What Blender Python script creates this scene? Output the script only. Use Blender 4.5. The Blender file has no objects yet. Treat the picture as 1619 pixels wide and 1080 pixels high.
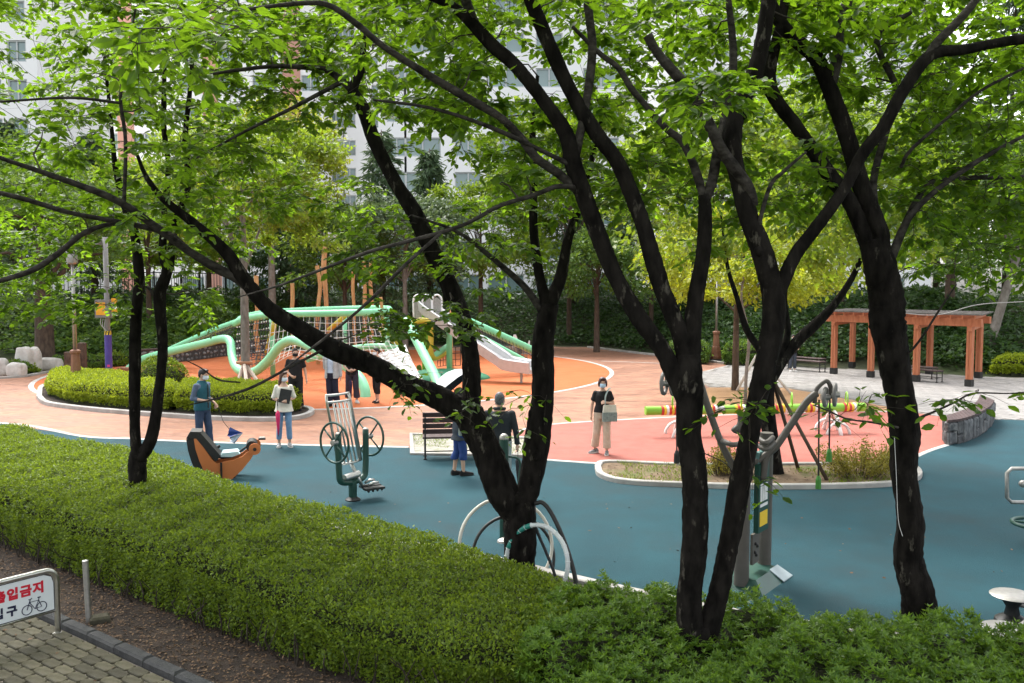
import bpy, math, random
import numpy as np
from mathutils import Vector, Matrix, Euler

R = math.radians
S = bpy.context.scene
COL = S.collection

# ------------------------------------------------------------------ camera
CAM_H, FPX = 3.45, 1370.0
PITCH = math.atan(85.0 / FPX)
cam_data = bpy.data.cameras.new('camera')
cam_data.sensor_width = 36.0
cam_data.lens = 36.0 * FPX / 1619.0
cam_data.clip_start = 0.1
cam_data.clip_end = 2000.0
cam = bpy.data.objects.new('camera', cam_data)
COL.objects.link(cam)
cam.location = (0, 0, CAM_H)
cam.rotation_euler = (math.pi / 2 - PITCH, 0, 0)
S.camera = cam

# ------------------------------------------------------------------ world, sun, exposure (bright overcast)
SUN_EL, SUN_AZ = R(56), R(332)
world = bpy.data.worlds.new('World')
S.world = world
world.use_nodes = True
wn, wl = world.node_tree.nodes, world.node_tree.links
wn.clear()
sky = wn.new('ShaderNodeTexSky')
sky.sky_type = 'NISHITA'
sky.sun_disc = False
sky.sun_elevation = SUN_EL
sky.sun_rotation = SUN_AZ
sky.air_density = 1.0
sky.dust_density = 4.0
sky.ozone_density = 1.0
hs = wn.new('ShaderNodeHueSaturation')
hs.inputs['Saturation'].default_value = 0.22          # cloud cover: nearly white light
bg = wn.new('ShaderNodeBackground')
bg.inputs['Strength'].default_value = 0.15
wo = wn.new('ShaderNodeOutputWorld')
wl.new(sky.outputs['Color'], hs.inputs['Color'])
wl.new(hs.outputs['Color'], bg.inputs['Color'])
wl.new(bg.outputs['Background'], wo.inputs['Surface'])

sun_d = bpy.data.lights.new('sun', 'SUN')
sun_d.energy = .9
sun_d.angle = R(24)
sun_d.color = (1.0, 0.965, 0.91)
sun = bpy.data.objects.new('sun', sun_d)
COL.objects.link(sun)
# towards the sun: azimuth measured from +Y (into the picture) to +X
sd = Vector((math.sin(SUN_AZ) * math.cos(SUN_EL), math.cos(SUN_AZ) * math.cos(SUN_EL), math.sin(SUN_EL)))
sun.rotation_euler = sd.to_track_quat('Z', 'Y').to_euler()
sun.location = (0, 0, 30)

S.view_settings.view_transform = 'Standard'
S.view_settings.look = 'None'
S.view_settings.exposure = 2.0
S.view_settings.gamma = 1.0
S.view_settings.use_curve_mapping = False
S.render.engine = 'CYCLES'
S.cycles.use_denoising = True
S.cycles.max_bounces = 6
S.cycles.diffuse_bounces = 3
S.cycles.glossy_bounces = 2
S.cycles.transmission_bounces = 6
S.cycles.transparent_max_bounces = 4

rng = np.random.default_rng(7)
random.seed(7)

# ------------------------------------------------------------------ surveying: photo pixel -> place on the ground / at a distance
_cp, _sp = math.cos(PITCH), math.sin(PITCH)
def ray(px, py):
    u, v = (px - 809.5) / FPX, (540.0 - py) / FPX
    return np.array((u, _cp + v * _sp, -_sp + v * _cp))
def G(px, py, z=0.0):
    d = ray(px, py); t = (z - CAM_H) / d[2]
    return np.array((d[0] * t, d[1] * t, z))
def P(px, py, y):
    d = ray(px, py); t = y / d[1]
    return np.array((d[0] * t, y, CAM_H + d[2] * t))
def GP(pts):
    return [tuple(G(*p)[:2]) for p in pts]

# ------------------------------------------------------------------ mesh helpers
class MB:
    def __init__(s): s.v = []; s.f = []
    def add(s, vs, fs):
        b = len(s.v); s.v.extend([tuple(map(float, v)) for v in vs]); s.f.extend([tuple(b + i for i in f) for f in fs]); return s
    def box(s, c, d, rz=0.0, M=None, bev=0.0):
        hx, hy, hz = d[0] / 2, d[1] / 2, d[2] / 2
        if bev <= 0:
            vs = [Vector((x, y, z)) for x in (-hx, hx) for y in (-hy, hy) for z in (-hz, hz)]
            fs = [(0, 1, 3, 2), (4, 6, 7, 5), (0, 4, 5, 1), (2, 3, 7, 6), (0, 2, 6, 4), (1, 5, 7, 3)]
        else:   # chamfered top edge
            b = bev
            lo = [(-hx, -hy, -hz), (hx, -hy, -hz), (hx, hy, -hz), (-hx, hy, -hz)]
            mi = [(x, y, hz - b) for x, y, _ in lo]
            to = [(x - math.copysign(b, x), y - math.copysign(b, y), hz) for x, y, _ in lo]
            vs = [Vector(p) for p in lo + mi + to]
            fs = [(3, 2, 1, 0), (8, 9, 10, 11)]
            for k in range(4):
                j = (k + 1) % 4
                fs += [(k, j, 4 + j, 4 + k), (4 + k, 4 + j, 8 + j, 8 + k)]
        T = Matrix.Translation(Vector(c)) @ (M.to_4x4() if M else Matrix.Rotation(rz, 4, 'Z'))
        return s.add([T @ v for v in vs], fs)
    def tube(s, pts, r, n=8, caps=True, closed=False, flat=None):
        """swept round tube along pts; r = number or list"""
        p = np.array(pts, float); m = len(p)
        rr = np.full(m, r, float) if np.isscalar(r) else np.array(r, float)
        if closed:
            t = np.roll(p, -1, 0) - np.roll(p, 1, 0)
        else:
            t = np.gradient(p, axis=0)
        t /= np.maximum(np.linalg.norm(t, axis=1), 1e-9)[:, None]
        a = np.array((0, 0, 1.0)) if abs(t[0][2]) < .9 else np.array((1.0, 0, 0))
        nx = np.cross(t[0], a); nx /= np.linalg.norm(nx)
        vs = []
        for i in range(m):
            nx = nx - t[i] * np.dot(nx, t[i]); nx /= max(np.linalg.norm(nx), 1e-9)
            ny = np.cross(t[i], nx)
            for k in range(n):
                q = 2 * math.pi * k / n
                vs.append(p[i] + rr[i] * (math.cos(q) * nx + math.sin(q) * ny))
        fs = []
        for i in range(m if closed else m - 1):
            j = (i + 1) % m
            for k in range(n):
                k2 = (k + 1) % n
                fs.append((i * n + k, i * n + k2, j * n + k2, j * n + k))
        if caps and not closed:
            fs.append(tuple(range(n - 1, -1, -1)))
            fs.append(tuple((m - 1) * n + k for k in range(n)))
        return s.add(vs, fs)
    def cap(s, a, ra, b, rb, n=10):
        """capsule with two radii"""
        a = np.array(a, float); b = np.array(b, float); d = b - a; L = max(np.linalg.norm(d), 1e-6); d = d / L
        pts, rs = [], []
        for q in (-80, -50, -20): pts.append(a + d * ra * math.sin(R(q))); rs.append(ra * math.cos(R(q)))
        for q in (20, 50, 80): pts.append(b + d * rb * math.sin(R(q))); rs.append(rb * math.cos(R(q)))
        return s.tube(pts, rs, n)
    def loft(s, rings, n=14):
        """rings: (cx,cy,cz,rx,ry) upright stack of ellipses"""
        vs = []
        for cx, cy, cz, rx, ry in rings:
            for k in range(n):
                q = 2 * math.pi * k / n
                vs.append((cx + rx * math.cos(q), cy + ry * math.sin(q), cz))
        fs = []
        for i in range(len(rings) - 1):
            for k in range(n):
                k2 = (k + 1) % n
                fs.append((i * n + k, i * n + k2, (i + 1) * n + k2, (i + 1) * n + k))
        fs.append(tuple(range(n - 1, -1, -1))); fs.append(tuple((len(rings) - 1) * n + k for k in range(n)))
        return s.add(vs, fs)
    def lathe(s, c, prof, n=16):
        return s.loft([(c[0], c[1], c[2] + z, r, r) for r, z in prof], n)
    def ell(s, c, r, n=12, m=8, M=None):
        vs, fs = [], []
        for i in range(1, m):
            th = math.pi * i / m
            for k in range(n):
                q = 2 * math.pi * k / n
                vs.append(Vector((r[0] * math.sin(th) * math.cos(q), r[1] * math.sin(th) * math.sin(q), -r[2] * math.cos(th))))
        vs += [Vector((0, 0, -r[2])), Vector((0, 0, r[2]))]
        if M: vs = [M @ v for v in vs]
        b, t = len(vs) - 2, len(vs) - 1
        for i in range(m - 2):
            for k in range(n):
                k2 = (k + 1) % n
                fs.append((i * n + k, i * n + k2, (i + 1) * n + k2, (i + 1) * n + k))
        for k in range(n):
            k2 = (k + 1) % n
            fs.append((b, k2, k)); fs.append((t, (m - 2) * n + k, (m - 2) * n + k2))
        c = Vector(c)
        return s.add([v + c for v in vs], fs)
    def prism(s, poly, z0, z1):
        n = len(poly)
        ar = sum(poly[i][0] * poly[(i + 1) % n][1] - poly[(i + 1) % n][0] * poly[i][1] for i in range(n))
        if ar < 0: poly = poly[::-1]
        vs = [(x, y, z0) for x, y in poly] + [(x, y, z1) for x, y in poly]
        fs = [tuple(range(n - 1, -1, -1)), tuple(range(n, 2 * n))]
        for i in range(n): j = (i + 1) % n; fs.append((i, j, n + j, n + i))
        return s.add(vs, fs)
    def prism_side(s, poly, y0, y1):
        """poly in (x,z), extruded along y"""
        b = MB().prism(poly, y0, y1)
        return s.add([(x, z, y) for x, y, z in b.v], [f[::-1] for f in b.f])
    def xf(s, M):
        s.v = [tuple(M @ Vector(v)) for v in s.v]; return s

def bark_tube(mb, rows, n=14, seed=0, amp=.07):
    """stem with an uneven cross-section: rows x,y,z,r"""
    p, rr = rows[:, :3], rows[:, 3]; m = len(p); b0 = len(mb.v)
    mb.tube(p, rr, n)
    g = np.random.default_rng(seed); ph = g.uniform(0, 6.28, 8); s = np.concatenate([[0], np.cumsum(np.linalg.norm(np.diff(p, axis=0), axis=1))])
    for i in range(m):
        for k in range(n):
            q = 2 * math.pi * k / n
            f = .5 * math.sin(2 * q + ph[0] + 1.3 * s[i]) + .45 * math.sin(3 * q + ph[1] - 2.1 * s[i]) + .4 * math.sin(q + ph[2] + 4.5 * s[i]) + .35 * math.sin(5 * q + ph[3] + 7 * s[i]) + .12 * math.sin(6 * s[i] + ph[4]) + g.normal() * .34
            v = np.array(mb.v[b0 + i * n + k]); mb.v[b0 + i * n + k] = tuple(p[i] + (v - p[i]) * (1 + amp * f))
    return mb
def pts_smooth(pts, k=6):
    """Catmull-Rom through pts (rows of any width)"""
    p = np.array(pts, float); out = []
    q = np.vstack([2 * p[0] - p[1], p, 2 * p[-1] - p[-2]])
    for i in range(1, len(q) - 2):
        for t in np.linspace(0, 1, k, endpoint=False):
            a, b, c, d = q[i - 1], q[i], q[i + 1], q[i + 2]
            out.append(.5 * ((2 * b) + (-a + c) * t + (2 * a - 5 * b + 4 * c - d) * t * t + (-a + 3 * b - 3 * c + d) * t ** 3))
    out.append(p[-1]); return np.array(out)

def ring_pts(c, r, n=24, nrm=(0, 0, 1), a0=0, a1=360):
    nrm = Vector(nrm).normalized(); q = nrm.to_track_quat('Z', 'Y')
    full = abs(a1 - a0) >= 360
    ang = np.linspace(R(a0), R(a1), n, endpoint=not full)
    return [np.array(Vector(c) + q @ Vector((r * math.cos(a), r * math.sin(a), 0))) for a in ang]

# ------------------------------------------------------------------ objects
def wloc(o):
    l = np.zeros(3)
    while o is not None:
        l += np.array(o.location); o = o.parent
    return l
def mesh_of(name, mb, smooth=None):
    me = bpy.data.meshes.new(name)
    me.from_pydata(mb.v, [], mb.f)
    if smooth: me.polygons.foreach_set('use_smooth', [True] * len(me.polygons))
    if smooth and smooth != True:
        try: me.set_sharp_from_angle(angle=R(smooth))
        except Exception: pass
    me.update(); return me
def obj(name, mb, mat, parent=None, smooth=None, world=False, kind=None):
    """one mesh object; world=True: coordinates are scene coordinates, moved to the parent's frame"""
    if world and parent is not None:
        l = wloc(parent); mb.v = [(x - l[0], y - l[1], z - l[2]) for x, y, z in mb.v]
    me = mesh_of(name, mb, smooth)
    if mat: me.materials.append(mat)
    o = bpy.data.objects.new(name, me); COL.objects.link(o)
    o.parent = parent
    if kind: o['kind'] = kind
    return o
def tag(o, label, cat, group=None):
    o['label'] = label; o['category'] = cat
    if group: o['group'] = group
    return o
def thing(name, label, cat, loc=(0, 0, 0), rz=0.0, group=None):
    o = bpy.data.objects.new(name, None); COL.objects.link(o)
    o.empty_display_size = .1
    o.location = loc; o.rotation_euler = (0, 0, rz)
    return tag(o, label, cat, group)
def inst(o, parent, loc, rz=0.0, scale=None):
    c = o.copy(); COL.objects.link(c); c.parent = parent; c.location = loc; c.rotation_euler = (0, 0, rz)
    if scale: c.scale = scale
    return c
def struct(name, mb, mat, smooth=None):
    o = obj(name, mb, mat, None, smooth); o['kind'] = 'structure'; return o
def copy_tree(o, parent=None):
    c = o.copy(); COL.objects.link(c); c.parent = parent
    for ch in list(o.children): copy_tree(ch, c)
    return c

# ------------------------------------------------------------------ materials
def mat(name, c1, c2=None, scale=8.0, rough=.7, metal=0.0, bump=0.0, bscale=40.0, spec=.4, stretch=None, detail=5, c3=None, s3=.5, rvar=0.0, island=0.0, pos3=(.5, .72)):
    m = bpy.data.materials.new(name); m.use_nodes = True
    n, l = m.node_tree.nodes, m.node_tree.links
    b = n['Principled BSDF']
    b.inputs['Roughness'].default_value = rough; b.inputs['Metallic'].default_value = metal
    b.inputs['Specular IOR Level'].default_value = spec
    co = n.new('ShaderNodeTexCoord'); src = co.outputs['Object']
    if stretch:
        mp = n.new('ShaderNodeMapping'); mp.inputs['Scale'].default_value = stretch
        l.new(src, mp.inputs['Vector']); src = mp.outputs['Vector']
    col = None
    if c2:
        tx = n.new('ShaderNodeTexNoise'); tx.inputs['Scale'].default_value = scale; tx.inputs['Detail'].default_value = detail
        l.new(src, tx.inputs['Vector'])
        rp = n.new('ShaderNodeValToRGB'); rp.color_ramp.elements[0].position = .32; rp.color_ramp.elements[1].position = .68
        rp.color_ramp.elements[0].color = (*c1, 1); rp.color_ramp.elements[1].color = (*c2, 1)
        l.new(tx.outputs['Fac'], rp.inputs['Fac']); col = rp.outputs['Color']
        if c3:
            t3 = n.new('ShaderNodeTexNoise'); t3.inputs['Scale'].default_value = s3; t3.inputs['Detail'].default_value = 7; t3.inputs['Roughness'].default_value = .65
            l.new(src, t3.inputs['Vector'])
            r3 = n.new('ShaderNodeValToRGB'); r3.color_ramp.elements[0].position = pos3[0]; r3.color_ramp.elements[1].position = pos3[1]
            l.new(t3.outputs['Fac'], r3.inputs['Fac'])
            mx = n.new('ShaderNodeMix'); mx.data_type = 'RGBA'
            l.new(r3.outputs['Color'], mx.inputs[0]); l.new(col, mx.inputs[6]); mx.inputs[7].default_value = (*c3, 1); col = mx.outputs[2]
        if rvar:
            ma = n.new('ShaderNodeMath'); ma.operation = 'MULTIPLY_ADD'; ma.inputs[1].default_value = rvar; ma.inputs[2].default_value = rough - rvar / 2
            l.new(tx.outputs['Fac'], ma.inputs[0]); l.new(ma.outputs[0], b.inputs['Roughness'])
    if island:
        oi = n.new('ShaderNodeObjectInfo'); gi = n.new('ShaderNodeNewGeometry')
        ad = n.new('ShaderNodeMath'); ad.operation = 'ADD'; l.new(oi.outputs['Random'], ad.inputs[0]); l.new(gi.outputs['Random Per Island'], ad.inputs[1])
        fr = n.new('ShaderNodeMath'); fr.operation = 'FRACT'; l.new(ad.outputs[0], fr.inputs[0])
        mr = n.new('ShaderNodeMapRange'); mr.inputs[3].default_value = 1 - island; mr.inputs[4].default_value = 1 + island; l.new(fr.outputs[0], mr.inputs[0])
        hv = n.new('ShaderNodeHueSaturation'); l.new(mr.outputs[0], hv.inputs['Value'])
        if col is not None: l.new(col, hv.inputs['Color'])
        else: hv.inputs['Color'].default_value = (*c1, 1)
        col = hv.outputs['Color']
    if col is not None: l.new(col, b.inputs['Base Color'])
    else: b.inputs['Base Color'].default_value = (*c1, 1)
    if bump:
        tb = n.new('ShaderNodeTexNoise'); tb.inputs['Scale'].default_value = bscale; tb.inputs['Detail'].default_value = 6
        l.new(src, tb.inputs['Vector'])
        bp = n.new('ShaderNodeBump'); bp.inputs['Strength'].default_value = bump; bp.inputs['Distance'].default_value = .02
        l.new(tb.outputs['Fac'], bp.inputs['Height']); l.new(bp.outputs['Normal'], b.inputs['Normal'])
    return m

def leaf_mat(name, c1, c2, trans, tfac=.4, rough=.42, spec=.35):
    m = bpy.data.materials.new(name); m.use_nodes = True
    n, l = m.node_tree.nodes, m.node_tree.links
    b = n['Principled BSDF']; out = n['Material Output']
    b.inputs['Roughness'].default_value = rough; b.inputs['Specular IOR Level'].default_value = spec
    gi = n.new('ShaderNodeNewGeometry'); oi = n.new('ShaderNodeObjectInfo')
    ad = n.new('ShaderNodeMath'); ad.operation = 'ADD'; l.new(oi.outputs['Random'], ad.inputs[0]); l.new(gi.outputs['Random Per Island'], ad.inputs[1])
    fr = n.new('ShaderNodeMath'); fr.operation = 'FRACT'; l.new(ad.outputs[0], fr.inputs[0])
    rp = n.new('ShaderNodeValToRGB'); rp.color_ramp.elements[0].color = (*c1, 1); rp.color_ramp.elements[1].color = (*c2, 1)
    l.new(fr.outputs[0], rp.inputs['Fac']); l.new(rp.outputs['Color'], b.inputs['Base Color'])
    t = n.new('ShaderNodeBsdfTranslucent')
    mx = n.new('ShaderNodeMix'); mx.data_type = 'RGBA'; mx.blend_type = 'MULTIPLY'; mx.inputs[0].default_value = 0.0
    hv = n.new('ShaderNodeHueSaturation'); hv.inputs['Color'].default_value = (*trans, 1)
    mr = n.new('ShaderNodeMapRange'); mr.inputs[3].default_value = .75; mr.inputs[4].default_value = 1.2; l.new(fr.outputs[0], mr.inputs[0]); l.new(mr.outputs[0], hv.inputs['Value'])
    l.new(hv.outputs['Color'], t.inputs['Color'])
    ms = n.new('ShaderNodeMixShader'); ms.inputs[0].default_value = tfac
    l.new(b.outputs[0], ms.inputs[1]); l.new(t.outputs[0], ms.inputs[2]); l.new(ms.outputs[0], out.inputs['Surface'])
    return m

M = {}
M['blue'] = mat('blue_rubber', (.013, .048, .061), (.020, .066, .081), 1.3, .82, bump=.5, bscale=120, c3=(.022, .046, .054), s3=.38, rvar=.25, spec=.15, pos3=(.48, .68))
M['pink'] = mat('red_rubber', (.29, .092, .072), (.35, .118, .092), 3.0, .8, spec=.2, bump=.3, bscale=160, c3=(.31, .125, .095), s3=.4)
M['orange'] = mat('orange_rubber', (.40, .106, .034), (.46, .130, .044), 1.2, .82, spec=.2, bump=.3, bscale=160, c3=(.40, .125, .050), s3=.3)
M['tan'] = mat('tan_rubber', (.30, .165, .075), (.36, .205, .10), 2.0, .75, bump=.3, bscale=160)
M['concrete'] = mat('pale_kerb', (.30, .285, .26), (.42, .40, .375), 6, .85, bump=.3, bscale=60, c3=(.20, .185, .16), s3=1.5)
M['white_line'] = mat('white_line', (.36, .345, .32), (.47, .455, .43), 6, .8, bump=.1, c3=(.26, .24, .215), s3=1.0)
M['tile'] = mat('plaza_tile', (.20, .188, .176), (.275, .262, .246), 5, .8, bump=.25, bscale=70, island=.14, c3=(.22, .20, .18), s3=.6)
M['grout'] = mat('joint_sand', (.16, .14, .12), (.24, .21, .18), 20, .95)
M['paver'] = mat('old_paver', (.060, .054, .030), (.105, .094, .060), 12, .9, bump=.5, bscale=60, island=.35, c3=(.032, .036, .032), s3=1.2)
M['curb_dark'] = mat('dark_kerb', (.024, .025, .026), (.048, .048, .047), 12, .8, bump=.4, bscale=50, island=.15)
M['soil'] = mat('soil', (.018, .012, .008), (.045, .030, .021), 9, .95, bump=.8, bscale=45, c3=(.075, .052, .036), s3=2.5)
M['dry_soil'] = mat('dry_soil', (.11, .070, .042), (.20, .14, .086), 7, .95, bump=.8, bscale=45, c3=(.09, .12, .03), s3=1.3)
M['forest'] = mat('forest_floor', (.022, .028, .011), (.050, .052, .022), 1.2, .95, bump=.8, bscale=10, c3=(.03, .06, .013), s3=.35)
M['bark'] = mat('dark_cherry_bark', (.004, .0035, .003), (.017, .0145, .0125), 12, .94, bump=1.0, bscale=22, spec=.08, stretch=(1, 1, .4), c3=(.075, .067, .054), s3=9.0, pos3=(.60, .68))
M['bark_pale'] = mat('pale_cherry_bark', (.012, .010, .009), (.060, .053, .046), 11, .9, bump=.8, bscale=30, spec=.15, stretch=(1, 1, 1.6))
M['bark_grey'] = mat('grey_bark', (.13, .11, .09), (.24, .215, .185), 9, .9, bump=.6, bscale=30, stretch=(1, 1, .5))
M['bark_brown'] = mat('brown_bark', (.045, .030, .021), (.105, .072, .050), 9, .92, bump=.8, bscale=30, stretch=(1, 1, .4))
M['twig'] = mat('twig', (.020, .015, .011), (.045, .034, .024), 20, .9)
M['hedge_core'] = mat('hedge_twigs', (.016, .020, .009), (.040, .042, .016), 30, .95, bump=1.0, bscale=60)
M['steel'] = mat('stainless', (.50, .49, .46), (.60, .59, .56), 30, .32, metal=1.0, rvar=.1)
M['dull_steel'] = mat('dull_steel', (.30, .29, .27), (.40, .385, .36), 20, .5, metal=.8)
M['dgreen'] = mat('dark_green_paint', (.010, .050, .037), (.016, .066, .048), 6, .42, spec=.5)
M['black'] = mat('black_plastic', (.012, .012, .012), (.022, .021, .020), 10, .5)
M['taupe'] = mat('taupe_paint', (.075, .066, .056), (.10, .088, .075), 6, .5)
M['mint'] = mat('mint_tube_paint', (.19, .56, .31), (.23, .61, .35), 3, .42, spec=.5)
M['lime'] = mat('lime_paint', (.20, .46, .035), (.25, .52, .06), 3, .45)
M['yellowtube'] = mat('amber_tube_paint', (.48, .40, .04), (.55, .45, .06), 3, .45)
M['wood_post'] = mat('peeled_log', (.42, .205, .080), (.56, .30, .135), 6, .8, bump=.5, bscale=25, stretch=(3, 3, .35))
M['rope_w'] = mat('white_rope', (.55, .55, .54), (.70, .70, .68), 30, .85)
M['rope_b'] = mat('dark_rope', (.020, .020, .022), (.04, .04, .042), 30, .85)
M['white'] = mat('white_paint', (.70, .69, .67), (.78, .77, .75), 5, .5)
M['pergola'] = mat('cedar_stain', (.34, .105, .045), (.46, .165, .078), 5, .65, bump=.3, bscale=30, stretch=(4, 4, .6))
M['bench_wood'] = mat('plum_brown_slat', (.036, .018, .017), (.066, .036, .033), 5, .6, bump=.25, bscale=30, stretch=(.6, 4, 4), island=.12)
M['stone'] = mat('grey_stone', (.040, .043, .046), (.12, .122, .124), 6, .85, bump=1.0, bscale=14, island=.35, c3=(.18, .175, .165), s3=4)
M['rubble'] = mat('pale_rubble', (.12, .12, .118), (.26, .255, .25), 5, .9, bump=.8, bscale=12, island=.35)
M['mortar'] = mat('mortar', (.05, .05, .05), (.09, .088, .084), 12, .95)
M['boulder'] = mat('pale_boulder', (.42, .39, .35), (.62, .59, .55), 3, .9, bump=.9, bscale=8, c3=(.30, .27, .22), s3=1.2)
M['lamp_brown'] = mat('cast_brown', (.17, .070, .034), (.225, .10, .052), 6, .55)
M['purple'] = mat('purple_wrap', (.055, .035, .22), (.075, .05, .27), 4, .5)
M['yellow'] = mat('yellow_paint', (.70, .46, .02), (.76, .52, .04), 5, .5)
M['amber'] = mat('amber_sign', (.70, .30, .015), (.78, .36, .02), 5, .5)
M['grey_box'] = mat('grey_box', (.16, .15, .14), (.20, .19, .18), 5, .5)
M['machine_orange'] = mat('orange_panel', (.55, .165, .046), (.60, .19, .06), 3, .5)
M['glass'] = mat('window_glass', (.13, .20, .20), (.20, .29, .28), .12, .12, spec=.8)
M['wall_w'] = mat('white_render', (.82, .815, .81), (.86, .855, .85), .12, .85, c3=(.75, .74, .735), s3=.08)
M['wall_p'] = mat('salmon_render', (.50, .26, .20), (.56, .31, .245), .15, .85)
M['frame'] = mat('window_frame', (.50, .52, .52), None, rough=.5)
M['fence'] = mat('fence_dark', (.018, .020, .020), (.030, .032, .030), 5, .6)
# leaves
M['leaf_cherry'] = leaf_mat('cherry_leaf', (.024, .062, .007), (.054, .108, .012), (.23, .40, .014), .54)
M['leaf_hedge'] = leaf_mat('hedge_leaf', (.036, .074, .007), (.150, .215, .016), (.28, .38, .02), .34, .5, .25)
M['leaf_box'] = leaf_mat('box_leaf', (.14, .20, .010), (.29, .35, .022), (.46, .54, .028), .38, .5, .25)
M['leaf_azalea'] = leaf_mat('azalea_leaf', (.044, .104, .010), (.120, .205, .020), (.22, .36, .024), .34, .45, .3)
M['leaf_dark'] = leaf_mat('dark_leaf', (.020, .056, .012), (.050, .100, .022), (.09, .17, .025), .32, .5)
M['leaf_mid'] = leaf_mat('mid_leaf', (.044, .104, .016), (.092, .165, .028), (.20, .31, .032), .40, .5)
M['leaf_grey'] = leaf_mat('greyish_leaf', (.055, .098, .044), (.115, .165, .078), (.14, .20, .07), .30, .55)
M['leaf_lime'] = leaf_mat('lime_leaf', (.14, .20, .010), (.27, .32, .018), (.44, .48, .024), .46, .5)
M['leaf_fresh'] = leaf_mat('fresh_leaf', (.060, .125, .012), (.135, .200, .020), (.30, .42, .024), .44, .5)
M['leaf_conifer'] = leaf_mat('conifer_needles', (.055, .105, .045), (.105, .165, .078), (.12, .18, .06), .24, .6)
M['leaf_gold'] = leaf_mat('golden_leaf', (.14, .14, .014), (.27, .225, .032), (.34, .28, .025), .30, .5)
M['leaf_yellow'] = leaf_mat('yellowing_leaf', (.30, .22, .012), (.45, .32, .025), (.5, .38, .02), .35, .5)
M['litter'] = leaf_mat('fallen_leaf', (.06, .032, .017), (.20, .125, .070), (.08, .05, .025), .05, .8)

# ------------------------------------------------------------------ leaf clouds
T_FINE = (np.array([(0, 0, 0), (.34, .27, .05), (.72, .21, .03), (1, 0, -.06), (.72, -.21, .03), (.34, -.27, .05)]), [(0, 3, 2, 1), (0, 5, 4, 3)])
T_DIA = (np.array([(0, 0, 0), (.48, .26, .02), (1, 0, -.03), (.48, -.26, .02)]), [(0, 3, 2, 1)])
T_LANCE = (np.array([(0, 0, 0), (.42, .17, .04), (1, 0, -.04), (.42, -.17, .04)]), [(0, 3, 2, 1)])
T_NEEDLE = (np.array([(0, 0, 0), (.5, .09, 0), (1, 0, -.1), (.5, -.09, 0)]), [(0, 3, 2, 1)])
def norm(a): return a / np.maximum(np.linalg.norm(a, axis=1), 1e-9)[:, None]
def leaf_frames(ax, up):
    ax = norm(ax); sd_ = norm(np.cross(up, ax)); nn = np.cross(ax, sd_)
    return ax, sd_, nn
def leaf_arrays(p, ax, up, L, tmpl):
    ax, sd_, nn = leaf_frames(ax, up); t, fs = tmpl
    v = (p[:, None, :] + L[:, None, None] * (t[None, :, 0, None] * ax[:, None, :] + t[None, :, 1, None] * sd_[:, None, :] + t[None, :, 2, None] * nn[:, None, :]))
    k = len(t); f = np.array(fs)[None] + (np.arange(len(p)) * k)[:, None, None]
    return v.reshape(-1, 3), f.reshape(-1, f.shape[2])
def cloud_obj(name, p, ax, up, L, tmpl, material, parent, kind='stuff'):
    v, f = leaf_arrays(np.asarray(p, float), np.asarray(ax, float), np.asarray(up, float), np.asarray(L, float), tmpl)
    if parent is not None: v = v - wloc(parent)
    me = bpy.data.meshes.new(name); nv, nf, k = len(v), len(f), f.shape[1]
    me.vertices.add(nv); me.vertices.foreach_set('co', v.astype(np.float32).ravel())
    me.loops.add(nf * k); me.loops.foreach_set('vertex_index', f.astype(np.int32).ravel())
    me.polygons.add(nf); me.polygons.foreach_set('loop_start', (np.arange(nf) * k).astype(np.int32))
    try: me.polygons.foreach_set('loop_total', np.full(nf, k, np.int32))
    except Exception: pass
    me.update(calc_edges=True)
    me.materials.append(material)
    o = bpy.data.objects.new(name, me); COL.objects.link(o); o.parent = parent
    if kind: o['kind'] = kind
    return o
def rdir(n, flat=1.0):
    d = rng.normal(size=(n, 3)); d[:, 2] *= flat; return norm(d)

def poly_in(poly, x, y):
    p = np.array(poly); ins = np.zeros(len(x), bool); n = len(p); j = n - 1
    for i in range(n):
        xi, yi = p[i]; xj, yj = p[j]
        c = ((yi > y) != (yj > y)) & (x < (xj - xi) * (y - yi) / (yj - yi + 1e-12) + xi)
        ins ^= c; j = i
    return ins
def poly_dist(poly, x, y):
    p = np.array(poly, float); d = np.full(len(x), 1e9); n = len(p)
    for i in range(n):
        a = p[i]; b = p[(i + 1) % n]; ab = b - a; L2 = max((ab ** 2).sum(), 1e-12)
        t = np.clip(((x - a[0]) * ab[0] + (y - a[1]) * ab[1]) / L2, 0, 1)
        d = np.minimum(d, np.hypot(x - a[0] - t * ab[0], y - a[1] - t * ab[1]))
    return d
def poly_sample(poly, n):
    p = np.array(poly); lo, hi = p.min(0), p.max(0); out = np.zeros((0, 2))
    while len(out) < n:
        q = rng.uniform(lo, hi, size=(max(n, 500), 2)); q = q[poly_in(poly, q[:, 0], q[:, 1])]; out = np.vstack([out, q])
    return out[:n]
def poly_area(p):
    p = np.array(p); return abs(np.dot(p[:, 0], np.roll(p[:, 1], 1)) - np.dot(p[:, 1], np.roll(p[:, 0], 1))) / 2
def vnoise(x, y, s, seed=0):
    r = np.random.default_rng(seed); t = 0
    for k in range(5):
        a = r.uniform(0, 2 * math.pi); f = s * (1 + .7 * k); ph = r.uniform(0, 6.28)
        t = t + np.sin((x * math.cos(a) + y * math.sin(a)) * f + ph) / (1 + .5 * k)
    return t / 2.5
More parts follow.
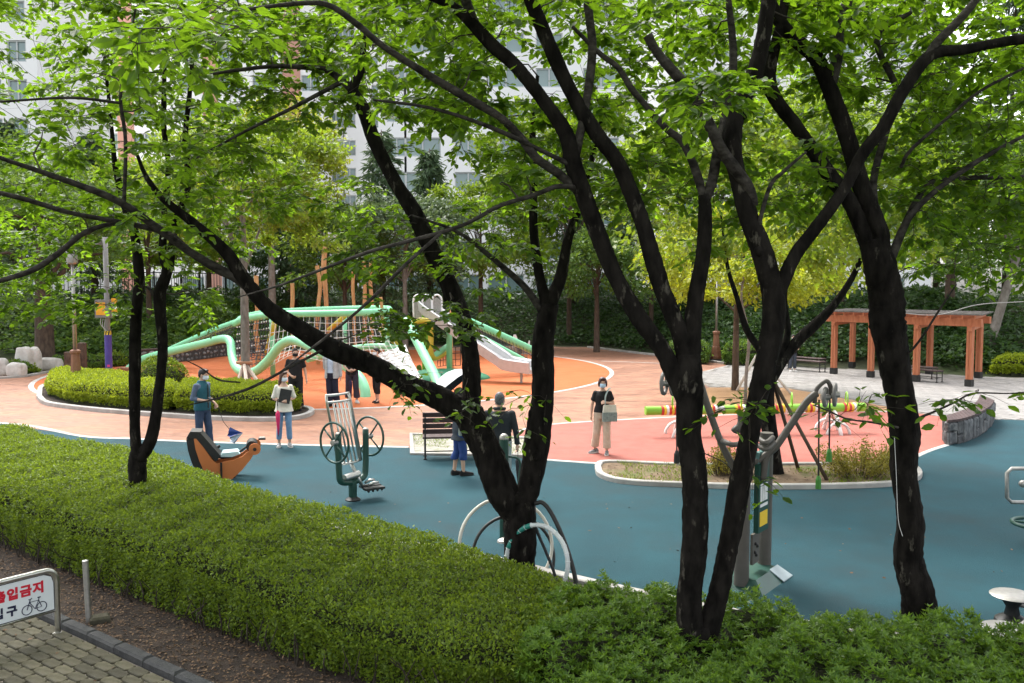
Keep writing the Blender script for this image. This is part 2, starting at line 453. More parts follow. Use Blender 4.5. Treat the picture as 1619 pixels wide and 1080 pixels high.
# ================================================================== ground and paving
from mathutils.geometry import tessellate_polygon
def sheet_mb(poly, z):
    vs = [(x, y, z) for x, y in poly]
    tr = tessellate_polygon([[Vector(v) for v in vs]])
    mb = MB(); fs = []
    for a, b, c in tr:
        n = (vs[b][0] - vs[a][0]) * (vs[c][1] - vs[a][1]) - (vs[b][1] - vs[a][1]) * (vs[c][0] - vs[a][0])
        fs.append((a, b, c) if n > 0 else (a, c, b))
    return mb.add(vs, fs)
def sheet(name, poly, z, m): return struct(name, sheet_mb(poly, z), m)
def strip_mb(pts, w, z0, z1, closed=False):
    p = np.array([q[:2] for q in pts], float)
    t = (np.roll(p, -1, 0) - np.roll(p, 1, 0)) if closed else np.gradient(p, axis=0)
    t = t / np.linalg.norm(t, axis=1)[:, None]; n = np.stack([-t[:, 1], t[:, 0]], 1)
    a, b = p + n * w / 2, p - n * w / 2; m = len(p); mb = MB(); vs = []
    e = min(.012, (z1 - z0) * .3)
    for i in range(m):
        ai, bi = a[i] - n[i] * e, b[i] + n[i] * e
        vs += [(*a[i], z0), (*a[i], z1 - e), (*ai, z1), (*bi, z1), (*b[i], z1 - e), (*b[i], z0)]
    fs = []
    for i in range(m if closed else m - 1):
        j = (i + 1) % m
        for k in range(5): fs.append((i * 6 + k, i * 6 + k + 1, j * 6 + k + 1, j * 6 + k)[::-1])
    if not closed: fs += [(0, 1, 2, 3, 4, 5), tuple((m - 1) * 6 + k for k in range(5, -1, -1))]
    return mb.add(vs, fs)

def brick_mat():
    m = bpy.data.materials.new('brick_paving'); m.use_nodes = True
    n, l = m.node_tree.nodes, m.node_tree.links; b = n['Principled BSDF']
    co = n.new('ShaderNodeTexCoord'); mp = n.new('ShaderNodeMapping'); mp.inputs['Rotation'].default_value[2] = R(24)
    l.new(co.outputs['Object'], mp.inputs['Vector'])
    bt = n.new('ShaderNodeTexBrick'); bt.inputs['Scale'].default_value = 1.0
    bt.inputs['Brick Width'].default_value = .23; bt.inputs['Row Height'].default_value = .115; bt.inputs['Mortar Size'].default_value = .006
    bt.inputs['Color1'].default_value = (.27, .118, .064, 1); bt.inputs['Color2'].default_value = (.36, .175, .102, 1); bt.inputs['Mortar'].default_value = (.25, .135, .082, 1)
    l.new(mp.outputs['Vector'], bt.inputs['Vector'])
    nz = n.new('ShaderNodeTexNoise'); nz.inputs['Scale'].default_value = .55; nz.inputs['Detail'].default_value = 8; nz.inputs['Roughness'].default_value = .7
    mp2 = n.new('ShaderNodeMapping'); mp2.inputs['Scale'].default_value = (1, 2.2, 1); l.new(co.outputs['Object'], mp2.inputs['Vector']); l.new(mp2.outputs['Vector'], nz.inputs['Vector'])
    rp = n.new('ShaderNodeValToRGB'); rp.color_ramp.elements[0].position = .42; rp.color_ramp.elements[1].position = .66
    rp.color_ramp.elements[0].color = (1, 1, 1, 1); rp.color_ramp.elements[1].color = (.52, .40, .33, 1)
    l.new(nz.outputs['Fac'], rp.inputs['Fac'])
    mx = n.new('ShaderNodeMix'); mx.data_type = 'RGBA'; mx.blend_type = 'MULTIPLY'; mx.inputs[0].default_value = 1
    l.new(bt.outputs['Color'], mx.inputs[6]); l.new(rp.outputs['Color'], mx.inputs[7]); l.new(mx.outputs[2], b.inputs['Base Color'])
    mr = n.new('ShaderNodeMapRange'); mr.inputs[1].default_value = .42; mr.inputs[2].default_value = .66; mr.inputs[3].default_value = .8; mr.inputs[4].default_value = .45
    l.new(nz.outputs['Fac'], mr.inputs[0]); l.new(mr.outputs[0], b.inputs['Roughness'])
    bp = n.new('ShaderNodeBump'); bp.inputs['Strength'].default_value = .3; bp.inputs['Distance'].default_value = .01
    l.new(bt.outputs['Fac'], bp.inputs['Height']); bp.invert = True; l.new(bp.outputs['Normal'], b.inputs['Normal'])
    return m
M['brick'] = brick_mat()

sheet('ground', [(-400, -60), (400, -60), (400, 700), (-400, 700)], -.03, M['forest'])

# circle of the playground
_n, _f = G(545, 648), G(545, 552.5)
CC = ((_n[0] + _f[0]) / 2 - .1, (_n[1] + _f[1]) / 2); CR = (_f[1] - _n[1]) / 2
CRX = CR * .93
circ = [(CC[0] + CRX * math.cos(a), CC[1] + CR * math.sin(a)) for a in np.linspace(0, 2 * math.pi, 96, endpoint=False)]

BRICK = GP([(-700, 640), (-500, 602), (-60, 597), (40, 592), (110, 588), (200, 578), (330, 566), (470, 556), (640, 549), (780, 547), (930, 549), (1010, 558), (1110, 569), (1160, 575), (1420, 590), (1440, 660), (1300, 668), (1100, 672), (900, 712), (640, 712), (300, 704), (0, 690), (-300, 690)])
sheet('brick_path', BRICK, 0.0, M['brick'])
BLUE = GP([(-900, 668), (-300, 664), (0, 669), (130, 690), (210, 694), (300, 698.5), (480, 704), (640, 707.5), (700, 716), (860, 727), (945, 733), (1000, 745), (1300, 748), (1425, 735), (1462, 716), (1497, 704), (1545, 672), (1572, 663), (1619, 664.5), (2100, 672)]) + [(16, 14), (14, 5.2), (3.5, 5.6), (0.0, 7.3), (-6.0, 10.8), (-14, 16)]
sheet('blue_rubber_ground', BLUE, .004, M['blue'])
PINK = GP([(815, 684), (835, 677), (870, 671.5), (950, 666), (1075, 659.5), (1180, 655.5), (1330, 651.5), (1420, 651), (1478, 657), (1512, 668), (1497, 704), (1462, 716), (1425, 735), (1300, 748), (1000, 745), (945, 733), (860, 727), (828, 712)])
sheet('red_rubber_ground', PINK, .008, M['pink'])
TAN = GP([(1070, 659.8), (1085, 640), (1100, 622), (1122, 613), (1240, 613.5), (1300, 624), (1400, 643), (1440, 652), (1420, 651), (1330, 651.5), (1180, 655.5)])
sheet('tan_rubber_ground', TAN, .008, M['tan'])
sheet('orange_rubber_circle', circ, .008, M['orange'])
# borders of pale concrete, flush with the paving
struct('border_strip', strip_mb([(CC[0] + (CRX + .09) * math.cos(a), CC[1] + (CR + .09) * math.sin(a)) for a in np.linspace(0, 2 * math.pi, 120, endpoint=False)], .18, -.02, .013, True), M['white_line'])
struct('border_strip', strip_mb(pts_smooth(GP([(-900, 668), (-300, 664), (0, 669), (130, 690), (210, 694), (300, 698.5), (480, 704), (646, 707.5)])), .13, -.02, .014), M['white_line'])
struct('border_strip', strip_mb(pts_smooth(GP([(818, 683), (840, 676.5), (870, 671.5), (950, 666), (1075, 659.5), (1180, 655.5), (1330, 651.5), (1420, 651)])), .13, -.02, .014), M['white_line'])
struct('border_strip', strip_mb(pts_smooth(GP([(835, 723), (860, 727), (905, 730.5), (948, 733.5)])), .11, -.02, .015), M['white_line'])
struct('border_strip', strip_mb(pts_smooth(GP([(1418, 738), (1462, 716), (1497, 704)])), .11, -.02, .015), M['white_line'])
# darker soldier courses in the brick path
struct('border_strip', strip_mb(pts_smooth(GP([(950, 571), (1010, 573), (1055, 575)])), .12, -.02, .008), M['concrete'])
struct('border_strip', strip_mb(GP([(1098, 592), (1108, 589.5), (1157, 577)]), .14, -.02, .016), M['concrete'])
struct('kerb', strip_mb(pts_smooth(GP([(930, 550), (1010, 559.5), (1110, 571), (1160, 577), (1250, 580)])), .16, -.03, .10), M['concrete'])
struct('kerb', strip_mb(pts_smooth(GP([(-60, 602), (30, 597), (75, 589.5), (108, 586)])), .16, -.03, .08), M['concrete'])

# ------------------------------------------------------------------ grey plaza: joint sheet, tiles as pieces
PLAZA = GP([(1098, 592), (1108, 589.5), (1157, 577), (1250, 580), (1400, 586), (1545, 596), (1640, 598), (2000, 603), (2100, 672), (1619, 664.5), (1572, 663), (1545, 672), (1512, 668), (1478, 657), (1440, 652), (1400, 643), (1300, 624), (1240, 613.5), (1122, 613), (1110, 606)])
plaza = sheet('grey_plaza', PLAZA, .004, M['grout'])
PA, PB = G(1318, 592), G(1532, 612)
pdir = (PB - PA)[:2]; plen = np.linalg.norm(pdir); pdir = pdir / plen; pang = math.atan2(pdir[1], pdir[0]); pn = np.array((-pdir[1], pdir[0]))
tw, th = .50, .34
cells = []
ppoly = np.array(PLAZA)
for j in range(-60, 60):
    for i in range(-50, 60):
        c = PA[:2] + pdir * (tw * (i + (.5 if j % 2 else 0))) + pn * th * j
        cells.append(c)
cells = np.array(cells)
ok = poly_in(PLAZA, cells[:, 0], cells[:, 1])
cells = cells[ok]; dd = poly_dist(PLAZA, cells[:, 0], cells[:, 1]); cells = cells[dd > .12]
vis = cells[(cells[:, 0] / cells[:, 1] < .62)]
order = np.argsort(vis[:, 1]); near = vis[order[:300]]; farv = vis[order[300:]]
tmb = MB().box((0, 0, 0), (tw - .014, th - .014, .02), bev=.004)
tile0 = obj('tile', tmb, M['tile'], plaza)
tile0.location = (*near[0], .010); tile0.rotation_euler.z = pang
for k, c in enumerate(near[1:]):
    t = inst(tile0, plaza, (c[0], c[1], .010 + random.uniform(-.002, .002)), pang)
fm = MB(); rest = np.vstack([farv, cells[cells[:, 0] / cells[:, 1] >= .62]])
for c in rest: fm.box((c[0], c[1], .010 + random.uniform(-.002, .002)), (tw - .014, th - .014, .02), pang)
obj('tile_field', fm, M['tile'], plaza, kind='stuff')

# ------------------------------------------------------------------ footpath of old pavers at the near corner, its dark kerb
KA, KB = G(60, 964)[:2], G(312, 1080)[:2]
kd = (KB - KA) / np.linalg.norm(KB - KA); kn = np.array((kd[1], -kd[0]))      # kn points to the path side (towards the camera)
if kn[1] > 0: kn = -kn
kang = math.atan2(kd[1], kd[0])
fp = [tuple(KA - kd * 8), tuple(KB + kd * 6), tuple(KB + kd * 6 + kn * 3.0), tuple(KA - kd * 8 + kn * 3.0)]
path = sheet('footpath', fp, .0, M['grout'])
pw, ph = .215, .125
hexa = []
for sx, sy in ((-.5, 0), (-.36, -.5), (.36, -.5), (.5, 0), (.36, .5), (-.36, .5)): hexa.append((sx * (pw + .05 - .012), sy * (ph - .012)))
hm = MB(); n6 = 6
inn = [(x * .93, y * .90) for x, y in hexa]
hm.add([(x, y, -.03) for x, y in hexa] + [(x, y, .006) for x, y in hexa] + [(x, y, .014) for x, y in inn],
       [tuple(range(5, -1, -1)), tuple(range(12, 18))] + [(i, (i + 1) % 6, 6 + (i + 1) % 6, 6 + i) for i in range(6)] + [(6 + i, 6 + (i + 1) % 6, 12 + (i + 1) % 6, 12 + i) for i in range(6)])
pav0 = None; slots = []
for j in range(0, 22):
    for i in range(-14, 22):
        u = (i + (.5 if j % 2 else 0)) * (pw + .014) + .02; v = .20 + j * (ph * 1.0)
        c = KA + kd * u + kn * v
        slots.append((c, math.hypot(c[0] + 3.9, c[1] - 8.0)))
slots.sort(key=lambda s: s[1])
for c, _ in slots[:300]:
    if pav0 is None:
        pav0 = obj('paver', hm, M['paver'], path); o = pav0
    else: o = inst(pav0, path, (0, 0, 0))
    o.location = (c[0], c[1], .008 + random.uniform(-.004, .004)); o.rotation_euler = (random.uniform(-.012, .012), random.uniform(-.012, .012), kang + random.uniform(-.02, .02))
rest = MB()
for c, _ in slots[300:]:
    rest.add([(c[0] + x * math.cos(kang) - y * math.sin(kang), c[1] + x * math.sin(kang) + y * math.cos(kang), .018) for x, y in inn], [(0, 1, 2, 3, 4, 5)])
obj('paver_field', rest, M['paver'], path, kind='stuff')
fk = sheet('kerb_bed', [tuple(KA - kd * 8 - kn * .005), tuple(KB + kd * 6 - kn * .005), tuple(KB + kd * 6 + kn * .16), tuple(KA - kd * 8 + kn * .16)], .003, M['grout'])
ks0 = None
for i in range(-14, 20):
    c = KA + kd * (i * .50) + kn * .06
    if ks0 is None: ks0 = obj('kerb_stone', MB().box((0, 0, 0), (.488, .125, .12), bev=.02), M['curb_dark'], fk); o = ks0
    else: o = inst(ks0, fk, (0, 0, 0))
    o.location = (c[0], c[1], .025 + random.uniform(-.006, .006)); o.rotation_euler = (0, random.uniform(-.012, .012), kang + random.uniform(-.012, .012))
# bare soil between the kerb and the hedges
SOIL = [tuple(KA - kd * 8 - kn * .012), tuple(KB + kd * 6 - kn * .012), (2.5, 3.2), (14, 3.0), (14, 5.4), (3.5, 5.75), (0.0, 7.6), (-6.0, 11.1), (-13, 15.6)]
SOIL = [tuple(KA - kd * 8 - kn * .012), tuple(KB + kd * 6 - kn * .012), (14, 2.4), (14, 7.2), (6, 7.9), (3.2, 8.5), (1.35, 9.55), (-.3, 10.75), (-2.2, 11.9), (-5.6, 14.6), (-13, 17.0)]
sheet('soil_bed', SOIL, .022, M['soil'])
struct('kerb', strip_mb(pts_smooth([(-13, 17.0), (-5.6, 14.6), (-2.2, 11.9), (-.3, 10.75), (1.35, 9.55), (3.2, 8.5), (6, 7.9), (14, 7.2)]), .14, -.03, .07), M['concrete'])

# ------------------------------------------------------------------ beds with kerbs
ISL = GP([(945, 742), (952, 755), (990, 765), (1080, 770), (1200, 773), (1330, 772), (1420, 767), (1452, 755), (1440, 740), (1400, 737.5), (1200, 739), (1075, 739), (962, 734.5)])
isl = pts_smooth(ISL + [ISL[0]], 5)[:-1]
sheet('planting_bed', [tuple(p) for p in isl], .05, M['dry_soil'])
struct('kerb', strip_mb(isl, .12, -.02, .09, True), M['concrete'])
LB = GP([(62, 630), (75, 640), (120, 647), (180, 653), (260, 659), (340, 664), (420, 666), (470, 663), (492, 655), (484, 648), (440, 643), (330, 630), (220, 618), (120, 607), (70, 612)])
lb = pts_smooth(LB + [LB[0]], 5)[:-1]
sheet('planting_bed', [tuple(p) for p in lb], .04, M['soil'])
struct('kerb', strip_mb(lb, .15, -.02, .11, True), M['concrete'])
# mat of grass pavers under the slatted bench
MATP = GP([(650, 688), (832, 694), (838, 722), (652, 719)])
mat_bed = sheet('bench_mat', MATP, .012, mat('grass_paver', (.20, .185, .155), (.32, .30, .26), 9, .9, c3=(.10, .125, .03), s3=3.5))
struct('kerb', strip_mb([*MATP, MATP[0]][:2] and [MATP[1], MATP[0], MATP[3], MATP[2]], .13, -.02, .05), M['concrete'])
# left border ground with pale soil
LBG = GP([(-900, 640), (-500, 600), (-60, 595.5), (40, 590.5), (110, 586), (200, 576), (330, 564), (330, 556), (200, 560), (60, 566), (-400, 575), (-1000, 590)])
sheet('dry_border', LBG, -.012, M['dry_soil'])

# ------------------------------------------------------------------ bank rising behind the playground
BASE = np.array(GP([(-1500, 600), (-700, 582), (-300, 574), (0, 570), (140, 568), (255, 566), (365, 556), (470, 551), (640, 546), (780, 544.5), (930, 547), (1010, 555), (1110, 567), (1160, 572), (1250, 577), (1400, 582), (1545, 593), (1640, 595), (2100, 600), (3000, 620)]))
BASE = pts_smooth(BASE, 4)
bt = np.gradient(BASE, axis=0); bt /= np.linalg.norm(bt, axis=1)[:, None]; bnrm = np.stack([-bt[:, 1], bt[:, 0]], 1)
# smooth the normals so the strips do not cross
for _ in range(12): bnrm[1:-1] = (bnrm[:-2] + bnrm[1:-1] * 2 + bnrm[2:]) / 4
bnrm = bnrm * .45 + np.array((0, .55)); bnrm /= np.linalg.norm(bnrm, axis=1)[:, None]
BO = [0, .25, .6, 1.2, 2.2, 3.4, 5, 7, 9, 12, 20, 40, 80]
BZ = [-.03, .05, .25, .45, .85, 1.35, 1.95, 2.5, 2.8, 2.9, 2.9, 2.9, 2.9]
def bank_pt(i, off):
    z = np.interp(off, BO, BZ); p = BASE[i] + bnrm[i] * off
    return (p[0], p[1], z + (vnoise(p[:1], p[1:2], .9, 3)[0] * .12 if off > .5 else 0))
bm = MB(); nb, no = len(BASE), len(BO)
bm.add([bank_pt(i, o) for i in range(nb) for o in BO], [(i * no + k, (i + 1) * no + k, (i + 1) * no + k + 1, i * no + k + 1) for i in range(nb - 1) for k in range(no - 1)])
struct('bank', bm, M['forest'], smooth=True)
def bank_samples(n, i0, i1, o0, o1, dz=0.0):
    ii = rng.uniform(i0, i1, n); oo = rng.uniform(o0, o1, n); k = np.clip(ii.astype(int), 0, nb - 2); t = (ii - k)[:, None]
    b = BASE[k] * (1 - t) + BASE[k + 1] * t; nn = bnrm[k] * (1 - t) + bnrm[k + 1] * t; p = b + nn * oo[:, None]
    return np.stack([p[:, 0], p[:, 1], np.interp(oo, BO, BZ) + dz], 1)
def base_idx(px):   # index along the base line nearest to a photo column
    u = (px - 809.5) / FPX; return int(np.argmin(abs(BASE[:, 0] / BASE[:, 1] - u)))
def cover(name, label, px0, px1, o0, o1, n, L, m, hgt, seedscale=1.0):
    p = bank_samples(n, base_idx(px0), base_idx(px1), o0, o1)
    bump = (vnoise(p[:, 0], p[:, 1], 2.2, 5) * .5 + .6).clip(.1, 1.2)
    p[:, 2] += rng.uniform(0.0, 1.0, n) ** .6 * hgt * bump
    o = cloud_obj(name, p, rdir(n, .4) + np.array((0, -.35, -.1)), rdir(n, .5) + np.array((0, -.5, 1.0)), rng.uniform(.6, 1.3, n) * L, T_DIA, m, None)
    o['label'] = label; o['category'] = 'ground cover'; return o
cover('ground_cover', 'bright green leafy ground cover on the bank behind the stone retaining wall', -250, 520, .5, 6.5, 26000, .26, M['leaf_mid'], .55)
cover('ground_cover', 'dark green big-leaved ground cover along the edge behind the brick path', 600, 1200, .1, 6.5, 26000, .25, M['leaf_dark'], .65)
cover('ground_cover', 'green ferny undergrowth on the slope behind the pergola', 1180, 1900, .4, 6.5, 22000, .25, M['leaf_dark'], .75)
cover('ground_cover', 'low shaded undergrowth at the top of the bank under the trees', -300, 1900, 6, 12, 16000, .34, M['leaf_dark'], .8)

# low stone retaining wall at the foot of the bank
rw = thing('retaining_wall', 'low grey rubble retaining wall at the foot of the green bank', 'wall', (*G(300, 571)[:2], 0))
wpts = pts_smooth(GP([(218, 577), (262, 574), (310, 569), (365, 562), (430, 557)]), 10)
obj('wall_core', strip_mb(wpts, .26, -.02, .62), M['mortar'], rw, world=True)
obj('coping', strip_mb([p + np.array((0, .0)) for p in wpts], .36, .622, .70), M['bench_wood'], rw, world=True)
st0 = [obj('stone', MB().ell((0, 0, 0), (.16 * sx, .10, .11 * sz), 7, 5), M['rubble'], rw) for sx, sz in ((1, 1), (1.3, .8), (.8, 1.15))]
first = {0: True, 1: True, 2: True}
seg = np.linalg.norm(np.diff(wpts, axis=0), axis=1); cum = np.concatenate([[0], np.cumsum(seg)])
for row in range(3):
    s = row * .13
    while s < cum[-1]:
        x = np.interp(s, cum, wpts[:, 0]); y = np.interp(s, cum, wpts[:, 1]); k = random.randrange(3)
        loc = np.array((x, y - .11, .11 + row * .2 + random.uniform(-.02, .02))) - wloc(rw)
        if first[k]: st0[k].location = loc; first[k] = False; o = st0[k]
        else: o = inst(st0[k], rw, loc)
        o.rotation_euler = (random.uniform(-.2, .2), random.uniform(-.3, .3), random.uniform(-.2, .2))
        s += random.uniform(.24, .36)
# ================================================================== apartment blocks behind the trees
def apartment(name, label, x0, x1, y, z_top, depth, cols, wmat, floor=2.8, z0=2.0, first=0, last=12, strip=None, balcony=False):
    """facade facing the park; cols: list of (centre x, width, kind)"""
    t = thing(name, label, 'building', ((x0 + x1) / 2, y + depth / 2, z0))
    w = MB()
    # wall built as strips between the window openings, so each window sits in a real recess
    rows = [(z0 + 1.0 + k * floor, z0 + 1.0 + k * floor + 1.55) for k in range(first, last)]
    xs = sorted([(c - ww / 2, c + ww / 2) for c, ww in cols])
    edges = [x0] + [e for p in xs for e in p] + [x1]
    for i in range(0, len(edges), 2):
        a, b = edges[i], edges[i + 1]
        if b - a > .01: w.box(((a + b) / 2, y + .15, (z0 + z_top) / 2), (b - a, .3, z_top - z0))
    for a, b in xs:
        zz = [z0] + [q for r in rows for q in r] + [z_top]
        for i in range(0, len(zz), 2): w.box(((a + b) / 2, y + .152, (zz[i] + zz[i + 1]) / 2), (b - a + .002, .296, zz[i + 1] - zz[i]))
    obj('wall', w, wmat, t, world=True)
    obj('side_wall', MB().box(((x0 + x1) / 2, y + depth / 2 + .2, (z0 + z_top) / 2), (x1 - x0 - .1, depth - .3, z_top - z0 - .2)), wmat, t, world=True)
    obj('roof', MB().box(((x0 + x1) / 2, y + depth / 2, z_top + .25), (x1 - x0 + .6, depth + .6, .5)), M['concrete'], t, world=True)
    if strip:
        for a, b in strip: obj('salmon_band', MB().box(((a + b) / 2, y - .03, (z0 + z_top) / 2 - .05), (b - a, .06, z_top - z0 - .4)), M['wall_p'], t, world=True)
    wl_ = wloc(t)
    for a, b in xs:
        ww = b - a
        fr = MB(); hz = 1.55
        for dx in (-ww / 2 + .05, 0, ww / 2 - .05): fr.box((dx, 0, 0), (.09, .10, hz))
        for dz in (-hz / 2 + .05, hz / 2 - .05): fr.box((0, .003, dz), (ww - .02, .09, .09))
        pane = MB().box((0, .06, 0), (ww - .04, .02, hz - .04))
        f0 = p0 = r0 = None
        rail = MB()
        if balcony:
            for dz in (-.55, -.05): rail.box((0, -.22, dz), (ww, .05, .05))
            for k in range(9): rail.box((-ww / 2 + .06 + k * (ww - .12) / 8, -.22, -.3), (.025, .025, .5))
        for (za, zb) in rows:
            loc = np.array(((a + b) / 2, y + .12, (za + zb) / 2)) - wl_
            if f0 is None:
                f0 = obj('window', fr, M['frame'], t); p0 = obj('pane', pane, M['glass'], f0); f0.location = loc
                if balcony: r0 = obj('railing', rail, M['dull_steel'], f0)
            else:
                f = inst(f0, t, loc); inst(p0, f, (0, 0, 0))
                if r0: inst(r0, f, (0, 0, 0))
    return t
def colx(px, y): return P(px, 200, y)[0]
def colset(pxs, y, ww): return [(colx(p, y), w_) for p, w_ in zip(pxs, ww)]
Y1, Y2, Y3, Y4 = 72.0, 90.0, 86.0, 64.0
apartment('apartment_block', 'white apartment block with wide greenish windows rising behind the conifers', colx(598, Y1), colx(1010, Y1), Y1, 50, 13,
          colset([627, 668, 740, 800, 868, 950], Y1, [1.6, 3.0, 2.2, 3.0, 2.2, 3.0]), M['wall_w'], last=13)
apartment('apartment_block', 'white apartment wing with railed windows set back beside the yellow-green tree', colx(500, Y2), colx(640, Y2), Y2, 52, 12,
          colset([531, 552, 600], Y2, [1.7, 1.3, 1.6]), M['wall_w'], last=14, balcony=True)
apartment('apartment_block', 'apartment block with salmon bands behind the left-hand trees', colx(130, Y3), colx(512, Y3), Y3, 48, 12,
          colset([170, 228, 300, 365, 420, 492], Y3, [2.0, 2.6, 2.2, 2.2, 2.4, 1.8]), M['wall_w'], last=13, strip=[(colx(186, Y3), colx(212, Y3)), (colx(322, Y3), colx(346, Y3)), (colx(448, Y3), colx(476, Y3))])
apartment('apartment_block', 'near white apartment tower with bluish glass at the far left edge', colx(-320, Y4), colx(62, Y4), Y4, 50, 12,
          colset([-200, -100, -15, 30], Y4, [2.4, 2.4, 1.8, 1.4]), M['wall_w'], last=14)
apartment('apartment_block', 'plain pale apartment block far beyond the right-hand cherry trees', colx(1000, 95), colx(1480, 95), 95, 55, 12,
          colset([1095, 1150, 1215, 1280, 1345, 1420], 95, [2.4] * 6), M['wall_w'], last=15)

# dark mesh fence on top of the bank
fi0, fi1 = base_idx(-250), base_idx(620)
fline = np.array([BASE[i] + bnrm[i] * 9.5 for i in range(fi0, fi1 + 1)])
fseg = np.linalg.norm(np.diff(fline, axis=0), axis=1); fc = np.concatenate([[0], np.cumsum(fseg)])
fpt = lambda s: np.array((np.interp(s, fc, fline[:, 0]), np.interp(s, fc, fline[:, 1])))
fence = thing('fence', 'dark metal bar fence along the top of the green bank', 'fence', (*fpt(fc[-1] / 2), 2.8))
rl = MB()
ss = np.arange(0, fc[-1], 2.0)
for z in (3.0, 4.35): rl = MB().tube([(*fpt(s), z) for s in ss], .03, 5); obj('rail', rl, M['fence'], fence, world=True)
po = obj('post', MB().box((0, 0, .8), (.08, .08, 1.7)), M['fence'], fence)
bars = MB()
for k, s in enumerate(ss):
    loc = np.array((*fpt(s), 2.8)) - wloc(fence)
    if k == 0: po.location = loc
    else: inst(po, fence, loc)
for s in np.arange(0, fc[-1], .22): bars.box((*fpt(s), 3.65), (.03, .03, 1.45))
obj('bar_panel', bars, M['fence'], fence, world=True, kind='stuff')
# ================================================================== trees
def limb_path(pts):
    """pts: (px, py, distance, width in photo px) -> rows x,y,z,r"""
    out = []
    for px, py, d, w in pts:
        q = P(px, py, d); out.append((*q, max(w, 1.5) / 2 * d / FPX))
    return out
def wobble(rows, amp, seed):
    r = np.random.default_rng(seed); rows = np.array(rows); n = len(rows)
    if n > 2:
        rows[1:-1, :3] += r.normal(size=(n - 2, 3)) * amp * rows[1:-1, 3:4]
        rows[1:-1, 3] *= 1 + r.normal(size=n - 2) * .05
    return rows
LEAF_ME = {}
def leaf_mesh(m):
    if m.name not in LEAF_ME:
        me = bpy.data.meshes.new('leaf'); me.from_pydata([tuple(v) for v in T_FINE[0]], [], T_FINE[1]); me.materials.append(m); LEAF_ME[m.name] = me
    return LEAF_ME[m.name]

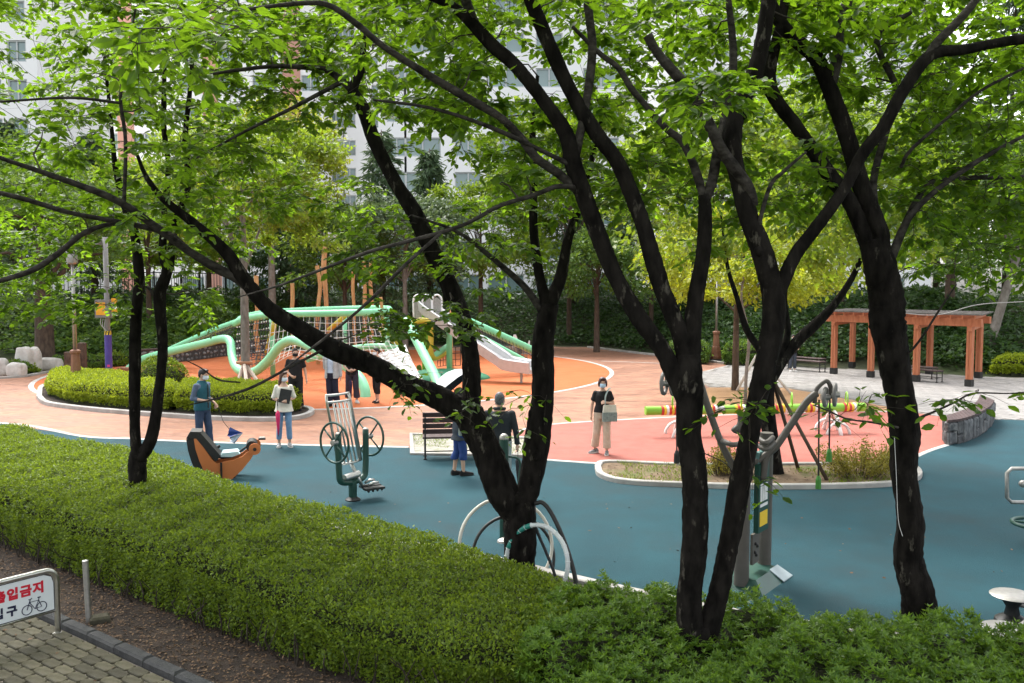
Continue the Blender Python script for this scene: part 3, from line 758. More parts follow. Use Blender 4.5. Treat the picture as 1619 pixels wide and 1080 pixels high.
def cherry(label, limbs, anchors, base, leafm=None, single=300, leaves=(22, 36), L=.102, small=None, seed=1, spread=.26, rs=1.0):
    """limbs: list of limb pixel paths; anchors: Nx3 places of leaf sprays"""
    leafm = leafm or M['leaf_cherry']
    limbs = [[(a, b, c, w * (rs if w > 14 else (rs + 1) / 2)) for a, b, c, w in lp] for lp in limbs]
    t = thing('cherry_tree', label, 'tree', base, group='cherry trees along the hedge')
    tr, nodes, nr = MB(), [], []
    for k, lp in enumerate(limbs):
        rows = pts_smooth(wobble(limb_path(lp), .12, seed * 50 + k), 9)
        thick = rows[0, 3] > .055
        if thick: bark_tube(tr, rows, 16, seed * 70 + k, .085)
        else: obj('limb', bark_tube(MB(), rows, 8, seed * 70 + k, .06), M['bark_pale'], t, smooth=True, world=True)
        for q in rows:
            if q[2] > 2.4: nodes.append(q[:3]); nr.append(q[3])
    # a few pruning burrs on the stems
    rr = np.random.default_rng(seed + 900)
    for k, lp in enumerate(limbs):
        rows = pts_smooth(limb_path(lp), 9)
        if rows[0, 3] < .09: continue
        for _ in range(3):
            q = rows[rr.integers(2, len(rows) - 2)]; a = rr.uniform(0, 6.28); s = q[3] * rr.uniform(.35, .5)
            tr.ell(q[:3] + np.array((math.cos(a), math.sin(a), 0)) * q[3] * .72, (s, s, s * rr.uniform(1.2, 2.2)), 9, 7)
    obj('trunk', tr, M['bark'], t, smooth=True, world=True)
    nodes = np.array(nodes); nr = np.array(nr)
    # twigs: each spray hangs from the nearest wood already there
    nsm = 0
    if small is not None: nsm = len(small); anchors = np.vstack([anchors, small])
    anchors = np.array(anchors); d0 = np.array([np.min(np.linalg.norm(nodes - a, axis=1)) for a in anchors])
    tw = MB(); ends = []
    cap = len(nodes) + len(anchors) * 4
    NN = np.zeros((cap, 3)); NR = np.zeros(cap); c = len(nodes); NN[:c] = nodes; NR[:c] = nr
    for i in np.argsort(d0):
        a = anchors[i]; dist = np.linalg.norm(NN[:c] - a, axis=1) + np.maximum(0, NN[:c, 2] - a[2]) * .6
        j = int(np.argmin(dist)); b = NN[j]; dl = np.linalg.norm(a - b)
        if dl < .04 or dl > 3.2: continue
        r0 = min(NR[j] * .6, .006 + dl * .009); r1 = .0035
        m1 = b * .65 + a * .35 + rng.normal(size=3) * .07 * dl + np.array((0, 0, .06 * dl)); m2 = b * .3 + a * .7 + rng.normal(size=3) * .05 * dl + np.array((0, 0, .05 * dl))
        pts = np.array([b, m1, m2, a]); tw.tube(pts, [r0, r0 * .8, r0 * .5 + r1 * .5, r1], 4, caps=False)
        NN[c:c + 3] = pts[1:]; NR[c:c + 3] = (r0 * .8, r0 * .6, r1 * 1.4); c += 3
        ends.append((pts[1], pts[2], a, i >= len(anchors) - nsm))
    # leaves in flat sprays round each twig end
    LP, LA, LU, LL = [], [], [], []
    for m1, m2, a, few in ends:
        n = int(rng.integers(*leaves)) if not few else int(rng.integers(6, 13)); out = a - m2; out[2] *= .4
        for s in range(3):
            d = out / max(np.linalg.norm(out), 1e-6) + rng.normal(size=3) * (.75, .75, .22); d[2] -= .08; d /= np.linalg.norm(d)
            ln = rng.uniform(.6, 1.25) * spread; k = n // 3
            tt = np.linspace(.1, 1, k); base_p = a + d * ln * tt[:, None] + np.array((0, 0, -.05)) * (tt ** 2)[:, None]
            tw.tube([a, a + d * ln * .5 - np.array((0, 0, .01)), base_p[-1]], [.003, .002, .0012], 3, caps=False)
            side = np.cross(d, (0, 0, 1.0)); side /= max(np.linalg.norm(side), 1e-6)
            sg = np.where(np.arange(k) % 2 == 0, 1, -1)[:, None]
            ax = d * .6 + side * sg * rng.uniform(.5, 1.1, (k, 1)) + rng.normal(size=(k, 3)) * .25 + np.array((0, 0, -.28))
            up = np.array((0, 0, 1.0)) + rng.normal(size=(k, 3)) * .42
            LP.append(base_p + rng.normal(size=(k, 3)) * .012); LA.append(ax); LU.append(up); LL.append(rng.uniform(.68, 1.2, k) * L)
    obj('twig_spray', tw, M['twig'], t, world=True, kind='stuff')
    LP, LA, LU, LL = np.vstack(LP), np.vstack(LA), np.vstack(LU), np.concatenate(LL)
    # those that show largest are leaves of their own
    u = LP[:, 0] / LP[:, 1]; v = (LP[:, 2] - CAM_H) / LP[:, 1]
    inview = (abs(u) < .6) & (v < .34) & (v > -.4) & (LP[:, 1] > 1)
    score = np.where(inview, LP[:, 1], 1e6); idx = np.argsort(score)[:single]; idx = idx[score[idx] < 1e5]
    keep = np.ones(len(LP), bool); keep[idx] = False
    cloud_obj('crown', LP[keep], LA[keep], LU[keep], LL[keep], T_FINE, leafm, t)
    ax, sd_, nn = leaf_frames(LA, LU); w0 = wloc(t); me = leaf_mesh(leafm)
    for i in idx:
        o = bpy.data.objects.new('leaf', me); COL.objects.link(o); o.parent = t
        s = LL[i]; p = LP[i] - w0
        o.matrix_local = Matrix(((ax[i][0] * s, sd_[i][0] * s, nn[i][0] * s, p[0]), (ax[i][1] * s, sd_[i][1] * s, nn[i][1] * s, p[1]), (ax[i][2] * s, sd_[i][2] * s, nn[i][2] * s, p[2]), (0, 0, 0, 1)))
    return t

def slab(n, x0, x1, y0, y1, d0, d1, holes=(), dens=None):
    """leaf-spray places in a wedge of air, thinned where the photograph shows gaps"""
    out = []
    while len(out) < n:
        px, py = rng.uniform(x0, x1), rng.uniform(y0, y1)
        if any(((px - hx) / rx) ** 2 + ((py - hy) / ry) ** 2 < 1 and rng.random() < pr for hx, hy, rx, ry, pr in holes): continue
        if dens and rng.random() > dens(px, py): continue
        d = rng.uniform(d0, d1); q = P(px, py, d)
        if q[2] > 9.5: continue
        out.append(q)
    return np.array(out)
def top(n, cx, cy, cz, rx, ry, rz):
    """crown above and behind the frame"""
    d = norm(rng.normal(size=(n, 3))) * rng.uniform(.35, 1, (n, 1)) ** .5; return np.array((cx, cy, cz)) + d * (rx, ry, rz)

HOLES = [(610, 240, 115, 80, .95), (60, 60, 85, 80, .75), (715, 255, 85, 60, .8), (1240, 170, 70, 80, .7), (1390, 130, 70, 90, .7), (640, 90, 60, 60, .6), (1560, 30, 70, 50, .6), (840, 100, 70, 80, .7), (320, 150, 40, 40, .5), (850, 20, 50, 40, .6), (470, 250, 60, 90, .6), (40, 130, 60, 40, .5)]
edge = lambda lo: (lambda px, py: 1.0 if py < lo - 90 else max(0, (lo - py) / 90))

# tree at the left of the hedge, slender, forked low
DA = 11.8
treeA = cherry('slender dark cherry tree forking low out of the trimmed hedge', [
    [(220, 830, DA, 30), (219, 780, DA, 27), (219, 735, DA, 29), (220, 712, DA, 27)],
    [(220, 725, DA, 22), (215, 690, DA, 19), (212, 600, DA, 18), (215, 500, DA, 18), (221, 440, DA, 18), (213, 375, DA, 15), (202, 335, DA, 13), (183, 267, DA, 10), (176, 200, DA, 7), (165, 90, DA, 5)],
    [(220, 725, DA, 24), (240, 695, DA, 21), (250, 630, DA, 18), (257, 545, DA, 18), (251, 470, DA, 20), (262, 430, DA, 14), (258, 395, DA, 12), (263, 304, DA, 10), (267, 259, DA, 9), (259, 185, DA, 8), (262, 60, DA, 5)],
    [(250, 475, DA, 14), (268, 425, DA, 12), (278, 352, DA, 11), (296, 296, DA, 10), (293, 222, DA, 9), (300, 141, DA, 8), (310, 20, DA, 5)],
    [(250, 480, DA, 8), (238, 458, DA, 5), (228, 452, DA, 3)],
    ], np.vstack([slab(210, 60, 420, 40, 400, 10.8, 13.2, HOLES), slab(150, -60, 330, 330, 505, 11.0, 13.0, (), lambda px, py: 1.0 if (px < 130 or 300 < px < 330) else .22), top(290, -5.4, 11.2, 7.4, 3.2, 3.2, 1.7)]), (*P(220, 830, DA)[:2], 0.0), seed=1, single=120, rs=.9)

# tree in the middle with the long limb leaning to the left
DB = 10.0
treeB = cherry('dark cherry tree with a long limb reaching left over the hedge', [
    [(826, 945, DB, 62), (826, 900, DB, 56), (822, 850, DB, 56), (815, 800, DB, 66), (812, 775, DB, 60)],
    [(815, 815, DB, 50), (795, 775, DB, 60), (768, 715, DB, 60), (745, 672, DB, 60), (734, 640, DB, 56)],
    [(742, 668, DB, 46), (744, 620, DB, 38), (746, 570, DB, 36), (735, 515, DB, 36), (710, 455, DB, 35), (685, 398, DB, 34), (655, 338, DB, 32), (622, 285, DB, 30), (592, 225, DB, 26), (570, 170, DB, 24), (560, 140, DB, 22), (572, 105, DB, 12), (575, 40, DB, 8)],
    [(560, 145, DB, 18), (535, 124, DB, 15), (510, 108, DB, 11), (440, 104, DB - .2, 8), (380, 110, DB - .4, 6), (330, 118, DB - .6, 4)],
    [(540, 130, DB, 8), (463, 170, DB - .3, 6), (389, 207, DB - .5, 5), (307, 252, DB - .8, 3)],
    [(740, 655, DB, 50), (690, 632, DB, 46), (640, 610, DB - .1, 42), (580, 577, DB - .2, 40), (520, 545, DB - .4, 38), (462, 512, DB - .6, 36), (420, 480, DB - .7, 33), (390, 440, DB - .8, 28), (357, 398, DB - .9, 24), (304, 352, DB - 1.1, 18), (259, 315, DB - 1.3, 13), (232, 280, DB - 1.4, 9), (215, 240, DB - 1.5, 5)],
    [(418, 478, DB - .7, 20), (376, 442, DB - .8, 19), (345, 424, DB - .9, 18), (299, 398, DB - 1.1, 16), (252, 362, DB - 1.3, 14), (200, 327, DB - 1.5, 13), (155, 304, DB - 1.7, 12), (74, 274, DB - 1.9, 10), (7, 252, DB - 2.2, 8), (-60, 225, DB - 2.4, 6)],
    [(300, 398, DB - 1.1, 12), (262, 368, DB - 1.2, 11), (185, 351, DB - 1.5, 10), (111, 336, DB - 1.8, 9), (37, 315, DB - 2.1, 9), (-40, 296, DB - 2.4, 7)],
    [(195, 352, DB - 1.45, 8), (160, 358, DB - 1.5, 8), (128, 372, DB - 1.5, 9), (92, 402, DB - 1.5, 9), (45, 430, DB - 1.5, 9), (-30, 452, DB - 1.5, 8)],
    [(196, 325, DB - 1.5, 7), (198, 222, DB - 1.6, 6.5), (191, 155, DB - 1.7, 6), (202, 85, DB - 1.8, 5), (215, 10, DB - 1.9, 3)],
    [(190, 163, DB - 1.7, 5), (111, 155, DB - 2, 5), (0, 161, DB - 2.3, 4)],
    [(820, 812, DB, 44), (838, 770, DB, 48), (850, 700, DB, 49), (857, 620, DB, 44), (861, 545, DB, 42), (868, 480, DB, 38)],
    [(866, 490, DB, 26), (852, 425, DB, 20), (843, 360, DB, 18), (845, 265, DB, 15), (841, 200, DB, 10), (850, 120, DB, 6)],
    [(867, 488, DB, 28), (884, 440, DB, 24), (900, 380, DB, 18), (916, 318, DB, 14), (935, 250, DB, 10), (960, 150, DB, 6)],
    [(856, 490, DB, 14), (827, 450, DB, 12), (768, 400, DB - .2, 9), (720, 365, DB - .3, 6), (650, 340, DB - .4, 3)],
    [(846, 690, DB, 14), (860, 660, DB, 14), (871, 637, DB, 12)],
    [(520, 548, DB - .4, 6), (455, 583, DB - .9, 5), (400, 612, DB - 1.2, 5), (350, 628, DB - 1.4, 4), (300, 640, DB - 1.5, 2)],
    [(380, 605, DB - 1.3, 3), (345, 600, DB - 1.4, 3), (318, 582, DB - 1.5, 2.5), (295, 570, DB - 1.6, 1.5)],
    ], np.vstack([slab(330, 330, 800, -40, 330, 9.6, 12.4, HOLES), slab(40, 560, 830, 330, 440, 9.0, 11.0, ()), slab(170, -60, 330, -40, 360, 8.2, 10.4, HOLES), slab(22, 580, 760, 400, 530, 8.6, 9.4, ()), top(380, -2.6, 9.4, 7.6, 3.8, 3.4, 1.6)]), (*P(826, 945, DB)[:2], 0.0), seed=2, rs=.80, small=np.vstack([slab(8, 612, 690, 580, 640, 9.55, 9.8, ()), slab(5, 725, 750, 595, 660, 9.6, 9.9), slab(6, 790, 870, 600, 680, 9.6, 10.0)]))

# twin-stemmed tree
DC = 7.3
treeC = cherry('largest cherry tree, two black stems rising from one base in the azaleas', [
    [(1100, 1240, DC, 84), (1098, 1150, DC, 76), (1097, 1060, DC, 70), (1097, 990, DC, 58)],
    [(1097, 1020, DC, 54), (1093, 950, DC, 47), (1095, 850, DC, 44), (1098, 760, DC, 45), (1093, 690, DC, 46), (1088, 630, DC, 50), (1086, 590, DC, 50), (1088, 560, DC, 44)],
    [(1090, 640, DC, 40), (1070, 595, DC, 36), (1045, 552, DC, 34), (1008, 500, DC, 32), (972, 438, DC, 32), (945, 370, DC, 33), (926, 310, DC, 35), (908, 255, DC, 33), (895, 215, DC, 29), (867, 172, DC, 27), (818, 107, DC, 26), (778, 68, DC, 25), (744, 32, DC, 23), (715, 10, DC, 18), (670, -10, DC, 14), (600, -60, DC, 9)],
    [(750, 38, DC, 18), (738, 10, DC, 18), (728, -30, DC, 15), (710, -110, DC, 9)],
    [(1088, 580, DC, 36), (1074, 530, DC, 33), (1048, 455, DC, 32), (1030, 400, DC, 31), (1015, 352, DC, 31), (1000, 306, DC, 31), (974, 252, DC, 30), (937, 205, DC, 29), (904, 148, DC, 28), (870, 70, DC, 26), (837, 0, DC, 24), (815, -70, DC, 16)],
    [(909, 250, DC, 18), (922, 185, DC, 17), (931, 130, DC, 17), (936, 72, DC, 16), (930, 0, DC, 14), (928, -80, DC, 10)],
    [(912, 300, DC, 18), (885, 275, DC, 17), (850, 250, DC - .1, 16), (822, 218, DC - .1, 16), (790, 185, DC - .2, 15), (733, 152, DC - .3, 14), (670, 115, DC - .4, 13), (607, 74, DC - .5, 12), (563, 37, DC - .6, 11), (518, 8, DC - .7, 10), (470, 6, DC - .8, 8), (380, 16, DC - 1, 5)],
    [(905, 262, DC, 9), (850, 235, DC - .1, 8), (789, 207, DC - .2, 7.5), (720, 182, DC - .3, 7), (659, 167, DC - .4, 6), (590, 158, DC - .5, 4)],
    [(918, 298, DC, 10), (880, 294, DC - .1, 9), (844, 307, DC - .2, 8.5), (789, 326, DC - .3, 8), (733, 355, DC - .4, 7.5), (659, 378, DC - .5, 7), (585, 398, DC - .6, 6), (500, 430, DC - .7, 5), (440, 452, DC - .8, 4), (375, 470, DC - .9, 2)],
    [(700, 366, DC - .45, 6), (640, 420, DC - .6, 6), (590, 470, DC - .7, 6), (545, 510, DC - .8, 5), (500, 545, DC - .9, 4), (440, 590, DC - 1, 2)],
    [(1092, 600, DC, 40), (1096, 530, DC, 34), (1100, 460, DC, 30), (1110, 400, DC, 27), (1115, 335, DC, 25), (1112, 308, DC, 20)],
    [(1113, 315, DC, 15), (1102, 280, DC, 14), (1090, 245, DC, 13), (1076, 222, DC, 13), (1052, 203, DC, 12), (1026, 174, DC, 11), (1000, 141, DC, 11), (978, 107, DC, 10), (948, 85, DC, 9), (905, 42, DC, 6)],
    [(1114, 320, DC, 20), (1126, 285, DC, 20), (1136, 240, DC, 19), (1150, 170, DC + .2, 17), (1160, 90, DC + .3, 15), (1150, -20, DC + .3, 10)],
    [(1100, 1060, DC, 44), (1118, 1000, DC, 38), (1132, 940, DC, 37), (1148, 870, DC, 38), (1164, 785, DC, 41), (1182, 710, DC, 39), (1199, 630, DC, 38), (1213, 545, DC, 38), (1222, 475, DC, 42), (1205, 405, DC, 39), (1182, 340, DC, 37), (1164, 275, DC, 34), (1157, 230, DC, 33), (1168, 180, DC, 31), (1189, 128, DC, 30), (1204, 72, DC, 28), (1216, 0, DC, 26), (1225, -80, DC, 18)],
    [(1190, 325, DC, 22), (1180, 292, DC - .05, 21), (1141, 237, DC - .15, 20), (1115, 185, DC - .2, 20), (1092, 143, DC - .25, 19), (1060, 108, DC - .3, 19), (1038, 82, DC - .3, 18), (1024, 56, DC - .3, 18)],
    [(1224, 480, DC, 28), (1238, 440, DC, 25), (1262, 397, DC, 23), (1302, 344, DC, 22), (1336, 296, DC, 22), (1365, 244, DC, 22), (1395, 200, DC, 22), (1424, 148, DC, 22), (1454, 102, DC, 22), (1480, 84, DC, 22), (1524, 80, DC, 20), (1569, 68, DC, 19), (1619, 63, DC, 18), (1700, 60, DC, 14)],
    [(1455, 105, DC, 15), (1480, 70, DC, 14), (1510, 38, DC, 13), (1543, 0, DC, 12), (1570, -60, DC, 8)],
    [(1190, 395, DC, 8), (1230, 285, DC - .2, 7), (1215, 290, DC - .2, 6)][:1] + [(1215, 300, DC - .1, 7), (1240, 270, DC - .15, 6), (1275, 240, DC - .2, 4)],
    [(1110, 715, DC - .05, 2), (1150, 735, DC - .2, 2), (1160, 760, DC - .2, 1.5)],
    ], np.vstack([slab(350, 880, 1330, -40, 330, 7.4, 11.0, HOLES), slab(140, 560, 900, -40, 300, 7.0, 9.0, HOLES), slab(22, 950, 1330, 300, 400, 7.4, 9.4), slab(10, 200, 420, 0, 90, 4.2, 5.2), slab(12, 1060, 1200, 110, 170, 6.0, 6.5), slab(75, 1330, 1619, -40, 200, 7.4, 9.8, HOLES), top(330, 1.8, 7.6, 7.1, 3.6, 3.4, 1.5), top(330, -1.0, 3.8, 7.0, 5.0, 2.8, 1.0)]), (*P(1100, 1240, DC)[:2], 0.0), seed=3, rs=.84, small=np.vstack([slab(6, 1140, 1230, 630, 700, 6.9, 7.1), slab(2, 1190, 1215, 730, 760, 6.95, 7.1)]))

# right-hand tree with the thick burred trunk
DD = 8.1
treeD = cherry('thick burred cherry trunk standing alone in the azaleas, upright single stem', [
    [(1452, 1120, DD, 88), (1452, 1050, DD, 80), (1453, 985, DD, 70), (1448, 930, DD, 66), (1440, 880, DD, 60), (1437, 820, DD, 50), (1433, 745, DD, 54), (1431, 680, DD, 52), (1422, 620, DD, 50), (1412, 560, DD, 54), (1404, 510, DD, 58), (1400, 465, DD, 58), (1388, 415, DD, 52), (1380, 380, DD, 46)],
    [(1392, 430, DD, 44), (1384, 365, DD, 38), (1366, 296, DD, 34), (1338, 210, DD, 30), (1312, 148, DD, 30), (1290, 92, DD, 28), (1256, 58, DD, 25), (1232, 30, DD, 22), (1205, -30, DD, 15)],
    [(1310, 145, DD, 22), (1321, 93, DD, 21), (1328, 37, DD, 19), (1340, 0, DD, 18), (1360, -80, DD, 12)],
    [(1386, 425, DD, 32), (1364, 368, DD, 28), (1340, 322, DD, 26), (1306, 270, DD, 26), (1265, 207, DD, 26), (1230, 156, DD, 25), (1215, 118, DD, 24), (1228, 60, DD, 20), (1240, 0, DD, 18), (1250, -80, DD, 12)],
    [(1396, 250 + 200, DD, 20), (1412, 400, DD, 17), (1434, 348, DD, 11), (1476, 304, DD, 9), (1543, 256, DD, 8), (1619, 215, DD, 6)],
    [(1424, 265, DD - .2, 6), (1440, 238, DD - .3, 6), (1495, 189, DD - .4, 5), (1550, 144, DD - .5, 5), (1630, 102, DD - .6, 4)],
    [(1400, 400, DD, 16), (1380, 300, DD + .2, 13), (1400, 210, DD + .3, 12), (1420, 150, DD + .4, 11), (1385, 60, DD + .4, 9), (1440, 20, DD + .5, 7)],
    [(1395, 440, DD, 18), (1460, 300, DD + .3, 10), (1520, 283, DD + .6, 9), (1619, 280, DD + .9, 7)],
    [(1436, 560, DD - .1, 4), (1456, 535, DD - .2, 4), (1485, 490, DD - .3, 4), (1512, 450, DD - .4, 3)],
    [(1420, 676, DD - .2, 4), (1380, 668, DD - .4, 3.5), (1340, 662, DD - .6, 3), (1310, 650, DD - .7, 3), (1285, 640, DD - .8, 2)],
    [(1455, 660, DD - .2, 5), (1480, 650, DD - .3, 4), (1510, 636, DD - .4, 3.5), (1540, 622, DD - .5, 3), (1600, 622, DD - .6, 2.5), (1660, 615, DD - .7, 2)],
    ], np.vstack([slab(350, 1240, 1700, -40, 330, 8.1, 11.6, HOLES), slab(130, 1440, 1760, 230, 440, 7.8, 10.8), top(360, 5.0, 8.8, 7.2, 3.8, 3.8, 1.6)]), (*P(1452, 1120, DD)[:2], 0.0), seed=4, rs=.84, small=np.vstack([slab(4, 1355, 1400, 610, 650, 7.5, 7.8), slab(4, 1300, 1400, 650, 668, 7.4, 7.7), slab(6, 1490, 1619, 615, 635, 7.4, 7.6)]))

# ------------------------------------------------------------------ trees of the park behind (leaf-sized faces through the crown)
def crown_points(n, c, r, clumps, spread, seed, hollow=.35):
    g = np.random.default_rng(seed)
    d = norm(g.normal(size=(clumps, 3))); d[:, 2] = np.where(d[:, 2] < -.55, -d[:, 2], d[:, 2])
    cc = np.array(c) + d * np.array(r) * g.uniform(hollow, 1, (clumps, 1)) ** .6
    k = g.integers(0, clumps, n); size = g.uniform(.6, 1.25, clumps)[k][:, None]
    off = norm(g.normal(size=(n, 3))) * g.uniform(0, 1, (n, 1)) ** .45 * size * spread * np.array((1, 1, .62))
    return cc[k] + off, cc
def park_tree(name, label, base, h, crown_c, crown_r, n, L, leafm, barkm, tr=.16, clumps=38, spread=.95, lean=(0, 0), seed=0, tmpl=None, forks=5, group='trees of the park behind the playground', droop=.25):
    t = thing(name, label, 'tree', tuple(base), group=group)
    b = np.array(base, float); topp = np.array(crown_c, float)
    p, cc = crown_points(n, crown_c, crown_r, clumps, spread, seed)
    g = np.random.default_rng(seed + 5)
    mid = b * .45 + topp * .55 + np.array((lean[0], lean[1], 0))
    w = MB(); path = pts_smooth([(*(b + (0, 0, -.1)), tr * 1.25), (*(b * .8 + mid * .2), tr), (*mid, tr * .8), (*topp, tr * .45), (*(topp + (0, 0, crown_r[2] * .6)), tr * .15)], 5)
    w.tube(path[:, :3], path[:, 3], 9)
    obj('trunk', w, barkm, t, smooth=True, world=True)
    for q in cc[g.permutation(len(cc))[:forks * 3]]:
        j = g.integers(int(len(path) * .55), len(path) - 3); s = path[j]
        m_ = s[:3] * .5 + q * .5 + np.array((0, 0, .15 * np.linalg.norm(q - s[:3])))
        obj('limb', MB().tube([s[:3], m_, q], [s[3] * .45, s[3] * .28, .012], 5, caps=False), barkm, t, world=True, smooth=True)
    out = p - np.array(crown_c); ax = norm(out) * .5 + rng.normal(size=p.shape) * .6 + np.array((0, 0, -droop))
    up = np.array((0, 0, 1.0)) + rng.normal(size=p.shape) * .55 + norm(out) * .3
    cloud_obj('crown', p, ax, up, rng.uniform(.6, 1.3, n) * L, tmpl or T_DIA, leafm, t)
    return t
def conifer(label, base, h, r, n, seed, m, tr=.22, z0=1.5, L=.5):
    t = thing('conifer', label, 'tree', tuple(base), group='conifers behind the playground')
    b = np.array(base, float); g = np.random.default_rng(seed)
    obj('trunk', MB().tube([b, b + (0, 0, h * .5), b + (0, 0, h)], [tr, tr * .6, .02], 8), M['bark_brown'], t, smooth=True, world=True)
    PP, AA = [], []; br = MB(); nb_ = 90; per = n // nb_
    for k in range(nb_):
        f = (k / nb_) ** .9; z = z0 + (h - z0) * f; a = k * 2.4 + g.uniform(-.4, .4); ln = r * (1 - f) ** .8 * g.uniform(.7, 1.1) + .25
        d = np.array((math.cos(a), math.sin(a), 0)); s = b + (0, 0, z)
        tt = g.uniform(.08, 1, per); drop = -ln * .32
        pt = s + d * (ln * tt)[:, None] + np.array((0, 0, 1.0)) * (drop * tt ** 1.6 + .12 * ln * tt)[:, None] + g.normal(size=(per, 3)) * np.array((.16, .16, .08)) * ln * .5
        br.tube([s, s + d * ln * .5 + (0, 0, drop * .2), s + d * ln + (0, 0, drop * .88)], [.035, .02, .006], 4, caps=False)
        PP.append(pt); AA.append(d * .7 + g.normal(size=(per, 3)) * .5 + np.array((0, 0, -.7)))
    obj('bough_mass', br, M['bark_brown'], t, world=True, kind='stuff')
    PP, AA = np.vstack(PP), np.vstack(AA)
    cloud_obj('crown', PP, AA, rdir(len(PP)) + np.array((0, 0, .6)), g.uniform(.6, 1.3, len(PP)) * L, T_NEEDLE, m, t)
    return t
def bz(x, y):   # ground height on the bank
    d = np.hypot(BASE[:, 0] - x, BASE[:, 1] - y); i = int(np.argmin(d)); o = np.dot(np.array((x, y)) - BASE[i], bnrm[i])
    return float(np.interp(max(o, 0), BO, BZ)) if o > 0 else 0.0
def spot(px, d): q = P(px, 455, d); return (q[0], q[1], bz(q[0], q[1]))
def pk(name, label, px, d, py_top, py_bot, wpx, n, L, leafm, barkm, **k):
    """tree at photo column px and distance d whose crown spans rows py_top..py_bot and is wpx wide"""
    s = spot(px, d); zt, zb = P(px, py_top, d)[2], P(px, py_bot, d)[2]; cx = P(k.pop('cpx', px), 455, d)[0]
    rx = wpx / 2 * d / FPX
    return park_tree(name, label, s, zt - s[2], (cx, s[1], (zt + zb) / 2), (rx, rx * .85, (zt - zb) / 2), n, L, leafm, barkm, **k)

pk('garden_tree', 'staked young tree with pale grey trunk growing in the clipped shrub bed', 386, 27.5, 175, 465, 360, 16000, .17, M['leaf_fresh'], M['bark_grey'], tr=.15, clumps=60, spread=.75, seed=11, forks=6)
pk('garden_tree', 'yellow-green tree standing against the white building', 430, 44, 160, 400, 230, 15000, .24, M['leaf_lime'], M['bark_grey'], tr=.2, clumps=70, spread=1.0, seed=12, forks=7)
pk('garden_tree', 'bright lime-leaved tree behind the brown lamp base', 1165, 29, 330, 520, 360, 15000, .17, M['leaf_lime'], M['bark_brown'], tr=.12, clumps=55, spread=.8, seed=13)
pk('garden_tree', 'dense green tree in front of the conifers left of the slide tower', 545, 47, 320, 505, 200, 11000, .24, M['leaf_mid'], M['bark_brown'], seed=14, clumps=50, spread=1.1)
pk('garden_tree', 'grey-green feathery tree behind the rope net', 640, 46, 310, 500, 220, 10000, .24, M['leaf_grey'], M['bark_grey'], seed=15, clumps=45, spread=1.1)
pk('garden_tree', 'dark broadleaf tree behind the steel slide', 760, 49, 270, 500, 240, 11000, .26, M['leaf_fresh'], M['bark_brown'], seed=16, clumps=45, spread=1.15)
pk('garden_tree', 'small tree with straight reddish trunk at the edge of the brick path', 944, 46.5, 370, 490, 190, 8000, .22, M['leaf_mid'], M['bark_brown'], seed=17, tr=.17, clumps=40, spread=.9)
pk('garden_tree', 'grey-green tree left of the lamp with its crown above the dark hedge', 1030, 50, 300, 500, 220, 9000, .26, M['leaf_grey'], M['bark_brown'], seed=18, clumps=45, spread=1.1)
pk('garden_tree', 'leaning grey-barked tree beside the clipped hedge beyond the pergola', 1568, 36.5, 200, 500, 260, 12000, .2, M['leaf_mid'], M['bark_grey'], seed=19, tr=.2, cpx=1620, clumps=50, spread=1.0)
pk('garden_tree', 'dark straight-trunked tree behind the pergola lattice', 1502, 40, 150, 480, 280, 13000, .24, M['leaf_mid'], M['bark_brown'], seed=20, tr=.24, clumps=50, spread=1.1)
pk('garden_tree', 'tall shaded tree behind the left half of the pergola', 1330, 44, 120, 480, 330, 15000, .26, M['leaf_fresh'], M['bark_brown'], seed=21, clumps=55, spread=1.2)
pk('garden_tree', 'thick dark-trunked tree on the dry ground behind the boulders', 68, 38, 250, 520, 330, 15000, .20, M['leaf_mid'], M['bark_brown'], seed=22, tr=.42, clumps=60, spread=1.1)
pk('garden_tree', 'light green tree between the purple pole and the fence', 235, 46, 240, 490, 260, 13000, .24, M['leaf_fresh'], M['bark_brown'], seed=23, clumps=50, spread=1.1)
pk('garden_tree', 'fresh green tree above the fence behind the tubes', 330, 52, 220, 480, 220, 11000, .27, M['leaf_fresh'], M['bark_brown'], seed=24, clumps=45, spread=1.15)
pk('garden_tree', 'large dark tree filling the wood behind the slide tower', 900, 53, 160, 450, 330, 15000, .30, M['leaf_fresh'], M['bark_brown'], seed=25, clumps=55, spread=1.4)
pk('garden_tree', 'broad dark tree closing the wood behind the lamp base', 1130, 55, 190, 520, 360, 14000, .32, M['leaf_mid'], M['bark_brown'], seed=26, clumps=55, spread=1.4)
pk('garden_tree', 'dark broad tree at the end of the plaza beyond the leaning tree', 1690, 44, 100, 520, 360, 14000, .26, M['leaf_mid'], M['bark_brown'], seed=27, clumps=55, spread=1.3)
pk('garden_tree', 'dark tree in the wood behind the net and wooden poles', 470, 56, 300, 500, 220, 9000, .30, M['leaf_dark'], M['bark_brown'], seed=28, clumps=45, spread=1.3)
pk('garden_tree', 'broad tree at the far left beyond the boulders', -130, 42, 150, 500, 380, 14000, .24, M['leaf_mid'], M['bark_brown'], seed=29, clumps=55, spread=1.2)
pk('garden_tree', 'shade tree over the far corner of the plaza behind the benches', 1240, 52, 200, 540, 300, 12000, .28, M['leaf_mid'], M['bark_brown'], seed=30, clumps=50, spread=1.2)
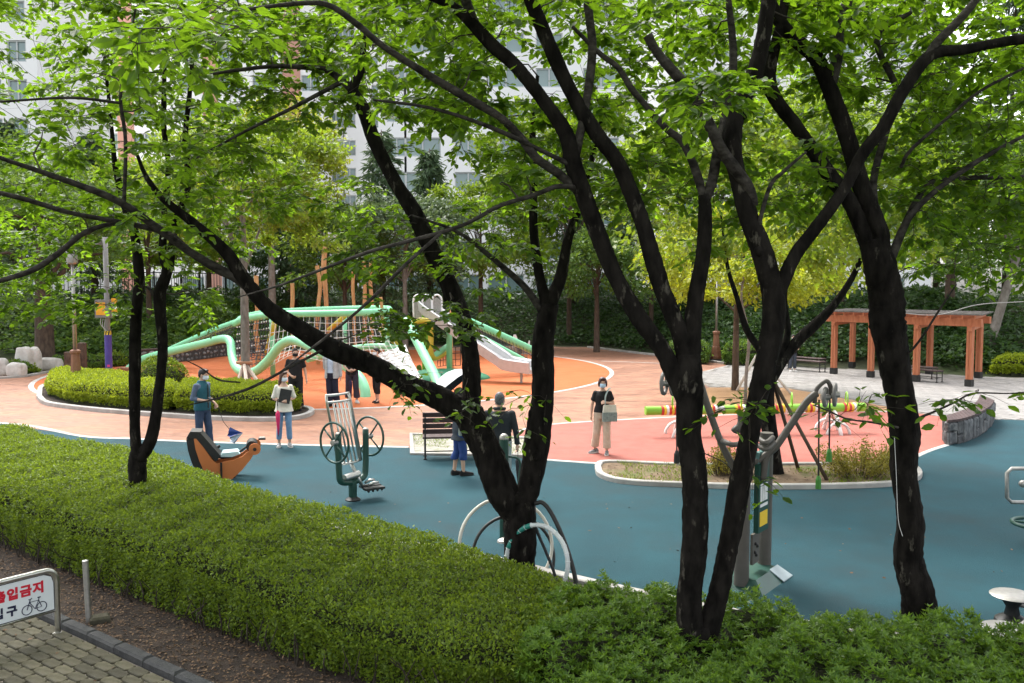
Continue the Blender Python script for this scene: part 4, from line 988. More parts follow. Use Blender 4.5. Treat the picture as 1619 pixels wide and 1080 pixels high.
for k, (px, d, py, m_, lb_) in enumerate([(150, 50, 210, 'leaf_conifer', 'blue-green feathery conifer behind the yellow sign box'), (605, 52, 205, 'leaf_conifer', 'pointed grey-green conifer in front of the white apartment block'), (680, 55, 235, 'leaf_conifer', 'shorter conifer beside the pointed one below the wide windows'),
      (465, 54, 265, 'leaf_conifer', 'low conifer behind the wooden poles'), (905, 58, 200, 'leaf_conifer', 'tall conifer rising over the dark wood behind the slide'), (1590, 48, -40, 'leaf_conifer', 'very tall conifer at the end of the plaza'), (1480, 56, 60, 'leaf_conifer', 'tall conifer behind the pergola roof'), (20, 52, 190, 'leaf_conifer', 'tall conifer behind the thick dark-trunked tree')]):
    s = spot(px, d); h = P(px, py, d)[2] - s[2]
    conifer(lb_, s, h, min(3.4, h * .26), 5200, 60 + k, M[m_], L=.55)

# yellowing leaves in the sapling by the pull-down machine
tI = pk('garden_tree', 'dark leaning young tree propped by poles in the planted island', 1226, 16.6, 150, 520, 560, 17000, .14, M['leaf_fresh'], M['bark'], seed=41, tr=.001, clumps=110, spread=.6, forks=1)
for ch in list(tI.children):
    if ch.name.startswith('trunk') or ch.name.startswith('limb'): bpy.data.objects.remove(ch)
DI = G(1226, 752)[1]; tw_ = MB()
for lp in ([(1226, 758, DI, 34), (1224, 740, DI, 28), (1218, 690, DI, 25), (1212, 640, DI, 25), (1214, 600, DI, 24), (1225, 575, DI, 22)],
           [(1214, 610, DI, 18), (1240, 565, DI, 18), (1265, 535, DI, 18), (1290, 512, DI, 17), (1320, 480, DI, 12), (1352, 430, DI, 9), (1372, 370, DI, 6), (1380, 300, DI, 3)],
           [(1216, 605, DI, 16), (1205, 560, DI, 13), (1180, 520, DI, 11), (1165, 470, DI, 8), (1150, 420, DI, 6), (1140, 340, DI, 3)],
           [(1224, 580, DI, 14), (1245, 530, DI, 11), (1240, 470, DI, 9), (1250, 410, DI, 5)]):
    rows = pts_smooth(limb_path(lp), 6); tw_.tube(rows[:, :3], rows[:, 3], 9)
obj('trunk', tw_, M['bark'], tI, smooth=True, world=True)
# ================================================================== hedges and shrubs
def hedge(name, label, poly, H, leafm, dens, L, cat='hedge', rnd=.35, z0=.02, rosette=False, bumpy=.05, seed=0, group=None, ground=.10, stems=0, tmpl=T_DIA, side=.55, core_in=.16):
    """H: height (number or function of x,y arrays). Twig mass inside, leaves over top and flanks."""
    Hf = H if callable(H) else (lambda x, y: np.full(len(x), float(H)))
    p = np.array(poly); c = p.mean(0)
    t = thing(name, label, cat, (c[0], c[1], z0), group=group)
    def height(x, y):
        d = poly_dist(poly, x, y); k = np.clip(d / rnd, 0, 1)
        return Hf(x, y) * (side + (1 - side) * np.sqrt(np.clip(1 - (1 - k) ** 2, 0, 1))) * (1 + bumpy * vnoise(x, y, 3.2, seed) + bumpy * .8 * vnoise(x, y, 9.0, seed + 1) + bumpy * .6 * vnoise(x, y, 21.0, seed + 2))
    # core
    step = max(.10, math.sqrt(poly_area(poly)) / 45); lo, hi = p.min(0) - step, p.max(0) + step
    nx, ny = int((hi[0] - lo[0]) / step) + 2, int((hi[1] - lo[1]) / step) + 2
    X, Y = np.meshgrid(lo[0] + np.arange(nx) * step, lo[1] + np.arange(ny) * step, indexing='ij'); x, y = X.ravel(), Y.ravel()
    ins = poly_in(poly, x, y); d = poly_dist(poly, x, y)
    z = np.where(ins & (d > core_in), height(x, y) * .84 - .06, -.02); z = np.maximum(z, -.02)
    zz = z.reshape(nx, ny); mb = MB(); vs = [(a, b, q + z0) for a, b, q in zip(x, y, z)]; fs = []
    for i in range(nx - 1):
        for j in range(ny - 1):
            if max(zz[i, j], zz[i + 1, j], zz[i, j + 1], zz[i + 1, j + 1]) > 0:
                fs.append((i * ny + j, (i + 1) * ny + j, (i + 1) * ny + j + 1, i * ny + j + 1))
    obj('twig_mass', mb.add(vs, fs), M['hedge_core'], t, world=True)
    # leaves: top
    n = int(poly_area(poly) * dens); q = poly_sample(poly, n); dp = rng.exponential(.035, n).clip(0, .16)
    ptop = np.stack([q[:, 0], q[:, 1], z0 + height(q[:, 0], q[:, 1]) - dp + rng.normal(size=n) * .012], 1)
    # flanks
    e = np.roll(p, -1, 0) - p; el = np.linalg.norm(e, axis=1); m = int(el.sum() * (Hf(p[:, 0], p[:, 1]).mean()) * dens * 1.0)
    k = rng.choice(len(p), m, p=el / el.sum()); s = rng.random(m)[:, None]; b = p[k] + e[k] * s
    inn = c - b; nrm = np.stack([e[k][:, 1], -e[k][:, 0]], 1); nrm /= np.linalg.norm(nrm, axis=1)[:, None]; tb = b - nrm * .05
    sign = np.where(poly_in(poly, tb[:, 0], tb[:, 1]), 1.0, -1.0); nrm = nrm * sign[:, None]          # outward
    hh = height(b[:, 0], b[:, 1]); zf = rng.uniform(0, 1, m) ** .85; dpt = rng.exponential(.05, m).clip(0, .2) + .10 * (1 - zf) + .05 * vnoise(b[:, 0] * 3, b[:, 1] * 3 + zf, 2.5, seed + 4)
    pside = np.stack([b[:, 0] - nrm[:, 0] * dpt, b[:, 1] - nrm[:, 1] * dpt, z0 + ground + (hh - ground) * zf], 1)
    n3 = np.concatenate([np.stack([np.zeros(n), np.zeros(n), np.ones(n)], 1), np.stack([nrm[:, 0], nrm[:, 1], np.full(m, .55)], 1)])
    pp = np.vstack([ptop, pside])
    if rosette:
        K = 6; ang = np.tile(np.arange(K) * 2 * math.pi / K, (len(pp), 1)) + rng.uniform(0, 6.28, (len(pp), 1)); n3 = norm(n3 + rng.normal(size=n3.shape) * .35)
        u = norm(np.cross(n3, np.array((.3, .9, .1)))); v = np.cross(n3, u)
        ax = (u[:, None] * np.cos(ang)[..., None] + v[:, None] * np.sin(ang)[..., None]) + n3[:, None] * rng.uniform(.2, 1.1, (len(pp), K, 1))
        P_ = np.repeat(pp, K, 0); A_ = ax.reshape(-1, 3); U_ = np.repeat(n3, K, 0) + rng.normal(size=A_.shape) * .15; L_ = rng.uniform(.7, 1.25, len(P_)) * L
    else:
        P_ = pp; A_ = rdir(len(pp)) + n3 * .55; U_ = n3 + rng.normal(size=pp.shape) * .6; L_ = rng.uniform(.65, 1.35, len(pp)) * L
    cloud_obj('foliage', P_, A_, U_, L_, tmpl, leafm, t)
    if stems:
        sm = MB()
        for _ in range(stems):
            i = rng.integers(0, m); b0 = pside[i].copy(); b0[:2] -= nrm[i] * .02; b0[2] = z0
            sm.tube([b0, b0 + (rng.normal() * .05, rng.normal() * .05, .15), b0 + (rng.normal() * .08, rng.normal() * .08, .34)], [.009, .007, .004], 4, caps=False)
        obj('stem_mass', sm, M['twig'], t, world=True, kind='stuff')
    return t

# the big trimmed hedge beside the footpath
HB = [(-11.5, 17.1), (-8.2, 15.7), (-5.9, 14.2), (-4.4, 12.6), (-2.95, 11.25), (-1.6, 10.5), (-.75, 9.95), (-.05, 9.5), (.45, 9.1), (.75, 8.6)]
HF = [(.62, 7.6), (.15, 6.9), (-.6, 6.9), (-1.75, 7.45), (-3.15, 8.45), (-4.9, 9.8), (-6.6, 11.1), (-9.5, 13.2), (-12.5, 15.4)]
hh_main = lambda x, y: .40 + .36 * np.clip((-x + .7) / 3.6, 0, 1)
hedge('trimmed_hedge', 'broad flat-topped green hedge running beside the footpath', HB + HF, hh_main, M['leaf_hedge'], 4600, .036, rnd=.26, bumpy=.065, seed=3, stems=700, ground=.02, side=.74, core_in=.30)
# azaleas in front of the tree bases on the right
AZB = [(.30, 8.75), (1.2, 8.75), (1.95, 8.25), (2.9, 7.85), (3.7, 7.45), (4.6, 7.25), (5.4, 7.0), (7.4, 6.8)]
AZF = [(7.4, 4.4), (5.2, 4.6), (3.3, 4.9), (1.7, 5.3), (.6, 5.9), (.05, 6.9), (.0, 7.8)]
hedge('azalea_hedge', 'loose azalea bushes with whorled leaves around the cherry trunks', AZB + AZF, (lambda x, y: .44 + .10 * np.clip((x - 1.2) / 1.5, 0, 1)), M['leaf_azalea'], 980, .052, rnd=.3, bumpy=.26, seed=8, rosette=True, ground=.06, side=.6, tmpl=T_LANCE)
# rounded bush at the far left of the hedge
def blob(px, py, rx, ry=None, n=22, z=0.0):
    c = G(px, py); ry = ry or rx
    return [(c[0] + rx * math.cos(a), c[1] + ry * math.sin(a)) for a in np.linspace(0, 2 * math.pi, n, endpoint=False)]
hedge('clipped_bush', 'rounded clipped bush at the left end of the blue ground', blob(-8, 742, .95, .8), .78, M['leaf_hedge'], 3800, .036, cat='bush', rnd=.6, side=.35, seed=12)
# bright box hedge in the left bed
BX = GP([(72, 628), (110, 641), (180, 648), (262, 653), (280, 650), (292, 640), (260, 626), (180, 616), (110, 610), (78, 614)])
hedge('box_hedge', 'bright yellow-green clipped hedge at the rounded end of the bed with lamp and purple pole', BX, .68, M['leaf_box'], 1900, .062, rnd=.4, seed=14, bumpy=.06, group='clipped shrubs of the left bed')
BX2 = GP([(275, 653), (330, 657.5), (400, 660), (455, 658), (478, 652), (470, 645), (420, 640), (340, 632), (285, 636)])
hedge('box_hedge', 'yellow-green clipped hedge round the staked tree at the kerb end', BX2, .70, M['leaf_box'], 1900, .062, rnd=.4, seed=15, bumpy=.08, group='clipped shrubs of the left bed')
hedge('clipped_bush', 'ball-shaped darker bush standing above the bright box hedge', blob(257, 629, .85, .75), 1.25, M['leaf_hedge'], 2200, .06, cat='bush', rnd=.75, side=.3, seed=16)
# shrubs by the lamp base and right of the plaza
hedge('clipped_bush', 'green low hedge left of the brown lamp base', GP([(1055, 573), (1118, 577), (1122, 571), (1060, 566)]), .95, M['leaf_mid'], 700, .11, rnd=.4, seed=17, cat='hedge', group='low hedges by the lamp')
hedge('clipped_bush', 'green low hedge right of the brown lamp base', GP([(1142, 577.5), (1190, 580), (1225, 581), (1222, 573), (1150, 570)]), .95, M['leaf_mid'], 700, .11, rnd=.4, seed=18, cat='hedge', group='low hedges by the lamp')
hedge('clipped_bush', 'bright clipped hedge at the edge of the plaza beside the leaning tree', GP([(1567, 594), (1640, 596), (1800, 602), (1800, 592), (1640, 588), (1580, 587)]), .75, M['leaf_box'], 800, .10, rnd=.4, seed=19, cat='hedge')
# golden shrubs in the island: open, twiggy
def open_shrub(label, px, py, w, h, n, leafm, seed, L=.045):
    c = G(px, py); g = np.random.default_rng(seed); t = thing('golden_shrub', label, 'shrub', (c[0], c[1], .05), group='golden shrubs in the island')
    st = MB(); PP = []
    for k in range(70):
        a = g.uniform(0, 6.28); r = g.uniform(0, 1) ** .5 * w / 2; foot = c + np.array((math.cos(a) * r * .45, math.sin(a) * r * .35, .05))
        tip = c + np.array((math.cos(a) * r, math.sin(a) * r * .8, h * g.uniform(.6, 1.08) * (1 - .3 * (r / (w / 2)) ** 2)))
        m_ = foot * .5 + tip * .5 + g.normal(size=3) * .03
        st.tube([foot, m_, tip], [.006, .004, .002], 4, caps=False)
        tt = g.uniform(.25, 1, n // 70)[:, None]; PP.append(foot * (1 - tt) + tip * tt + g.normal(size=(n // 70, 3)) * .035)
    obj('stem_mass', st, M['bark_brown'], t, world=True, kind='stuff'); PP = np.vstack(PP)
    cloud_obj('foliage', PP, rdir(len(PP)) + np.array((0, 0, .5)), rdir(len(PP)) + np.array((0, 0, 1)), g.uniform(.7, 1.3, len(PP)) * L, T_DIA, leafm, t)
open_shrub('wide golden-leaved shrub at the kerb end of the island beside the burred trunk', 1360, 757, 1.75, .72, 5200, M['leaf_gold'], 31)
open_shrub('small golden shrub between the two black stems in the island', 1140, 755, .75, .62, 1900, M['leaf_gold'], 32)
open_shrub('straggly low golden shrub at the rear kerb of the island', 1412, 745, .7, .5, 1300, M['leaf_gold'], 33)
# small plants and boulders on the left border
for k, (px, py, r, h, lb_) in enumerate([(20, 594, .8, .5, 'low green shrub in front of the upright pale boulders'), (46, 594, .4, .4, 'little green tuft growing between the upright pale boulders'), (135, 584, .9, .6, 'low green shrub behind the taller wooden marker post'), (172, 581, .8, .55, 'low shrub at the foot of the purple wrapped pole'),
        (215, 577, .9, .6, 'low shrub at the end of the rubble retaining wall'), (-40, 596, 1.0, .6, 'wide low shrub beyond the half hidden white boulder'), (92, 585, .55, .5, 'small green shrub beside the flat long boulder')]):
    hedge('border_shrub', lb_, blob(px, py - 2, r, r * .6, 14), h, M['leaf_hedge'] if k % 2 else M['leaf_mid'], 420, .12, cat='shrub', rnd=.6, side=.3, seed=50 + k, group='low border shrubs', bumpy=.2)
def boulder(label, px, py, d, seed):
    c = G(px, py); g = np.random.default_rng(seed); mb = MB().ell((0, 0, 0), (1, 1, 1), 16, 10)
    vs = []
    for v in mb.v:
        v = np.array(v); s = np.sign(v) * np.abs(v) ** .55; s = s * np.array(d) / 2
        s = s * (1 + .09 * math.sin(v[0] * 4 + seed) * math.cos(v[1] * 5 + v[2] * 3 + seed)); vs.append(s + np.array((0, 0, d[2] * .42)))
    mb.v = [tuple(v) for v in vs]; o = obj('boulder', mb, M['boulder'], None, smooth=40); o.location = c; o.rotation_euler.z = g.uniform(-.3, .3)
    return tag(o, label, 'boulder', 'pale boulders edging the left path')
boulder('tall squarish pale boulder, left of an upright pair by the path', 39, 590, (.62, .5, 1.15), 1)
boulder('tall squarish pale boulder, right of an upright pair by the path', 54, 588.5, (.55, .5, 1.1), 2)
boulder('low rounded white boulder in front of the upright pair', 27, 596, (.75, .5, .6), 3)
boulder('white boulder half hidden by border shrubs at the far left', 2, 594, (.5, .4, .75), 4)
boulder('flat long pale boulder lying among border shrubs right of the upright pair', 77, 585, (1.1, .5, .55), 5)
# fallen leaves and litter
def litter(label, poly, n, L, z, m):
    q = poly_sample(poly, n); p = np.stack([q[:, 0], q[:, 1], np.full(n, z) + rng.uniform(0, .012, n)], 1)
    o = cloud_obj('leaf_litter', p, rdir(n, .2), np.array((0, 0, 1.0)) + rng.normal(size=(n, 3)) * .3, rng.uniform(.6, 1.3, n) * L, T_DIA, m, None)
    o['label'] = label; o['category'] = 'leaf litter'
litter('dry brown leaf litter on the soil between kerb and hedge', [tuple(KA - kd * 4 - kn * .02), tuple(KB + kd * 3 - kn * .02), tuple(KB + kd * 3 - kn * .75), tuple(KA - kd * 4 - kn * .75)], 5200, .036, .026, M['litter'])
litter('scattered dry leaves lying on the old paver footpath', [tuple(KA - kd * 1.5 + kn * .2), tuple(KB + kd * 2 + kn * .2), tuple(KB + kd * 2 + kn * 2), tuple(KA - kd * 1.5 + kn * 2)], 90, .045, .026, M['litter'])
litter('brown leaf litter on the island soil', [tuple(p) for p in isl], 900, .05, .055, M['litter'])
litter('few fallen leaves scattered over the blue rubber', GP([(400, 760), (1100, 800), (1619, 850), (1619, 940), (960, 900), (560, 800)]), 45, .05, .008, M['litter'])
def grass(label, poly, n, L, m, z):
    q = poly_sample(poly, n); k = vnoise(q[:, 0], q[:, 1], 2.0, 9) > .0; q = q[k]; n = len(q)
    o = cloud_obj('grass', np.stack([q[:, 0], q[:, 1], np.full(n, z)], 1), rdir(n, .3) * .6 + np.array((0, 0, .8)), rdir(n), rng.uniform(.5, 1.3, n) * L, T_NEEDLE, m, None)
    o['label'] = label; o['category'] = 'grass'
grass('sparse grass and moss tufts on the island soil', [tuple(p) for p in isl], 4500, .07, M['leaf_hedge'], .05)
grass('grass growing through the pavers under the slatted bench', MATP, 1800, .06, M['leaf_hedge'], .012)
# ================================================================== playground climbing structure
def rope_net(name, A, B, nu, nv, r, m, parent, sag=.0):
    """net between two curves A(t), B(t) sampled as arrays; returns one joined rope part"""
    A, B = np.array(A), np.array(B); mb = MB()
    tu = np.linspace(0, 1, nu); ia = lambda C, t: np.array([np.interp(t, np.linspace(0, 1, len(C)), C[:, k]) for k in range(3)])
    def pt(u, v):
        q = ia(A, u) * (1 - v) + ia(B, u) * v; q[2] -= sag * math.sin(math.pi * v); return q
    for u in tu: mb.tube([pt(u, v) for v in np.linspace(0, 1, 6)], r, 4, caps=False)
    for v in np.linspace(0, 1, nv): mb.tube([pt(u, v) for u in np.linspace(0, 1, max(nu, 8))], r, 4, caps=False)
    return obj(name, mb, m, parent, world=True)

pc = G(520, 596)
play = thing('climbing_frame', 'mint green tube climbing frame with rope nets and peeled log poles on the orange circle', 'climbing frame', (*pc[:2], 0))
TR = .165
def tubepart(pts, r=TR, m='mint', name='tube', k=7, n=14):
    rows = pts_smooth(pts, k); return obj(name, MB().tube(rows, r, n), M[m], play, smooth=50, world=True)
g0 = lambda px, py, z=0.: tuple(G(px, py, z))
# long snaking front tube: ground at the left, over, loop, arch, ground at the right
tubepart([P(203, 584, 36.5), P(222, 570, 36.4), P(262, 558, 36.0), P(323, 543, 35.2), P(352, 536, 34.6), P(364, 541, 34.2), P(367, 563, 33.6), P(373, 580, 33.0), P(386, 589, 32.4), P(404, 587, 31.8), P(423, 571, 31.4), P(444, 546, 31.0), P(463, 538, 30.6), P(486, 546, 30.0), P(513, 561, 29.3), P(548, 580, 28.4), P(568, 597, 27.8), P(577, 616, 27.4), P(578, 634, 27.2)])
obj('foot_plate', MB().box(tuple(G(203, 588) + (0, 0, .09)), (.75, .5, .18)), M['lamp_brown'], play, world=True)
# rear rail climbing to the hoop
tubepart([P(240, 566, 38.0), P(263, 556, 38.0), P(323, 529, 37.2), P(373, 510, 36.4), P(400, 503, 36.0), P(416, 500, 35.6)], .14)
# hoop carried high
hoop = [P(372, 512, 35.0), P(385, 505, 34.2), P(415, 499, 33.2), P(445, 496.5, 32.6), P(520, 495.5, 32.0), P(580, 494, 32.2), P(612, 492, 33.5), P(612, 488, 36.0), P(580, 487.5, 37.5), P(520, 489, 38.0), P(450, 492, 37.8), P(415, 495, 37.2), P(385, 502, 36.2)]
hp = pts_smooth(hoop + [hoop[0]], 5)[:-1]
obj('hoop_tube', MB().tube(hp, .13, 12, closed=True), M['mint'], play, smooth=True, world=True)
# lower rail behind
tubepart([P(486, 568, 32.5), P(520, 560, 33.2), P(560, 551, 34.0), P(600, 548, 34.6), P(640, 552, 34.0)], .13)
# stanchions under the hoop
for px, d in ((430, 34.0), (612, 33.6), (545, 36.8)):
    top_ = P(px, 499, d); obj('stanchion', MB().tube([(top_[0], top_[1], -.05), top_], .10, 10), M['mint'], play, smooth=True, world=True)
for a, b in (((421, 560, 34.4), (437, 500, 33.6)), ((600, 520, 34.0), (645, 560, 34.8)), ((520, 522, 35.8), (545, 500, 34.5))):
    obj('brace', MB().tube([P(*a), P(*b)], .10, 10), M['yellowtube'], play, smooth=True, world=True)
# nets
i_f = [P(x, 498, d) for x, d in ((430, 32.9), (470, 32.4), (520, 32.0), (570, 32.1), (605, 33.0))]
i_l = [P(x, y, d) for x, y, d in ((418, 585, 31.6), (460, 560, 30.9), (515, 572, 31.2), (580, 562, 31.0), (640, 562, 31.0))]
rope_net('rope_net', i_f, i_l, 24, 9, .010, M['rope_w'], play, .25)
rope_net('rope_net', [P(378, 508, 35.0), P(400, 502, 34.6), P(430, 499, 34.0)], [P(372, 545, 34.0), P(390, 562, 33.4), P(420, 572, 32.6)], 14, 8, .014, M['rope_b'], play, .1)
rope_net('rope_net', [P(612, 492, 35.5), P(612, 490, 34.5), P(612, 494, 33.3)], [P(655, 520, 34.5), P(660, 540, 33.0), P(648, 520, 31.5)], 22, 14, .013, M['rope_b'], play, .15)
rope_net('rope_net', [P(450, 492, 37.8), P(520, 489.5, 38.0), P(600, 488, 37.4)], [P(460, 545, 35.5), P(530, 540, 35.5), P(625, 540, 35.2)], 26, 10, .015, M['rope_b'], play, .3)
rope_net('rope_net', [P(270, 555, 37.5), P(330, 528, 36.8), P(378, 510, 35.8)], [P(270, 557, 36.0), P(330, 542, 35.2), P(358, 536, 34.7)], 24, 5, .012, M['rope_b'], play, .03)
rope_net('rope_net', [P(372, 560, 33.6), P(395, 555, 33.4), P(425, 560, 33.2)], [P(372, 585, 32.8), P(395, 592, 32.2), P(425, 575, 31.6)], 10, 6, .014, M['rope_b'], play, .0)
# balls where the ropes cross
kn_ = MB()
for a in np.linspace(0, 1, 14):
    for b in np.linspace(.1, .9, 5):
        q = np.array(P(375 + 50 * a, 512 + 56 * b - 10 * a, 34.6 - 1.2 * b)); kn_.ell(q, (.035, .035, .035), 5, 4)
obj('rope_knots', kn_, M['rope_w'], play, world=True, kind='stuff')
# slung white sheet of belts
shA = [P(598, 560, 31.5), P(620, 553, 31.5), P(641, 546, 31.5)]; shB = [P(640, 607, 29.6), P(660, 608, 29.6), P(672, 604, 29.6)]
rope_net('net_edge', shA, shB, 9, 16, .014, M['rope_w'], play, .15)
ip = lambda C, t: np.array([np.interp(t, np.linspace(0, 1, len(C)), np.array(C)[:, k]) for k in range(3)])
b0 = None
for k in range(13):
    v0, v1 = k / 13 + .004, (k + .93) / 13; sag = lambda v: np.array((0, 0, -.15 * math.sin(math.pi * v)))
    us = np.linspace(0, 1, 7); top_ = [ip(shA, u) * (1 - v0) + ip(shB, u) * v0 + sag(v0) + (0, 0, .04 * math.sin(u * 20 + k)) for u in us]; bot_ = [ip(shA, u) * (1 - v1) + ip(shB, u) * v1 + sag(v1) + (0, 0, .04 * math.sin(u * 20 + k + 1)) for u in us]
    mb = MB(); vs = [*top_, *bot_, *[q - (0, 0, .02) for q in top_], *[q - (0, 0, .02) for q in bot_]]
    fs = []
    for i in range(6):
        fs += [(i, i + 1, 8 + i, 7 + i), (14 + i, 21 + i, 22 + i, 15 + i), (i, 14 + i, 15 + i, i + 1), (7 + i, 8 + i, 22 + i, 21 + i)]
    obj('belt', mb.add(vs, fs), M['white'], play, smooth=True, world=True)
# right leg tube and tower
tubepart([P(642, 508, 32.2), P(648, 517, 31.8), P(668, 556, 30.6), P(690, 600, 29.4), P(696, 622, 28.8)], .17)
tubepart([P(650, 512, 33.0), P(664, 507, 33.0), P(678, 510, 33.0), P(681, 530, 33.0), P(681, 556, 33.0), P(686, 566, 33.2), P(700, 560, 33.8), P(708, 547, 34.2)], .11, 'yellowtube')
tubepart([P(682, 566, 33.1), P(696, 556, 33.6), P(709, 547, 34.2)], .12, 'mint')
tw_c = P(690, 500, 34.0)
for dx, dy in ((-.45, -.4), (.5, -.4), (-.45, .5), (.5, .5)):
    obj('tower_post', MB().tube([(tw_c[0] + dx, tw_c[1] + dy, -.05), (tw_c[0] + dx, tw_c[1] + dy, 2.4)], .085, 10), M['lime' if dx < 0 else 'mint'], play, smooth=True, world=True)
obj('tower_deck', MB().box((tw_c[0], tw_c[1], 2.15), (1.35, 1.25, .12)), M['dull_steel'], play, world=True)
hd = MB()
for k, px in enumerate((661, 675, 691)):
    c = P(px, 478, 33.6); arch = [c + np.array((-.17, 0, -.65)), c + np.array((-.18, 0, .08)), c + np.array((-.1, 0, .24)), c + np.array((0, 0, .29)), c + np.array((.1, 0, .24)), c + np.array((.18, 0, .08)), c + np.array((.17, 0, -.65))]
    obj('guard_hoop', MB().tube(pts_smooth(arch, 4), .035, 8), M['white'], play, smooth=True, world=True)
    obj('guard_panel', MB().box(tuple(c + np.array((0, .06, -.22))), (.33, .03, .80)), M['dull_steel'], play, world=True)
# slide: bed with rolled sides from the tower down to the right
sA, sB, sC = P(684, 498, 33.6), P(806, 580, 31.4), P(846, 586, 31.0)
row = pts_smooth([P(672, 487, 33.9), sA, P(735, 533, 32.6), P(790, 570, 31.6), sB, sC], 6)
dirn = np.array((sC - sA)[:2]); dirn /= np.linalg.norm(dirn); sidev = np.array((-dirn[1], dirn[0], 0.0))
prof = [(-.46, .30), (-.42, .34), (-.36, .28), (-.33, .05), (-.05, .0), (-.03, .07), (.03, .07), (.05, .0), (.33, .05), (.36, .28), (.42, .34), (.46, .30), (.40, -.10), (-.40, -.10)]
mb = MB(); m_ = len(prof); vs = []
for q in row:
    for s_, z in prof: vs.append(q + sidev * s_ + np.array((0, 0, z)))
fs = [(i * m_ + k, (i + 1) * m_ + k, (i + 1) * m_ + (k + 1) % m_, i * m_ + (k + 1) % m_) for i in range(len(row) - 1) for k in range(m_)]
fs += [tuple(range(m_)), tuple((len(row) - 1) * m_ + k for k in range(m_ - 1, -1, -1))]
obj('slide', mb.add(vs, fs), mat('slide_steel', (.46, .46, .46), (.54, .54, .54), 6, .35, metal=.25), play, smooth=35, world=True)
obj('slide_leg', MB().tube([(*row[-4][:2], -.05), tuple(row[-4] - (0, 0, .1))], .05, 8), M['dull_steel'], play, world=True)
tubepart([P(732, 504, 34.5), P(790, 530, 35.2), P(840, 553, 36.0), P(862, 566, 36.6), P(868, 580, 36.8)], .16)
tubepart([P(752, 530, 33.6), P(800, 556, 33.9), P(838, 577, 34.1), P(856, 592, 34.2)], .14)
rope_net('rope_net', [P(740, 508, 34.6), P(790, 530, 35.2), P(850, 558, 36.1)], [P(756, 532, 33.7), P(800, 556, 33.9), P(846, 582, 34.1)], 22, 4, .012, M['rope_b'], play)
# peeled logs
for px, pt_, base_y, w in ((407, 436, 578, 9), (464, 448, 577, 7.5), (503, 420, 576, 7.5), (516, 388, 574, 9.5), (561, 425, 576, 6.5), (577, 413, 575, 8), (589, 414, 575, 8), (715, 455, 582, 6.5), (604, 470, 590, 7)):
    b_ = G(px, base_y); d = b_[1]; t_ = P(px - 2, pt_, d); r_ = w * .42 * d / FPX
    g = np.random.default_rng(px); pts = [b_ - (0, 0, .1)] + [b_ + (t_ - b_) * f + g.normal(size=3) * (.06, .03, 0) for f in (.2, .4, .6, .8)] + [t_]
    rows = pts_smooth([(*q, r_ * g.uniform(.88, 1.1)) for q in pts], 4); obj('log_pole', MB().tube(rows[:, :3], rows[:, 3], 9), M['wood_post'], play, smooth=50, world=True)
rope_net('rope_net', [P(692, 552, 36.8), P(705, 550, 36.8), P(728, 548, 36.8)], [P(692, 580, 36.8), P(705, 578, 36.8), P(728, 578, 36.8)], 7, 4, .013, M['rope_b'], play)
# flag on the tallest pole
d = G(516, 574)[1]; fl = MB(); base_f = P(518, 372, d)
fl.tube([P(514, 388, d), P(512, 366, d)], .02, 6); obj('flag_staff', fl, M['dull_steel'], play, world=True)
vs, fs = [], []; pa, pb, pc_, pd = P(510, 380, d), P(519, 367, d), P(530, 393, d), P(534, 370, d)
for i in range(7):
    for j in range(5):
        u, v = i / 6, j / 4; q = (pa * (1 - u) + pb * u) * (1 - v) + (pc_ * (1 - u) + pd * u) * v + np.array((0, .12 * math.sin(u * 6 + v * 4), -.05 * math.sin(u * 3)))
        vs.append(q)
for k in range(35): vs.append(vs[k] + np.array((0, .012, 0)))
for i in range(6):
    for j in range(4):
        a = i * 5 + j; fs += [(a, a + 1, a + 6, a + 5), (35 + a, 35 + a + 5, 35 + a + 6, 35 + a + 1)]
fo = obj('flag', MB().add(vs, fs), mat('printed_cloth', (.62, .60, .60), (.40, .36, .38), 6, .9), play, smooth=True, world=True)
# green mound
mc = G(704, 598)
mo = obj('play_mound', MB().ell((0, 0, 0), (1.75, 1.25, .38), 24, 10), mat('green_rubber', (.05, .24, .13), (.07, .29, .16), 3, .7), None, smooth=True); mo.location = (mc[0], mc[1], -.02)
tag(mo, 'low green rubber mound on the orange circle under the slide', 'mound')
# small spring rider far right
sr = thing('spring_rider', 'small white and yellow spring rider behind the slide tubes', 'spring rider', tuple(G(822, 560)))
obj('spring', MB().tube([(.11 * math.cos(a), .11 * math.sin(a), a * .012) for a in np.arange(0, 30, .5)], .016, 5), M['black'], sr, smooth=True)
obj('seat', MB().box((.05, 0, .46), (.62, .22, .10), bev=.04), M['yellow'], sr)
obj('body', MB().prism_side([(-.38, .36), (-.42, .75), (-.33, 1.02), (-.20, 1.02), (-.12, .80), (-.05, .52), (.40, .50), (.46, .72), (.53, .70), (.50, .36)], -.03, .03), M['white'], sr)
obj('handle', MB().tube([(-.2, -.2, .80), (-.2, .2, .80)], .02, 6), M['yellow'], sr)

